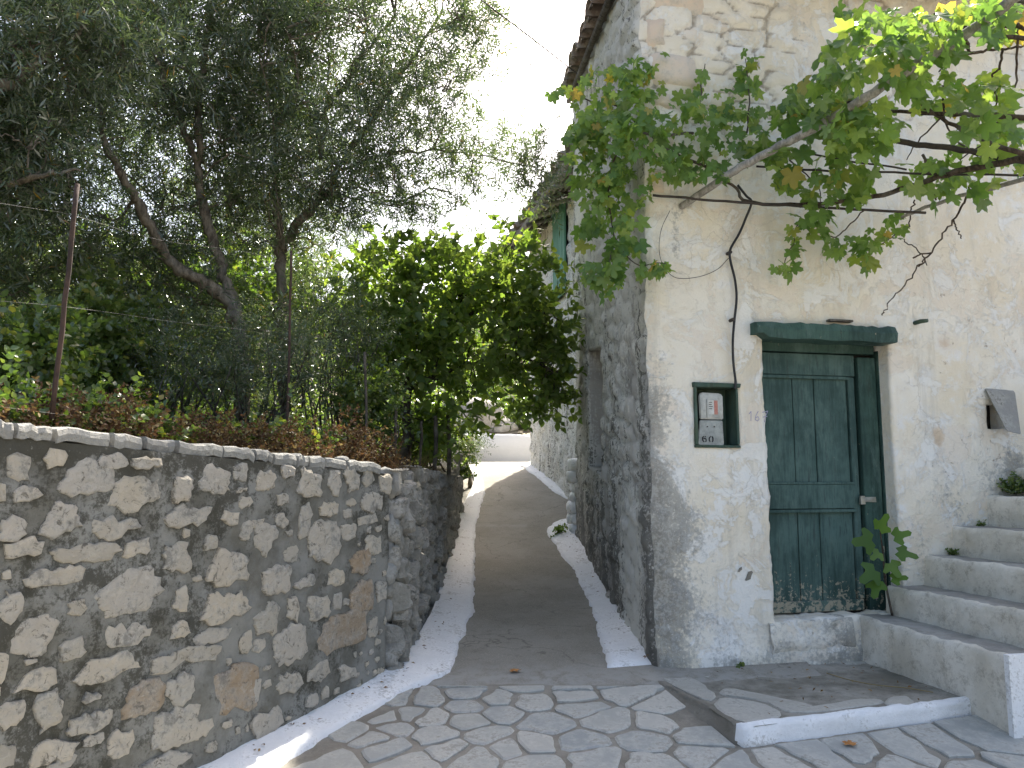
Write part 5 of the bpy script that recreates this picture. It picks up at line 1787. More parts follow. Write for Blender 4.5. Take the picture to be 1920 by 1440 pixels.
wall_sheet('wall', np.arange(0, FLn + .01, 0.05), np.arange(0.3, EAVE + .25, 0.06),
           lambda U, V, D: np.stack([F0[0] + fd[0] * U + fn[0] * D, F0[1] + fd[1] * U + fn[1] * D, V], -1), h_disp, M['farwall'], fh,
           holes=[(wsu0, wsu1, wsz0, wsz1 - .1, 0.10, 0.006)],
           attrs={'grime': lambda u, v: 0.34 + 0.22 * sstep(v, 2.6, 1.4) * fbm(u, v, 5), 'joint': lambda u, v: 0.8 * (1 - sstep(cells(u * 3.6, v * 5.5, 231)[0], .02, .2)),
                  'cell': lambda u, v: cells(u * 3.6, v * 5.5, 231)[1], 'wash': lambda u, v: 0.62 + 0 * u}, seed=5)
e0, e1 = F1, F1 + np.array([fd[1], -fd[0]]) * 5.0
e2 = F0 + np.array([fd[1], -fd[0]]) * 5.0
mbf = MB()
for a, b in ((e0, e1), (e1, e2), (e2, F0)):
    mbf.add([(a[0], a[1], 0.2), (b[0], b[1], 0.2), (b[0], b[1], EAVE + .2), (a[0], a[1], EAVE + .2)], [(0, 1, 2, 3)])
mbf.build('wall', M['farwall'], fh, False)
a_ = {k: np.zeros(12) for k in ()}
OV = 0.42
rmb = MB()
for (w0, z0, w1, z1) in ((OV, EAVE - 0.02, -2.5, EAVE + 1.1), (-2.5, EAVE + 1.1, -5.4, EAVE - 0.02)):
    for dz in (0.0, 0.06):
        rmb.add([HP(-.3, w0, z0 + dz), HP(FLn + .25, w0, z0 + dz), HP(FLn + .25, w1, z1 + dz), HP(-.3, w1, z1 + dz)], [(0, 1, 2, 3)])
rmb.add([HP(-.3, OV, EAVE - .02), HP(FLn + .25, OV, EAVE - .02), HP(FLn + .25, OV, EAVE + .04), HP(-.3, OV, EAVE + .04)], [(0, 1, 2, 3)])
rmb.build('roof', M['tile'], fh)
v, f = tube(smooth_path([HP(u, OV - 0.03, EAVE + 0.03 + 0.02 * math.sin(u * 2)) for u in np.linspace(-.3, FLn + .3, 9)], 3), 0.065, 8)
mk('eave_log', v, f, M['wood'], fh, True)
for i in range(11):
    u = -0.1 + i * 0.42 + rnd.uniform(-.05, .05)
    sk = rnd.uniform(-.15, .15)
    v, f = tube([HP(u, OV + 0.05, EAVE - 0.085), HP(u + sk, -0.3, EAVE + 0.16)], [0.035, 0.045], 6)
    mk('rafter', v, f, M['wood'] if i % 3 else M['beam'], fh, True)
for i in range(9):                                  # split-cane lining under the tiles
    w = OV - 0.06 - i * 0.045
    v, f = tube([HP(-.3, w, EAVE - 0.03 + (OV - w) * 0.38 - 0.012), HP(FLn + .2, w, EAVE - 0.03 + (OV - w) * 0.38 - 0.012)], 0.014, 5)
    mk('batten', v, f, M['beam'] if i % 2 else M['wood'], fh)
for k in range(13):
    u0 = -0.2 + k * 0.36
    barrel(HP(u0, OV + .08, EAVE + 0.06), HP(u0, OV - .5, EAVE + 0.30), 0.12, 0.10, np.array([0, 0, 1.0]), M['tile'], fh)
def hbox(name, u0, u1, w0, w1, z0, z1, m, parent, bev=0.005):
    v = np.array([HP(u, w, z) for u in (u0, u1) for w in (w0, w1) for z in (z0, z1)])
    o = mk(name, v, [(0, 1, 3, 2), (4, 6, 7, 5), (0, 4, 5, 1), (2, 3, 7, 6), (0, 2, 6, 4), (1, 5, 7, 3)], m, parent)
    if bev: bevel_obj(o, bev)
    return o
she = bpy.data.objects.new('shutter', None)
COL.objects.link(she); she.parent = fh
_loc['shutter'] = _loc['far_house'].copy()
nb = 5
for i in range(nb):
    a = wsu0 + (wsu1 - wsu0) * i / nb
    b = wsu0 + (wsu1 - wsu0) * (i + 1) / nb
    hbox('board', a + .003, b - .003, 0.035, 0.065 + rnd.uniform(0, .004), wsz0 - .02, wsz1, M['shutter'], she)
for zz in (wsz0 + 0.12, wsz1 - 0.2):
    hbox('batten', wsu0 + .02, wsu1 - .02, 0.066, 0.085, zz, zz + 0.06, M['shutter'], she)
hbox('window_back', wsu0 - .02, wsu1 + .02, -0.14, -0.10, wsz0 - .02, wsz1 + .05, M['cavity'], fh, 0)
# small iron bracket sticking out under the shutter's right
p = at(1090, 507, 9.9)
v, f = tube([p + (0.10, 0, 0), p + (-0.06, -.02, 0.005)], 0.012, 6)
mk('iron_bracket', v, f, M['iron'], fh)
# pale blue-grey plastered strip at its near end
u0, _ = hpx(1087, 800, 0.06)
pz0 = at(1080, 882, 9.75)
hbox('corner_render', -0.1, 0.30, 0.0, 0.10, float(pz0[2]), EAVE - 0.4, M['white'], fh, 0.01)

pier = thing('stone_pier', 'stub of whitewashed rounded stones at the foot of the old house corner', 'stone pier', (0.83, 9.75, float(gz(.8, 9.7))))
rs5 = np.random.default_rng(55)
z = float(gz(.85, 9.6)) - 0.02
row = 0
ztop = float(at(1076, 878, 9.6)[2])
while z < ztop:
    h = rs5.uniform(0.10, 0.15)
    for k in range(2):
        bm = bmesh.new()
        bmesh.ops.create_icosphere(bm, subdivisions=3, radius=1.0)
        ph = rs5.uniform(0, 50)
        for vv_ in bm.verts:
            c = vv_.co
            k_ = 1 + 0.5 * (float(fbm(c.x * 1.6 + ph, c.y * 1.6 + c.z * 1.3, 9)) - 0.5)
            s4 = max(abs(c.x), abs(c.y), abs(c.z)) ** 0.5
            vv_.co = Vector((c.x / s4 * 0.10 * k_, c.y / s4 * 0.11 * k_, c.z / s4 * h * 0.55 * k_))
        me = bpy.data.meshes.new('stone')
        bm.to_mesh(me); bm.free()
        me.materials.append(M['white'])
        for p_ in me.polygons: p_.use_smooth = True
        o = bpy.data.objects.new('stone', me)
        COL.objects.link(o)
        o.parent = pier
        o.location = np.array([0.80 + rs5.normal(0, .012), 9.56 + 0.2 * k + rs5.normal(0, .02), z + h / 2]) - _loc['stone_pier']
        o.rotation_euler = (0, 0, rs5.uniform(-.5, .5))
    z += h

# far white wall where the alley turns left
fw = thing('white_wall', 'low whitewashed wall closing the view where the alley turns left', 'wall', (-0.3, 17.1, 1.78))
xs_ = np.arange(-4.5, 4.01, 0.12)
tp = EYE + np.interp(xs_, [-4.5, -1.2, -.75, -.62, -.3, 0.3, 4], [1.25, 1.18, 1.14, .92, .90, .86, .86]) + 0.05 * (fbm(xs_ * 2, xs_ * 0, 241) - 0.5)
y_ = 17.05 - 0.06 * xs_
v = []
for i, x in enumerate(xs_):
    zb_ = float(gz(x, 17)) - 0.2
    for (dy, z) in ((0, zb_), (0.0, zb_ + 0.45), (0.0, tp[i] - 0.03), (0.03, tp[i]), (0.32, tp[i]), (0.35, tp[i] - .5)):
        v.append((x, y_[i] + dy + 0.03 * (rnd.random() - .5) * (dy == 0), z))
k = 6
f = [(i * k + j, (i + 1) * k + j, (i + 1) * k + j + 1, i * k + j + 1) for i in range(len(xs_) - 1) for j in range(k - 1)]
mk('wall_face', v, f, M['fresh_white'], fw, True)
for (px, py, s, lab) in ((938, 803, 0.36, 'pale grey boulder resting on the hill just above the far white wall'), (895, 785, 0.5, 'dark grey boulder behind the far white wall left of the paler one')):
    bm = bmesh.new()
    bmesh.ops.create_icosphere(bm, subdivisions=3, radius=1.0)
    for vv_ in bm.verts:
        c = vv_.co
        k_ = 1 + 0.8 * (float(fbm(c.x * 1.3 + px, c.y * 1.3 + c.z, 9)) - 0.5)
        vv_.co = Vector((c.x * s * k_ * 1.2, c.y * s * k_, c.z * s * k_ * .8))
    me = bpy.data.meshes.new('boulder')
    bm.to_mesh(me); bm.free()
    me.materials.append(M['rock'])
    for p_ in me.polygons: p_.use_smooth = True
    o = bpy.data.objects.new('boulder', me)
    COL.objects.link(o)
    o.location = at(px, py, 17.9)
    tag(o, lab, 'boulder')
# ================================================================== LEAVES
def rot_frames(Y, nrm):
    Y = Y / (np.linalg.norm(Y, axis=1, keepdims=True) + 1e-9)
    X = np.cross(Y, nrm)
    X /= np.linalg.norm(X, axis=1, keepdims=True) + 1e-9
    Z = np.cross(X, Y)
    return X, Y, Z

def scatter(tv, tf, P, Y, nrm, size):
    """template verts (length along +y) placed at P"""
    X, Y, Z = rot_frames(Y, nrm)
    s = np.asarray(size)[:, None, None]
    v = P[:, None, :] + s * (X[:, None, :] * tv[None, :, 0:1] + Y[:, None, :] * tv[None, :, 1:2] + Z[:, None, :] * tv[None, :, 2:3])
    k = len(tv)
    f = (np.arange(len(P))[:, None, None] * k + tf[None]).reshape(-1, tf.shape[1])
    return v.reshape(-1, 3), f

T_OLIVE = (np.array([(0, 0, 0), (0.085, 0.45, 0.03), (-0.085, 0.45, 0.03), (0, 1, -0.06)], float), np.array([(0, 1, 3, 2)]))
T_OVATE = (np.array([(0, 0, 0), (0.26, 0.10, 0.05), (0.40, 0.42, 0.09), (0.22, 0.78, 0.03), (0, 1.06, -0.12), (-0.22, 0.78, 0.03), (-0.40, 0.42, 0.09), (-0.26, 0.10, 0.05), (0, 0.5, -0.02)], float),
           np.array([(0, 1, 2, 8), (8, 2, 3, 4), (0, 8, 6, 7), (8, 4, 5, 6)]))
T_ROUND = (np.array([(0, 0, 0), (0.3, 0.25, 0.05), (0.28, 0.7, 0.04), (0, 1, -0.04), (-0.28, 0.7, 0.04), (-0.3, 0.25, 0.05)], float), np.array([(0, 1, 2, 3), (0, 3, 4, 5)]))

def grape_template(rs):
    ctr = [(-88, .14), (-70, .60), (-48, .70), (-28, .86), (-12, .68), (4, .57), (20, .82), (36, 1.02), (50, .82), (63, .62), (75, .90), (90, 1.16)]
    right = [(a + rs.uniform(-3, 3), r * rs.uniform(.93, 1.07)) for a, r in ctr]
    left = [(180 - a + rs.uniform(-3, 3), r * rs.uniform(.93, 1.07)) for a, r in ctr[:-1]][::-1]
    pts = []
    allp = right + left
    for i, (a, r) in enumerate(allp):
        pts.append((a, r))
        if i < len(allp) - 1:                      # a tooth between
            a2, r2 = allp[i + 1]
            pts.append(((a + a2) / 2, (r + r2) / 2 * rs.uniform(0.9, 0.97)))
    v = [(0, 0.34, 0.0)]
    cupx, cupy = rs.uniform(0.05, 0.30), rs.uniform(0.05, 0.25)
    for a, r in pts:
        x, y = r * math.cos(RAD(a)) * 0.56, r * math.sin(RAD(a)) * 0.56 + 0.34
        z = -cupx * x * x - cupy * (y - .3) ** 2 + 0.035 * math.sin(a / 9.0)
        v.append((x, y, z))
    n = len(pts)
    f = [(0, 1 + i, 1 + (i + 1) % n) for i in range(n)]
    return np.array(v), np.array(f)

def unit(rs, n):
    d = rs.normal(0, 1, (n, 3))
    return d / np.linalg.norm(d, axis=1, keepdims=True)

def in_ellipsoids(E, n, rs, shell=0.5):
    """points in a set of ellipsoids (cx,cy,Y,rx_px,ry_px,rY,weight)"""
    w = np.array([e[3] * e[4] * (e[6] if len(e) > 6 else 1) for e in E], float)
    idx = rs.choice(len(E), n, p=w / w.sum())
    d = unit(rs, n) * (rs.random(n) ** (1 / 3 * shell + 0.05))[:, None]
    out = np.zeros((n, 3))
    for k, e in enumerate(E):
        m_ = idx == k
        c = at(e[0], e[1], e[2])
        r = np.array([e[3] * e[2] / F, e[5], e[4] * e[2] / F])
        out[m_] = c + d[m_] * r
    return out

def twig_leaves(P, D, L, rs, spacing, leaf, tmpl, spread=0.9, droop=0.15):
    """leaves in pairs along twigs starting at P, heading D, of length L"""
    per = int(np.ceil(np.max(L) / spacing))
    s = np.arange(per) * spacing + spacing * 0.5
    S_ = np.broadcast_to(s[None], (len(P), per))
    ok = S_ < L[:, None]
    side = unit(rs, len(P))
    side = side - D * (side * D).sum(1, keepdims=True)
    side /= np.linalg.norm(side, axis=1, keepdims=True) + 1e-9
    oth = np.cross(D, side)
    pts, dirs = [], []
    for sgn in (-1, 1):
        alt = (np.arange(per) % 2)[None, :, None]
        sd_ = side[:, None, :] * (1 - alt) + oth[:, None, :] * alt
        base = P[:, None, :] + D[:, None, :] * S_[..., None] + np.array([0, 0, -1.0]) * (droop * S_ ** 2 / (L[:, None] + 1e-6))[..., None]
        dr = D[:, None, :] * 0.75 + sgn * sd_ * spread + rs.normal(0, 0.22, base.shape) + np.array([0, 0, -0.12])
        pts.append(base[ok])
        dirs.append(dr[ok])
    p, d = np.concatenate(pts), np.concatenate(dirs)
    nrm = unit(rs, len(p)) * 0.8 + np.array([0, 0, 0.8])
    size = leaf * rs.uniform(0.6, 1.2, len(p))
    return scatter(tmpl[0], tmpl[1], p, d, nrm, size)

def tree(name, label, base, limbs, E, nclus, ntwig, leafsize, seed, matl, bark, twigL=(0.16, 0.34), spacing=0.02, group=None, clus_r=0.26, radii=None, tmpl=T_OLIVE, wood_every=1, shell=0.8, up=0.25):
    rs = np.random.default_rng(seed)
    t = thing(name, label, 'tree', base, group)
    mbt = MB()
    nodes = []
    for li, (pts, r0, r1) in enumerate(limbs):
        sp_ = smooth_path(pts, 5, 0.012, rs)
        rr = np.linspace(r0, r1, len(sp_)) * (1 + 0.12 * rs.normal(0, 1, len(sp_)))
        v, f = tube(sp_, rr, 8 if r0 > 0.03 else 5)
        if li == 0:
            mk('trunk', v, f, bark, t, True)
        else:
            mk('limb', v, f, bark, t, True)
        nodes.append(sp_[len(sp_) // 4 if li == 0 else 0:])
    nodes = np.concatenate(nodes)
    C = in_ellipsoids(E, nclus, rs, shell)
    br = MB()
    for ci, c in enumerate(C):
        d = np.linalg.norm(nodes - c, axis=1) + 0.6 * np.clip(nodes[:, 2] - c[2] + 0.1, 0, None)
        s = nodes[np.argmin(d)]
        if ci % wood_every == 0 and np.linalg.norm(c - s) > 0.08:
            mid = (s + c) / 2 + rs.normal(0, 0.10, 3) * np.linalg.norm(c - s) + np.array([0, 0, 0.10 * np.linalg.norm(c - s)])
            path = smooth_path([s, mid, c], 4, 0.012, rs)
            L = np.linalg.norm(c - s)
            v, f = tube(path, np.linspace(0.006 + 0.008 * min(L, 1.5), 0.003, len(path)), 4, False)
            br.add(v, f)
            if ci % 3 == 0:
                nodes = np.vstack([nodes, path[2:]])
    br.build('branches', bark, t, True)['kind'] = 'stuff'
    N = nclus * ntwig
    cc = np.repeat(C, ntwig, 0)
    o = unit(rs, N) * (clus_r * rs.random(N) ** 0.5)[:, None]
    P = cc + o * np.array([1, 1, 0.85])
    D = o / (np.linalg.norm(o, axis=1, keepdims=True) + 1e-6) * 0.7 + unit(rs, N) * 0.7 + np.array([0, 0, up])
    D /= np.linalg.norm(D, axis=1, keepdims=True)
    L = rs.uniform(twigL[0], twigL[1], N)
    v, f = twig_leaves(P, D, L, rs, spacing, leafsize, tmpl)
    mk('crown', v, f, matl, t)
    return t, C

def A(*p):
    return at(*p)

# --- olive with the forked leaning trunk
YA = 6.3
base = A(462, 760, YA); base[2] = float(hill_h(base[0:1], base[1:2])[0]) - 0.1
limA = [([base, A(452, 660, YA), A(440, 585, YA), A(405, 545, YA - .1), A(365, 520, YA - .2), A(318, 487, YA - .3), A(285, 430, YA - .4), A(258, 380, YA - .5), A(228, 330, YA - .6), A(190, 250, YA - .7)], 0.070, 0.026),
        ([A(440, 585, YA), A(425, 530, YA), A(400, 450, YA + .1), A(382, 385, YA + .1), A(374, 330, YA + .1), A(372, 240, YA + .1), A(378, 170, YA + .2), A(390, 60, YA + .2), A(398, -60, YA + .3)], 0.050, 0.022),
        ([A(374, 320, YA + .1), A(352, 260, YA), A(326, 200, YA), A(306, 140, YA - .1), A(296, 60, YA - .2), A(290, -30, YA - .2)], 0.034, 0.015),
        ([A(374, 180, YA + .2), A(352, 130, YA + .1), A(338, 70, YA), A(322, 0, YA), A(315, -50, YA)], 0.030, 0.015)]
EA = [(230, 130, 6.1, 220, 190, 1.3), (420, 40, 6.4, 190, 170, 1.3), (140, 400, 6.0, 170, 150, 1.0), (430, 330, 6.8, 140, 150, .8), (300, 590, 6.6, 160, 90, .6), (60, 560, 6.0, 120, 90, .7), (330, -60, 6.2, 300, 60, 1.3)]
tree('olive_tree', 'olive tree with a forked leaning trunk behind the retaining wall', base, limA, EA, 345, 12, 0.078, 1, M['olive'], M['bark'], spacing=0.026, twigL=(.18, .42), clus_r=0.24)

# --- olive right of it, reaching over the alley
YB = 7.0
base = A(538, 770, YB); base[2] = float(hill_h(base[0:1], base[1:2])[0]) - 0.1
limB = [([base, A(534, 690, YB), A(530, 600, YB), A(527, 500, YB), A(524, 440, YB), A(520, 370, YB), A(516, 290, YB), A(530, 220, YB), A(560, 150, YB + .1), A(600, 60, YB + .2)], 0.060, 0.015),
        ([A(530, 470, YB), A(548, 435, YB), A(582, 395, YB), A(622, 345, YB + .1), A(652, 290, YB + .1), A(690, 235, YB + .2), A(735, 165, YB + .3), A(790, 90, YB + .4), A(830, 20, YB + .5)], 0.045, 0.012),
        ([A(605, 215, YB), A(640, 165, YB), A(676, 110, YB), A(700, 80, YB), A(740, 30, YB)], 0.026, 0.012),
        ([A(600, 300, YB), A(606, 250, YB), A(612, 190, YB), A(618, 120, YB)], 0.024, 0.010),
        ([A(640, 320, YB + .1), A(720, 290, YB + .3), A(800, 282, YB + .6), A(880, 290, YB + .8), A(940, 300, YB + .9), A(985, 312, YB + 1)], 0.018, 0.006)]
EB = [(620, 110, 7.1, 210, 160, 1.3, 1.1), (790, 70, 7.4, 130, 110, 1.0, .8), (610, 310, 7.0, 150, 120, 1.0), (750, 240, 7.3, 120, 110, .8, .55), (860, 130, 7.6, 70, 60, .5, .35), (760, 360, 7.5, 110, 60, .6, .9),
      (870, 300, 7.8, 80, 45, .5, .9), (985, 305, 8.0, 42, 60, .4, 1.6), (900, 40, 7.2, 60, 60, .5, 1.1), (880, 190, 7.6, 60, 60, .5, .5), (1000, 380, 8.0, 30, 30, .3, 1.0), (850, 390, 7.8, 60, 40, .5, .8), (530, 420, 7.0, 110, 90, .8), (520, 650, 6.9, 130, 80, .6), (640, -40, 7.2, 300, 60, 1.2, .7)]
tree('olive_tree', 'olive tree with upright trunk whose thin branches reach right over the alley', base, limB, EB, 310, 11, 0.078, 2, M['olive'], M['bark'], spacing=0.027, twigL=(.18, .42), clus_r=0.22)

# --- nearer olive, trunk outside the frame, boughs hanging in from the left
YC = 4.6
base = A(-260, 800, YC); base[2] = float(hill_h(base[0:1], base[1:2])[0]) - 0.1
limC = [([base, A(-250, 600, YC), A(-210, 420, YC), A(-140, 280, YC), A(-40, 190, YC), A(70, 120, YC), A(150, 60, YC)], 0.09, 0.012),
        ([A(-210, 420, YC), A(-120, 380, YC), A(-20, 350, YC), A(80, 330, YC), A(150, 320, YC)], 0.04, 0.008)]
EC = [(50, 110, 4.7, 150, 150, .6), (20, 330, 4.8, 120, 120, .5), (190, 60, 4.8, 110, 80, .5), (-160, 200, 4.7, 160, 260, .8)]
tree('olive_tree', 'nearest olive whose boughs hang in at the upper left edge', base, limC, EC, 170, 12, 0.072, 3, M['olive'], M['bark'], spacing=0.024, twigL=(.16, .36), clus_r=0.20)

# --- trees further up the slope
for (px, Y, lab, E, nc, sd, ls) in (
        (120, 10.5, 'dense olive further up the slope behind the rusty fence post', [(60, 330, 10.5, 260, 260, 1.4), (150, 120, 10.5, 260, 170, 1.4), (260, 480, 10.2, 170, 110, 1.0)], 190, 4, 0.075),
        (430, 12.0, 'dense olive further up the slope behind the forked trunk', [(420, 260, 12, 240, 200, 1.6), (470, 470, 12, 230, 130, 1.2), (560, 380, 12, 150, 110, 1.0)], 170, 5, 0.08),
        (-60, 7.6, 'bushy olive at the left edge behind the brown weeds', [(-20, 560, 7.6, 170, 150, 1.0), (-60, 330, 7.6, 150, 200, 1.0)], 100, 6, 0.065)):
    b = A(px, 700, Y); b[2] = float(hill_h(b[0:1], b[1:2])[0]) - 0.1
    c = A(E[0][0], E[0][1], Y)
    lm = [([b, b * .6 + c * .4 + (0.1, 0, 0), c], 0.10, 0.03), ([b * .6 + c * .4 + (0.1, 0, 0), A(E[1][0], E[1][1], Y)], 0.06, 0.02)]
    tree('olive_tree', lab, b, lm, E, nc, 13, ls, sd, M['olive'], M['bark'], spacing=0.028, clus_r=0.36, wood_every=2)

# --- shrubs filling the slope under the trees
def shrub(label, px, py, Y, rx, ry, rY, nc, leaf, m, seed, name='shrub', ntwig=12, tmpl=T_ROUND, clus=0.2, group='shrubs on the slope behind the wall', bark=None, sp=0.025, twig=(0.12, 0.28), cat='shrub'):
    rs = np.random.default_rng(seed)
    c = A(px, py, Y)
    b = c.copy()
    b[2] = float(hill_h(b[0:1], b[1:2])[0])
    t = thing(name, label, cat, b, group)
    C = in_ellipsoids([(px, py, Y, rx, ry, rY)], nc, rs, 0.9)
    mbs = MB()
    for q in C[::2]:
        s = b + np.array([rs.normal(0, 0.12), rs.normal(0, 0.12), -0.02])
        v, f = tube(smooth_path([s, (s + q) / 2 + rs.normal(0, .08, 3), q], 3), np.linspace(0.010, 0.003, 7), 4, False)
        mbs.add(v, f)
    mbs.build('stems', bark or M['darkbark'], t, True)['kind'] = 'stuff'
    N = nc * ntwig
    o = unit(rs, N) * (clus * rs.random(N) ** .5)[:, None]
    P = np.repeat(C, ntwig, 0) + o
    D = unit(rs, N) + np.array([0, 0, 0.5])
    D /= np.linalg.norm(D, axis=1, keepdims=True)
    v, f = twig_leaves(P, D, rs.uniform(twig[0], twig[1], N), rs, sp, leaf, tmpl)
    mk('foliage', v, f, m, t)
    return t

SH = [('dark leafy shrub beside the base of the rusty fence post', 190, 640, 5.6, 120, 90, .5, 45, .05, 'shrub'),
      ('grey-green shrub under the forked olive', 360, 680, 5.6, 120, 80, .5, 45, .042, 'olive'),
      ('grey-green shrub at the foot of the upright olive trunk', 520, 690, 5.6, 110, 75, .45, 45, .042, 'olive'),
      ('silvery bush between the upright olive and the broad-leaved tree', 640, 640, 6.6, 90, 90, .5, 40, .045, 'olive'),
      ('low dark shrub at the left edge above the coping', 40, 690, 4.2, 90, 60, .4, 28, .045, 'shrub'),
      ('tall shrub up the slope left of the forked olive', 160, 560, 9.0, 200, 110, 1.0, 60, .07, 'shrub'),
      ('tall shrub up the slope between the two olive trunks', 470, 560, 9.5, 180, 110, 1.0, 60, .07, 'shrub'),
      ('tangled shrub up the slope left of the broad-leaved tree', 640, 530, 9.5, 120, 90, .9, 45, .06, 'olive'),
      ('shady bush under the broad-leaved tree left of the alley', 790, 815, 8.6, 60, 50, .4, 30, .045, 'shrub'),
      ('dusty bush further up the alley behind the fence posts', 815, 820, 11.0, 60, 55, .5, 34, .05, 'shrub'),
      ('low bush beside the fence where the wall turns', 690, 770, 6.4, 60, 60, .35, 22, .04, 'shrub')]
for i, (lab, px, py, Y, rx, ry, rY, nc, lf, mm) in enumerate(SH):
    shrub(lab, px, py, Y, rx, ry, rY, nc, lf, M[mm], 60 + i, tmpl=T_ROUND if mm == 'shrub' else T_OLIVE, clus=0.2 if Y < 8 else 0.34)
# bushes behind the far white wall
for i, (lab, px, py, Y, rx, ry, rY, nc) in enumerate((('dark bush behind the far white wall next to the whitewashed house', 968, 780, 18.6, 45, 38, .8, 40), ('bush on the hill behind the far white wall, left part', 905, 740, 20.5, 60, 50, 1.0, 40))):
    shrub(lab, px, py, Y, rx, ry, rY, nc, .06, M['shrub'], 90 + i, clus=0.3, group=None)

# --- young olive growing at the left edge of the alley
base = np.array([*on_ground(884, 915)[:2], 0]); base[0] -= 0.02; base[2] = float(gz(base[0], base[1]))
YS = float(base[1])
limS = [([base, A(880, 880, YS), A(868, 862, YS), A(862, 845, YS), A(856, 815, YS)], 0.035, 0.012), ([A(866, 858, YS), A(885, 840, YS), A(905, 820, YS)], 0.014, 0.005)]
tree('young_olive_tree', 'small olive with a thin bent trunk in front of the far white wall', base, limS, [(862, 825, YS, 22, 30, .25), (885, 835, YS, 18, 18, .2), (850, 880, YS, 14, 25, .2, .6)], 34, 9, 0.055, 71, M['olive'], M['bark'], spacing=0.03, clus_r=0.13, twigL=(.1, .25))

# ================================================================== BROAD-LEAVED TREE OVER THE ALLEY
YM = 8.2
base = A(762, 880, YM - .3); base[2] = EYE - 0.15
rs = np.random.default_rng(8)
mt = thing('broad_leaved_tree', 'bright green broad-leaved tree arching over the alley towards the old house', 'tree', base)
limM = [([base, A(762, 800, YM - .3), A(765, 730, YM - .2), A(800, 660, YM), A(860, 600, YM + .1), A(940, 570, YM + .2), A(1030, 590, YM + .3)], 0.065, 0.02),
        ([A(764, 740, YM - .2), A(745, 670, YM), A(760, 560, YM), A(800, 500, YM)], 0.035, 0.012),
        ([A(765, 730, YM - .2), A(830, 700, YM - .1), A(890, 680, YM), A(960, 660, YM + .2), A(1040, 700, YM + .4)], 0.030, 0.01),
        ([A(820, 640, YM), A(880, 540, YM), A(960, 490, YM + .2)], 0.026, 0.01)]
nodes = []
for i, (pts, r0, r1) in enumerate(limM):
    sp_ = smooth_path(pts, 5, 0.015, rs)
    v, f = tube(sp_, np.linspace(r0, r1, len(sp_)), 8)
    mk('trunk' if i == 0 else 'limb', v, f, M['darkbark'], mt, True)
    nodes.append(sp_)
nodes = np.concatenate(nodes)
EM = [(730, 700, 7.6, 60, 70, .4, .6), (820, 800, 7.8, 60, 40, .3, .7), (690, 600, 7.7, 60, 90, .5, .5), (680, 520, 8.2, 60, 50, .6, .5), (1050, 720, 8.9, 36, 70, .3, 1.3), (1010, 700, 8.6, 50, 70, .4, 1.1), (790, 560, 8.0, 130, 100, .8, 1.1), (900, 540, 8.2, 130, 90, .8, 1.1), (760, 640, 7.8, 90, 90, .6, .9), (1000, 560, 8.5, 70, 90, .6), (900, 650, 8.1, 120, 80, .7), (1030, 650, 8.6, 55, 100, .5, 1.1), (1040, 760, 8.8, 34, 40, .3, 1.3), (960, 730, 8.5, 50, 60, .4, .9), (850, 740, 8.0, 70, 60, .5, .9), (870, 800, 8.0, 40, 30, .3, .5), (960, 470, 8.4, 60, 50, .5, .8), (720, 520, 8.0, 60, 60, .5, .6), (930, 790, 8.6, 26, 22, .25, .7), (800, 780, 7.8, 50, 45, .3, .6)]
C = in_ellipsoids(EM, 335, rs, 0.9)
# keep clear of the house wall
C = C[(C[:, 0] < 0.80)]
br = MB()
for c in C[::2]:
    s = nodes[np.argmin(np.linalg.norm(nodes - c, axis=1))]
    v, f = tube(smooth_path([s, (s + c) / 2 + rs.normal(0, .06, 3), c], 3), np.linspace(0.009, 0.003, 7), 4, False)
    br.add(v, f)
br.build('branches', M['darkbark'], mt, True)['kind'] = 'stuff'
ntw = 4
N = len(C) * ntw
o = unit(rs, N) * (0.16 * rs.random(N) ** .5)[:, None]
P = np.repeat(C, ntw, 0) + o
D = o / .16 + unit(rs, N) * .6 + np.array([0, 0, 0.15])
D /= np.linalg.norm(D, axis=1, keepdims=True)
v, f = twig_leaves(P, D, rs.uniform(.12, .30, N), rs, 0.055, 0.088, T_OVATE, spread=1.0, droop=0.3)
keep = v.reshape(-1, 9, 3)[:, :, 0].max(1) < 0.84
ff = f.reshape(-1, 4, 4)[keep].reshape(-1, 4)
allv = v.reshape(-1, 9, 3)[keep].reshape(-1, 3)
nl = keep.sum()
ff = (np.arange(nl)[:, None, None] * 9 + T_OVATE[1][None]).reshape(-1, 4)
# the three hundred leaves nearest the viewer are leaves of their own, the rest one mass
LV = allv.reshape(-1, 9, 3)
order = np.argsort(LV[:, 0, 1])
near = order[:300]
rest = order[300:]
rv = LV[rest].reshape(-1, 3)
mk('foliage', rv, (np.arange(len(rest))[:, None, None] * 9 + T_OVATE[1][None]).reshape(-1, 4), M['mulberry'], mt)['kind'] = 'stuff'
for i in near:
    mk('leaf', LV[i], T_OVATE[1], M['mulberry'], mt)

# ================================================================== GRAPE VINE
rv_ = np.random.default_rng(17)
TG = [grape_template(rv_) for _ in range(5)]
vine = thing('grape_vine', 'grapevine trailing over poles along the house front and hanging down its left corner', 'vine', FP(4.2, 1.2, PORCH_Z))
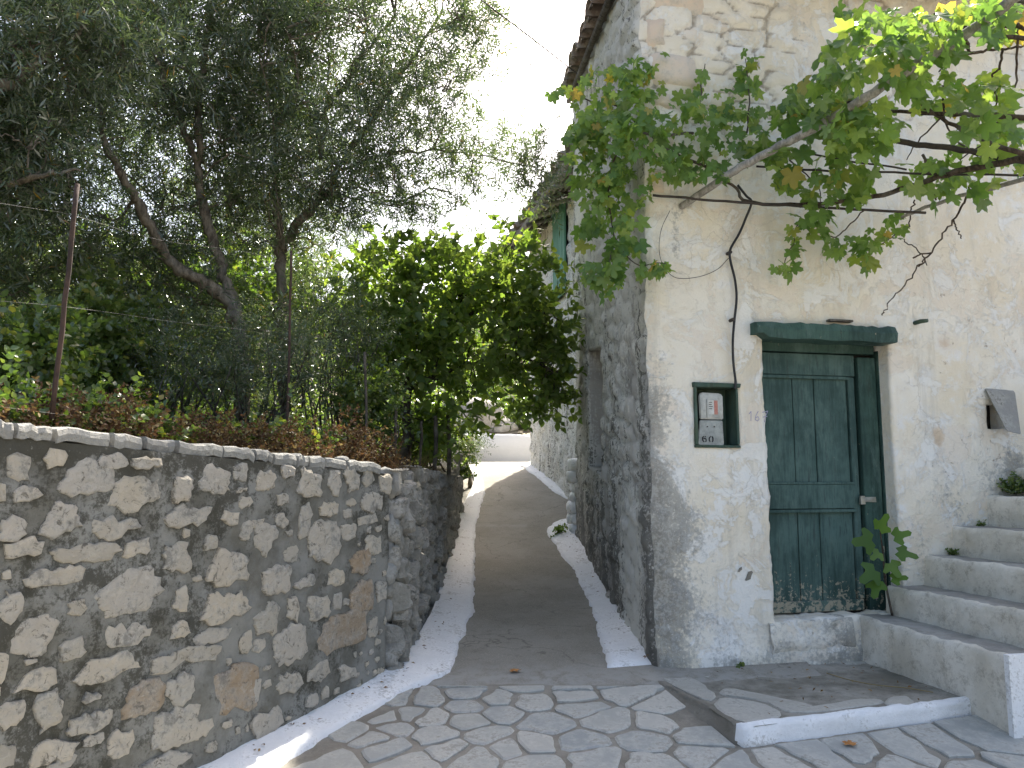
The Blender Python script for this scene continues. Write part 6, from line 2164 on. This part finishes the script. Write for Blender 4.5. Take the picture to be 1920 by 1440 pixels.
# (px, py, rx, ry, n, Y0, Y1)
VC = [(1140, 190, 75, 70, 66, 4.75, 5.4), (1130, 270, 70, 66, 58, 4.75, 5.4), (1150, 365, 55, 66, 44, 4.8, 5.3), (1105, 330, 38, 56, 20, 4.9, 5.5), (1190, 140, 26, 38, 12, 4.7, 4.95), (1165, 440, 40, 42, 20, 4.75, 5.0),
      (1130, 515, 36, 30, 18, 4.7, 4.95), (1215, 495, 40, 13, 10, 4.72, 4.9), (1048, 168, 20, 15, 5, 4.9, 5.2), (1195, 240, 55, 56, 34, 4.65, 4.92), (1105, 430, 20, 36, 9, 4.9, 5.2), (1085, 240, 26, 30, 10, 4.9, 5.3),
      (1300, 235, 66, 55, 44, 4.7, 5.0), (1312, 165, 16, 40, 9, 4.85, 5.05), (1400, 150, 18, 66, 18, 4.85, 5.08), (1400, 240, 56, 48, 34, 4.65, 5.0), (1330, 310, 85, 30, 30, 4.6, 4.95), (1250, 300, 36, 34, 14, 4.6, 4.9), (1365, 190, 30, 30, 9, 4.8, 5.0),
      (1540, 200, 70, 66, 66, 4.2, 4.9), (1620, 235, 70, 52, 56, 4.1, 4.8), (1590, 105, 52, 46, 32, 3.8, 4.6), (1650, 60, 54, 46, 36, 3.7, 4.4), (1745, 60, 66, 52, 44, 3.6, 4.3), (1850, 28, 66, 40, 38, 3.5, 4.2), (1560, 305, 36, 34, 15, 4.4, 4.9),
      (1460, 285, 42, 34, 17, 4.5, 4.95), (1540, 370, 46, 38, 16, 4.6, 5.05), (1610, 345, 40, 38, 13, 4.5, 5.0), (1470, 330, 22, 26, 6, 4.7, 5.0), (1800, 165, 40, 40, 10, 3.8, 4.5), (1855, 170, 34, 40, 22, 3.9, 4.4), (1850, 230, 56, 36, 20, 3.9, 4.6), (1740, 165, 36, 42, 15, 4.1, 4.6),
      (1740, 330, 56, 44, 20, 4.4, 5.0), (1800, 295, 62, 34, 15, 4.2, 4.9), (1885, 285, 46, 50, 16, 4.1, 4.8), (1840, 348, 26, 22, 6, 4.3, 4.9), (1690, 120, 40, 40, 18, 3.7, 4.3), (1590, 20, 30, 26, 9, 4.4, 4.8), (1480, 215, 30, 30, 12, 4.5, 4.9),
      (1520, 420, 46, 16, 11, 4.85, 5.1), (1490, 452, 12, 28, 7, 4.9, 5.1), (1474, 495, 28, 12, 8, 4.9, 5.1), (1558, 450, 42, 20, 12, 4.85, 5.15), (1642, 455, 32, 30, 13, 4.9, 5.2), (1680, 415, 18, 32, 8, 4.9, 5.2), (1620, 482, 18, 12, 5, 4.95, 5.2)]
LP, LS = [], []
for (px, py, rx, ry, n, y0, y1) in VC:
    for _ in range(int(n * (2.0 if px < 1240 else 1.4))):
        a, r = rv_.uniform(0, 2 * np.pi), rv_.random() ** 0.5
        p = A(px + rx * r * math.cos(a), py + ry * r * math.sin(a), rv_.uniform(y0, y1))
        # stay in front of both walls
        w = float(np.dot(p[:2] - HC, FN))
        if np.dot(p[:2] - HC, FD) > -0.02 and w < 0.06:
            p[:2] += FN * (0.07 - w)
        small = 0.78 if py > 400 and px > 1440 else 1.0
        LP.append(p)
        LS.append((0.070 + 0.095 * rv_.random() ** 1.3) * small * (0.80 if px < 1440 else 1.0))
LP, LS = np.array(LP), np.array(LS)
n = len(LP)
face = np.array([-0.15, -0.75, 0.65]) + rv_.normal(0, 0.62, (n, 3))
tipd = np.array([0.0, -0.25, -0.9]) + rv_.normal(0, 0.5, (n, 3))
LX, LY, LZ = rot_frames(tipd, face)
meshes = []
for tv, tf in TG:
    me = bpy.data.meshes.new('leaf')
    me.from_pydata([tuple(a) for a in tv], [], [tuple(int(i) for i in q) for q in tf])
    me.polygons.foreach_set('use_smooth', np.ones(len(me.polygons), bool))
    me.materials.append(M['vine_o'])
    meshes.append(me)
vis = LS * F / LP[:, 1] + np.where(LP[:, 1] < 5.05, 8, 0)
order = np.argsort(-vis)
single, rest = order[:300], order[300:]
for i in single:
    o = bpy.data.objects.new('leaf', meshes[int(rv_.integers(5))])
    COL.objects.link(o)
    o.parent = vine
    R = Matrix(((LX[i][0], LY[i][0], LZ[i][0]), (LX[i][1], LY[i][1], LZ[i][1]), (LX[i][2], LY[i][2], LZ[i][2]))).to_4x4()
    o.matrix_local = Matrix.Translation(Vector(LP[i] - _loc['grape_vine'])) @ R @ Matrix.Scale(float(LS[i]), 4)
vs_l, fs_l, nn_ = [], [], 0
for k in range(5):
    sel = rest[k::5]
    v, f = scatter(TG[k][0], TG[k][1], LP[sel], tipd[sel], face[sel], LS[sel])
    vs_l.append(v); fs_l.append(f + nn_); nn_ += len(v)
mk('foliage', np.concatenate(vs_l), np.concatenate(fs_l), M['vine_i'], vine, True)['kind'] = 'stuff'
# canes
def longer(pts):
    """carry a pole or cane that leaves the frame on to its real end"""
    pts = [tuple(q) for q in pts]
    if pts[0][0] >= 1955:
        a, b = np.array(pts[0]), np.array(pts[1])
        pts = [tuple(a + (a - b) * 3.0 * np.array([1, 1, .6]))] + pts
    if pts[-1][0] >= 1955:
        a, b = np.array(pts[-1]), np.array(pts[-2])
        pts = pts + [tuple(a + (a - b) * 3.0 * np.array([1, 1, .6]))]
    return pts
def cane(pts, r0, r1, m=None, name='branch', parent=None, wob=0.003, n=5):
    p = smooth_path([A(*q) for q in longer(pts)], n, wob, rv_)
    v, f = tube(p, np.linspace(r0, r1, len(p)), 6)
    return mk(name, v, f, m or M['vinebark'], parent or vine, True)
cane([(1960, 285, 4.0), (1880, 305, 4.2), (1790, 322, 4.4), (1720, 345, 4.6), (1640, 368, 4.75), (1560, 380, 4.85), (1480, 384, 4.95), (1400, 378, 5.0), (1378, 350, 5.02), (1340, 330, 5.0)], 0.022, 0.008)
cane([(1960, 225, 3.9), (1860, 216, 4.05), (1770, 214, 4.2), (1670, 208, 4.4), (1600, 190, 4.6), (1540, 230, 4.7)], 0.018, 0.006)
cane([(1960, 300, 4.0), (1860, 270, 4.1), (1790, 235, 4.2), (1730, 200, 4.3), (1690, 165, 4.4), (1650, 120, 4.5)], 0.016, 0.006)
cane([(1960, 60, 3.7), (1870, 45, 3.8), (1800, 55, 3.9), (1740, 80, 4.1), (1700, 110, 4.2), (1650, 150, 4.4)], 0.018, 0.006)
cane([(1960, 10, 3.7), (1890, -5, 3.8), (1820, -15, 3.9)], 0.02, 0.012)
cane([(1960, 75, 3.8), (1850, 65, 3.9), (1780, 35, 4.0), (1750, 25, 4.0)], 0.016, 0.006)
cane([(1810, 55, 3.9), (1815, 90, 3.95), (1820, 100, 3.95), (1850, 95, 4), (1885, 92, 4), (1920, 85, 4)], 0.010, 0.006)
cane([(1880, 95, 4.0), (1872, 130, 4.05), (1862, 140, 4.1), (1868, 180, 4.2), (1870, 230, 4.3)], 0.007, 0.004)
cane([(1815, 100, 3.95), (1790, 112, 4.1), (1760, 135, 4.2)], 0.008, 0.004)
cane([(1905, 20, 3.8), (1908, 90, 4.0), (1900, 170, 4.2), (1850, 260, 4.4), (1800, 300, 4.6)], 0.007, 0.004)
cane([(1768, 160, 4.3), (1770, 215, 4.4), (1785, 255, 4.5), (1830, 285, 4.5), (1880, 280, 4.5)], 0.007, 0.004)
cane([(1770, 215, 4.3), (1720, 265, 4.5), (1700, 300, 4.6)], 0.006, 0.003)
cane([(1730, 290, 4.6), (1745, 335, 4.7), (1755, 375, 4.8)], 0.010, 0.006)
cane([(1300, 250, 4.9), (1220, 250, 4.85), (1160, 200, 4.95), (1110, 190, 5.1), (1060, 170, 5.2)], 0.010, 0.004)
cane([(1340, 320, 4.9), (1260, 285, 4.85), (1210, 250, 4.8), (1160, 280, 4.9), (1140, 360, 5.0), (1150, 440, 4.9), (1140, 510, 4.85)], 0.010, 0.004)
cane([(1400, 250, 4.9), (1405, 180, 4.95), (1398, 110, 5.0)], 0.006, 0.003)
cane([(1310, 230, 4.9), (1316, 160, 4.95), (1322, 120, 5.0)], 0.006, 0.003)
cane([(1150, 440, 4.9), (1190, 495, 4.85), (1240, 492, 4.85), (1258, 505, 4.88)], 0.004, 0.002)
# the bare cane that hangs in front of the plaster, with its side twigs
cane([(1822, 340, 4.75), (1806, 385, 4.9), (1786, 415, 5.0), (1765, 445, 5.05), (1740, 480, 5.1), (1722, 500, 5.12), (1695, 535, 5.14), (1672, 562, 5.15), (1658, 582, 5.15), (1654, 591, 5.15)], 0.0075, 0.0035, wob=0.006)
cane([(1788, 413, 5.0), (1793, 428, 5.0), (1800, 440, 5.0), (1803, 447, 5.0)], 0.0055, 0.004, wob=.003)
cane([(1712, 484, 5.1), (1724, 478, 5.1), (1745, 474, 5.1)], 0.006, 0.005, wob=.002)
cane([(1722, 500, 5.12), (1735, 488, 5.1), (1728, 478, 5.1), (1715, 462, 5.1), (1698, 456, 5.1), (1696, 448, 5.1)], 0.005, 0.003, wob=.003)
cane([(1732, 482, 5.1), (1738, 498, 5.1)], 0.0045, 0.003, wob=.001)
cane([(1715, 375, 4.85), (1708, 398, 4.95), (1702, 430, 5.0), (1680, 440, 5.05), (1640, 465, 5.1), (1615, 480, 5.1)], 0.005, 0.003, wob=.004)
cane([(1620, 395, 4.95), (1590, 425, 5.05), (1560, 445, 5.08), (1500, 420, 5.0), (1490, 450, 5.0), (1470, 500, 5.0)], 0.005, 0.003, wob=.005)
cane([(1480, 300, 4.9), (1530, 345, 4.9), (1540, 390, 5.0)], 0.005, 0.003)

# pergola poles and rods under the vine
def pole(label, pts, r0, r1, m, name='pergola_pole', cat='pole', wob=0.004, sides=10):
    p = smooth_path([A(*q) for q in longer(pts)], 6, wob, rv_)
    v, f = tube(p, np.linspace(r0, r1, len(p)), sides)
    o = mk(name, v, f, m, None, True, loc=p[0])
    return tag(o, label, cat)
pw0 = on_plane(1268, 394, FP(0, -0.05, 0), np.array([*FN, 0]))
pole('thick grey wooden pole rising from the wall socket to the upper right corner', [(1268, 394, float(pw0[1])), (1340, 345, 4.85), (1420, 296, 4.6), (1510, 250, 4.4), (1620, 185, 4.15), (1720, 120, 3.95), (1800, 72, 3.8), (1860, 28, 3.7), (1960, -45, 3.5)], 0.023, 0.030, M['wood'])
pole('grey iron pipe running level across the vine towards the right edge', [(1640, 256, 4.6), (1720, 270, 4.5), (1820, 285, 4.35), (1960, 310, 4.15)], 0.018, 0.018, M['iron'])
pole('thin pale pole slanting up to the right edge below the vine', [(1690, 408, 4.95), (1760, 380, 4.8), (1850, 355, 4.6), (1960, 325, 4.4)], 0.011, 0.016, M['wood'])
pole('lower rusty iron rod along the wall from the left corner', [(1224, 366, 4.98), (1320, 374, 4.96), (1450, 384, 4.92), (1600, 392, 4.86), (1736, 399, 4.8)], 0.0085, 0.0085, M['iron'], 'iron_rod', 'iron rod', 0.002, 6)
pole('upper thin iron rod through the vine leaves to the right edge', [(1418, 312, 4.9), (1560, 320, 4.75), (1740, 326, 4.55), (1960, 329, 4.3)], 0.007, 0.007, M['iron'], 'iron_rod', 'iron rod', 0.002, 6)
pole('short iron rod among the leaves just above the upper one', [(1470, 278, 4.8), (1560, 296, 4.75), (1700, 318, 4.65)], 0.006, 0.006, M['iron'], 'iron_rod', 'iron rod', 0.002, 6)

# cable down to the meter
cab = [(1376, 352), (1392, 372), (1402, 384), (1398, 410), (1386, 438), (1372, 462), (1368, 474), (1370, 492), (1378, 525), (1381, 560), (1377, 600), (1374, 640), (1375, 680), (1379, 715), (1378, 730)]
p = []
for (x, y) in cab:
    u, z = fpx(x, y, 0.04)
    p.append(FP(u, 0.04 + (0.05 if y < 400 else 0) - 0.0, z))
p = smooth_path(p, 5)
v, f = tube(p, 0.0085, 7)
o = mk('power_cable', v, f, M['cable'], None, True, loc=p[0])
tag(o, 'black cable hanging down the plaster from the vine to the meter niche', 'cable')
for (x, y) in ((1369, 474), (1374, 600)):
    u, z = fpx(x, y, 0.03)
    v, f = tube([FP(u - .006, -0.01, z), FP(u - .006, 0.05, z)], 0.012, 7)
    mk('cable_clip', v, f, M['iron'], o)
p = []
for (x, y) in ((1366, 484), (1345, 505), (1310, 519), (1268, 521), (1245, 500), (1236, 470), (1240, 430), (1256, 395)):
    u, z = fpx(x, y, 0.03)
    p.append(FP(u, 0.03, z))
v, f = tube(smooth_path(p, 5), 0.0022, 4)
tag(mk('loose_wire', v, f, M['iron'], None, True, loc=p[0]), 'thin loose wire looping on the plaster left of the cable', 'wire')
p = [A(1082, 138, 7.2), A(1000, 74, 6.2), A(900, -2, 5.2), A(800, -80, 4.4)]
v, f = tube(smooth_path(p, 8), 0.006, 5)
tag(mk('overhead_wire', v, f, M['iron'], None, True, loc=p[0]), 'overhead wire crossing the white sky to the roof edge of the old house', 'wire')

# ================================================================== FENCE
fence = thing('wire_fence', 'rusty fence posts with thin wires along the top of the retaining wall', 'fence', (*WP(1.5, -.2, 0)[:2], EYE + .15))
def post(px0, py0, px1, py1, Y, r, m=None):
    v, f = tube(smooth_path([A(px0, py0, Y), A((px0 + px1) / 2 + 1.5, (py0 + py1) / 2, Y), A(px1, py1, Y)], 4, 0.002, rv_), r, 6)
    mk('post', v, f, m or M['rust'], fence, True)
post(97, 785, 145, 345, 3.25, 0.0105)
post(537, 830, 546, 470, 4.95, 0.009)
post(686, 850, 684, 660, 5.9, 0.012, M['beam'])
post(738, 880, 742, 760, 6.3, 0.014, M['beam'])
post(786, 880, 790, 790, 6.9, 0.014, M['beam'])
post(815, 882, 816, 780, 7.6, 0.022, M['beam'])
post(842, 890, 840, 770, 8.2, 0.025, M['beam'])
for pts in ([(-60, 372, 3.0), (70, 392, 3.2), (138, 404, 3.25), (300, 450, 4.0), (545, 500, 4.95), (685, 650, 5.9)],
            [(-60, 755, 2.95), (60, 770, 3.1), (200, 788, 3.55), (350, 805, 4.1), (540, 828, 4.95)],
            [(-60, 560, 3.0), (120, 575, 3.25), (300, 600, 4.0), (545, 640, 4.95), (685, 740, 5.9)]):
    v, f = tube(smooth_path([A(*q) for q in pts], 6), 0.0006, 4)
    mk('wire', v, f, M['wire'], fence)

# ================================================================== WEEDS, GRASS, LITTER
def blades(name, P, L, W, m, rs, lean=0.5, kind='stuff', label=None):
    n = len(P)
    d = rs.normal(0, lean, (n, 3)); d[:, 2] = 1
    d /= np.linalg.norm(d, axis=1, keepdims=True)
    tv = np.array([(-.5, 0, 0), (.5, 0, 0), (.3, .55, .10), (-.3, .55, .10), (0, 1.0, .36)], float)
    tv = tv * np.array([W, 1, 1])
    tf4 = np.array([(0, 1, 2, 3), (3, 2, 4, 4)])
    v, _ = scatter(tv, tf4, P, d, unit(rs, n) + np.array([0, 0, .2]), L)
    b = np.arange(n)[:, None] * 5
    tri = np.concatenate([b + np.array([[0, 1, 2]]), b + np.array([[0, 2, 3]]), b + np.array([[3, 2, 4]])], 0)
    o = mk(name, v, tri, m)
    o['kind'] = kind
    if label: o['label'] = label
    return o
rg = np.random.default_rng(29)
def along_wall(n, u0, u1, w0, w1):
    u = rg.uniform(u0, u1, n); w = rg.uniform(w0, w1, n)
    q = np.c_[WC3[0] + WDIR[0] * u + WN[0] * w, WC3[1] + WDIR[1] * u + WN[1] * w]
    z = np.maximum(hill_h(q[:, 0], q[:, 1]), EYE + 0.05 + 0 * u)
    return np.c_[q, z - 0.02]
# straw on the wall's back edge and over the slope
Pg = np.concatenate([along_wall(2600, -0.3, 3.4, -0.9, -0.30)])
m_ = fbm(Pg[:, 0] * 2.5, Pg[:, 1] * 2.5, 301) > 0.44
blades('dry_grass', Pg[m_], rg.uniform(.05, .20, m_.sum()), 0.02, M['straw'], rg, 0.7)
# brown dried weeds: many fine twigs with tiny leaves
nW = 150
W_ = along_wall(nW, -0.45, 3.3, -0.62, -0.33)
hW = rg.uniform(0.05, 0.27, nW) * (0.45 + fbm(W_[:, 0] * 3, W_[:, 1] * 3, 77))
TP = np.repeat(W_, 26, 0)
n = len(TP)
TP = TP + np.c_[rg.normal(0, .06, n), rg.normal(0, .06, n), rg.random(n) * np.repeat(hW, 26) * 1.1]
TD = unit(rg, n) * .8 + np.array([0.1, -0.1, .5]); TD /= np.linalg.norm(TD, axis=1, keepdims=True)
v, f = twig_leaves(TP, TD, rg.uniform(.05, .16, n), rg, 0.016, 0.020, T_ROUND)
o = mk('dry_weeds', v, f, M['dry']); o['kind'] = 'stuff'
q = np.r_[along_wall(45, 1.3, 2.2, -0.7, -0.36), along_wall(14, -0.3, 1.0, -0.8, -0.45)]
q = np.repeat(q, 9, 0); q = q + rg.normal(0, .07, q.shape) + np.c_[0 * q[:, 0], 0 * q[:, 0], rg.random(len(q)) * .25]
D = unit(rg, len(q)) * .7 + np.array([0.1, -0.1, .4]); D /= np.linalg.norm(D, axis=1, keepdims=True)
v, f = twig_leaves(q, D, rg.uniform(.06, .2, len(q)), rg, 0.03, 0.034, T_OVATE)
o = mk('ivy', v, f, M['shrub']); o['kind'] = 'stuff'
stems = along_wall(900, -0.45, 3.3, -0.62, -0.31)
blades('dry_stalks', stems, rg.uniform(.06, .24, 900), 0.012, M['dry'], rg, 0.5)
# twiggy thatch on the rubble wall's top
q = np.c_[rg.uniform(-.98, -.70, 420), rg.uniform(4.9, 8.2, 420)]
q = np.c_[q, EYE + 0.03 + 0 * q[:, 0]]
blades('dry_stalks', q, rg.uniform(.08, .25, 420), 0.014, M['dry'], rg, 1.1)
# ground cover on the slope, so that no bare soil shows between the shrubs
n = 9000
q = np.c_[rg.uniform(-7, -0.9, n), rg.uniform(2.6, 13, n)]
q = q[q[:, 0] < wall_x(q[:, 1]) - 0.5]
q = np.c_[q, hill_h(q[:, 0], q[:, 1]) - 0.02]
D = unit(rg, len(q)) * .6 + np.array([0, 0, .8]); D /= np.linalg.norm(D, axis=1, keepdims=True)
v, f = twig_leaves(q, D, rg.uniform(.1, .35, len(q)), rg, 0.045, 0.045, T_ROUND)
o = mk('undergrowth', v, f, M['shrub']); o['kind'] = 'stuff'
n = 16000
q = np.c_[rg.uniform(-16, 10, n), rg.uniform(17.6, 40, n)]
q = np.c_[q, hill_h(q[:, 0], q[:, 1]) - 0.02]
D = unit(rg, n) * .6 + np.array([0, 0, .8]); D /= np.linalg.norm(D, axis=1, keepdims=True)
v, f = twig_leaves(q, D, rg.uniform(.2, .5, n), rg, 0.13, 0.12, T_ROUND)
o = mk('hill_scrub', v, f, M['shrub']); o['kind'] = 'stuff'

# litter swept against the painted edges
T_DEAD = (np.array([(0, 0, 0), (.22, .4, .12), (0, 1, .05), (-.22, .4, .14)], float), np.array([(0, 1, 2, 3)]))
pts = []
for (A_, B_, n) in ((kr_w, kr_r, 130), (kl_w[1:6], kl_r[1:6], 90), (sl[:6], sr[:6], 45)):
    A_, B_ = np.array(A_), np.array(B_)
    for _ in range(n):
        i = rg.integers(0, len(A_) - 1)
        t, s = rg.random(), min(0.95, abs(rg.normal(0.12, 0.32)))
        a = A_[i] * (1 - t) + A_[i + 1] * t
        b = B_[i] * (1 - t) + B_[i + 1] * t
        pts.append(a * (1 - s) + b * s)
for _ in range(60):
    u, w = rg.uniform(0.2, 1.5), rg.uniform(0.06, 1.0)
    pts.append(FP(u, w, 0)[:2])
pts = np.array(pts)
zz = gz(pts[:, 0], pts[:, 1]) + 0.052
u_ = (pts - HC) @ FD; w_ = (pts - HC) @ FN
zz = np.where((w_ > 0) & (u_ > 0), PORCH_Z + 0.018, zz)
q = np.c_[pts, zz]
n = len(q)
d = rg.normal(0, 1, (n, 3)); d[:, 2] *= 0.25
v, f = scatter(T_DEAD[0], T_DEAD[1], q, d, np.array([0, 0, 1.0]) + rg.normal(0, .35, (n, 3)), rg.uniform(.012, .034, n))
o = mk('leaf_litter', v, f, M['litter']); o['kind'] = 'stuff'
# a few that can be told apart
for (px, py, plane, s, mm, lab) in ((955, 1259, None, .055, 'leaf_orange', 'orange dead leaf on the threshold between paving and alley'),
                                   (1617, 1238, PORCH_Z, .06, 'leaf_red', 'curled reddish leaf on the platform below the door sill'),
                                   (1828, 1291, PORCH_Z, .06, 'leaf_red', 'dark red leaf at the foot of the first step'),
                                   (1780, 1271, PORCH_Z, .075, 'leaf_green', 'dull green leaf on the platform beside the first step'),
                                   (1597, 1402, None, .05, 'leaf_orange', 'orange leaf in the gutter below the white painted edge')):
    p = on_plane(px, py, (0, 0, plane + .012), np.array([0, 0, 1.0])) if plane else on_ground(px, py, 0.012)
    tv, tf = TG[int(rg.integers(5))]
    tv = tv.copy(); tv[:, 2] += 0.22 * tv[:, 0] ** 2 + 0.25 * (tv[:, 1] - .3) ** 2
    a = rg.uniform(0, 6.28)
    R = np.array([[math.cos(a), -math.sin(a), 0], [math.sin(a), math.cos(a), 0], [0, 0, 1]])
    vv = (tv * s * 1.5) @ R.T + p + np.array([0, 0, .008])
    o = mk('fallen_leaf', vv, [tuple(map(int, t)) for t in tf], M[mm], None, True, loc=p)
    tag(o, lab, 'leaf')
# dry stem curving over the platform
p = [on_plane(x, y, (0, 0, PORCH_Z + .018), np.array([0, 0, 1.0])) for x, y in ((1550, 1262), (1590, 1274), (1640, 1284), (1700, 1290), (1750, 1298))]
v, f = tube(smooth_path(p, 5), 0.003, 4)
tag(mk('dry_stem', v, f, M['straw'], None, True, loc=p[0]), 'long pale dry stem lying curved on the platform', 'stem')
p = [on_plane(x, y, (0, 0, PORCH_Z + .02), np.array([0, 0, 1.0])) for x, y in ((1700, 1250), (1745, 1260), (1780, 1271), (1830, 1290), (1880, 1306))]
v, f = tube(smooth_path(p, 5), 0.003, 4)
tag(mk('dry_stem', v, f, M['beam'], None, True, loc=p[0]), 'thin dark stem lying along the foot of the first step', 'stem')

# --- fig sapling growing by the door frame
fig = thing('fig_sapling', 'young fig sapling with lobed leaves growing beside the door frame on the steps', 'sapling', FP(st_u[1] - 0.03, 0.04, st_z[0]))
FY = 5.25
stem = [FP(st_u[1] - 0.02, 0.05, st_z[0] - .02), A(1660, 1090, FY), A(1656, 1040, FY - .02), A(1650, 995, FY - .04)]
v, f = tube(smooth_path(stem, 4), np.linspace(.008, .004, 13), 6)
mk('stem', v, f, M['vinebark'], fig, True)
def fig_template(rs):
    ctr = [(-86, .2), (-50, .52), (-15, .62), (5, .88), (22, .84), (38, .5), (58, .56), (74, .98), (90, 1.12)]
    allp = ctr + [(180 - a, r) for a, r in ctr[:-1]][::-1]
    v = [(0, .42, 0)]
    for a, r in allp:
        x, y = r * math.cos(RAD(a)) * .52 * rs.uniform(.93, 1.07), r * math.sin(RAD(a)) * .56 + .42
        v.append((x, y, -.2 * x * x - .14 * (y - .4) ** 2))
    n = len(allp)
    return np.array(v), [(0, 1 + i, 1 + (i + 1) % n) for i in range(n)]
for (x, y, tx, ty, s, dy) in ((1642, 1005, 1660, 970, .135, -.05), (1650, 1012, 1606, 1016, .17, -.06), (1664, 1010, 1700, 1000, .12, -.04), (1668, 1030, 1708, 1040, .14, -.02), (1660, 1045, 1690, 1085, .12, -.03), (1652, 1060, 1622, 1085, .16, -.06), (1660, 1085, 1705, 1082, .11, -.02), (1648, 1080, 1640, 1112, .13, -.05), (1655, 1030, 1632, 1050, .10, -.02)):
    a, b = A(x, y, FY + dy), A(tx, ty, FY + dy - 0.05)
    tv, tf = fig_template(rg)
    X, Y, Z = rot_frames((b - a)[None], (np.array([-0.2, -0.8, 0.55]) + rg.normal(0, .22, 3))[None])
    s *= 1.22
    vv = a + s * (tv[:, 0:1] * X + tv[:, 1:2] * Y + tv[:, 2:3] * Z)
    mk('leaf', vv, tf, M['fig'], fig, True)

# --- weeds in the corners
def weed(label, p, r, h, n, leaf, seed, m='shrub', name='weed'):
    rs = np.random.default_rng(seed)
    t = thing(name, label, 'weed', p, None)
    P = np.repeat(np.asarray(p)[None], n, 0) + rs.normal(0, r * .25, (n, 3)) * np.array([1, 1, .1])
    D = unit(rs, n) * r + np.array([0, 0, h]); D /= np.linalg.norm(D, axis=1, keepdims=True)
    L = rs.uniform(.4, 1.0, n) * max(r, h)
    v, f = twig_leaves(P, D, L, rs, leaf * .5, leaf, T_ROUND)
    mk('foliage', v, f, M[m], t)
    return t
weed('small green weed at the foot of the house wall on the platform', FP(*(lambda q: (q, .03))(fpx(1380, 1238)[0]), PORCH_Z + .01), .09, .04, 9, .04, 1)
u, z = fpx(1905, 915, 0.06)
weed('bushy olive-brown weed growing at the wall above the steps at the right edge', FP(u, .06, st_z[4] + .02), .16, .20, 42, .026, 2)
u, z = fpx(1790, 1040, 0.05)
weed('dark little weed in the corner of the second step', FP(st_u[2] + .22, .03, st_z[2]), .05, .07, 12, .018, 3)
weed('straggly little weed in the corner of the third step', FP(st_u[3] + .2, .03, st_z[3]), .05, .04, 10, .016, 4)
weed('green weeds at the foot of the whitewashed stone pier', on_ground(1052, 1002) + np.array([0, 0, .02]), .20, .10, 22, .045, 5)
weed('tuft of grass at the wall foot where the retaining wall turns', on_ground(735, 1258) + np.array([0, 0, .03]), .08, .08, 10, .03, 6, 'straw')
weed('dark weed tuft at the foot of the rubble wall further up', on_ground(856, 968) + np.array([-.02, 0, .02]), .14, .12, 20, .03, 7)
weed('leafy weed hanging on the rubble wall beside the young olive', A(862, 895, 10.4), .25, .25, 40, .05, 8)
LAB = {'street': ('street paved with irregular grey stones in mortar in front of the house', 'street'), 'alley_road': ('worn brown-grey road running uphill through the alley', 'road'),
       'ground': ('wide ground beneath the whole village slope', 'ground'), 'hillside': ('dry hillside rising behind the walls under the trees', 'hillside'),
       'dry_grass': ('straw-coloured dry grass behind the coping', 'grass'), 'dry_weeds': ('reddish brown dried weeds along the top of the retaining wall', 'weeds'),
       'ivy': ('small green creeping leaves among the brown weeds', 'creeper'), 'dry_stalks': ('brown dry stalks standing in the weeds behind the coping', 'stalks'),
       'dry_stalks.001': ('dry stalks lying on top of the rubble wall', 'stalks'), 'undergrowth': ('green undergrowth covering the slope under the olives', 'undergrowth'),
       'hill_scrub': ('scrub covering the hill beyond the far white wall', 'scrub'), 'leaf_litter': ('small dead leaves scattered over the white edges and platform', 'leaf litter'),
       'painted_edge': ('white painted edge along the foot of the left walls', 'painted edge'), 'painted_edge.001': ('white painted edge at the foot of the old house side wall', 'painted edge'),
       'painted_edge.002': ('far white painted edge at the foot of the whitewashed house', 'painted edge')}
for k_, (l_, c_) in LAB.items():
    o = bpy.data.objects.get(k_)
    if o is not None:
        o['label'] = l_
        o['category'] = c_
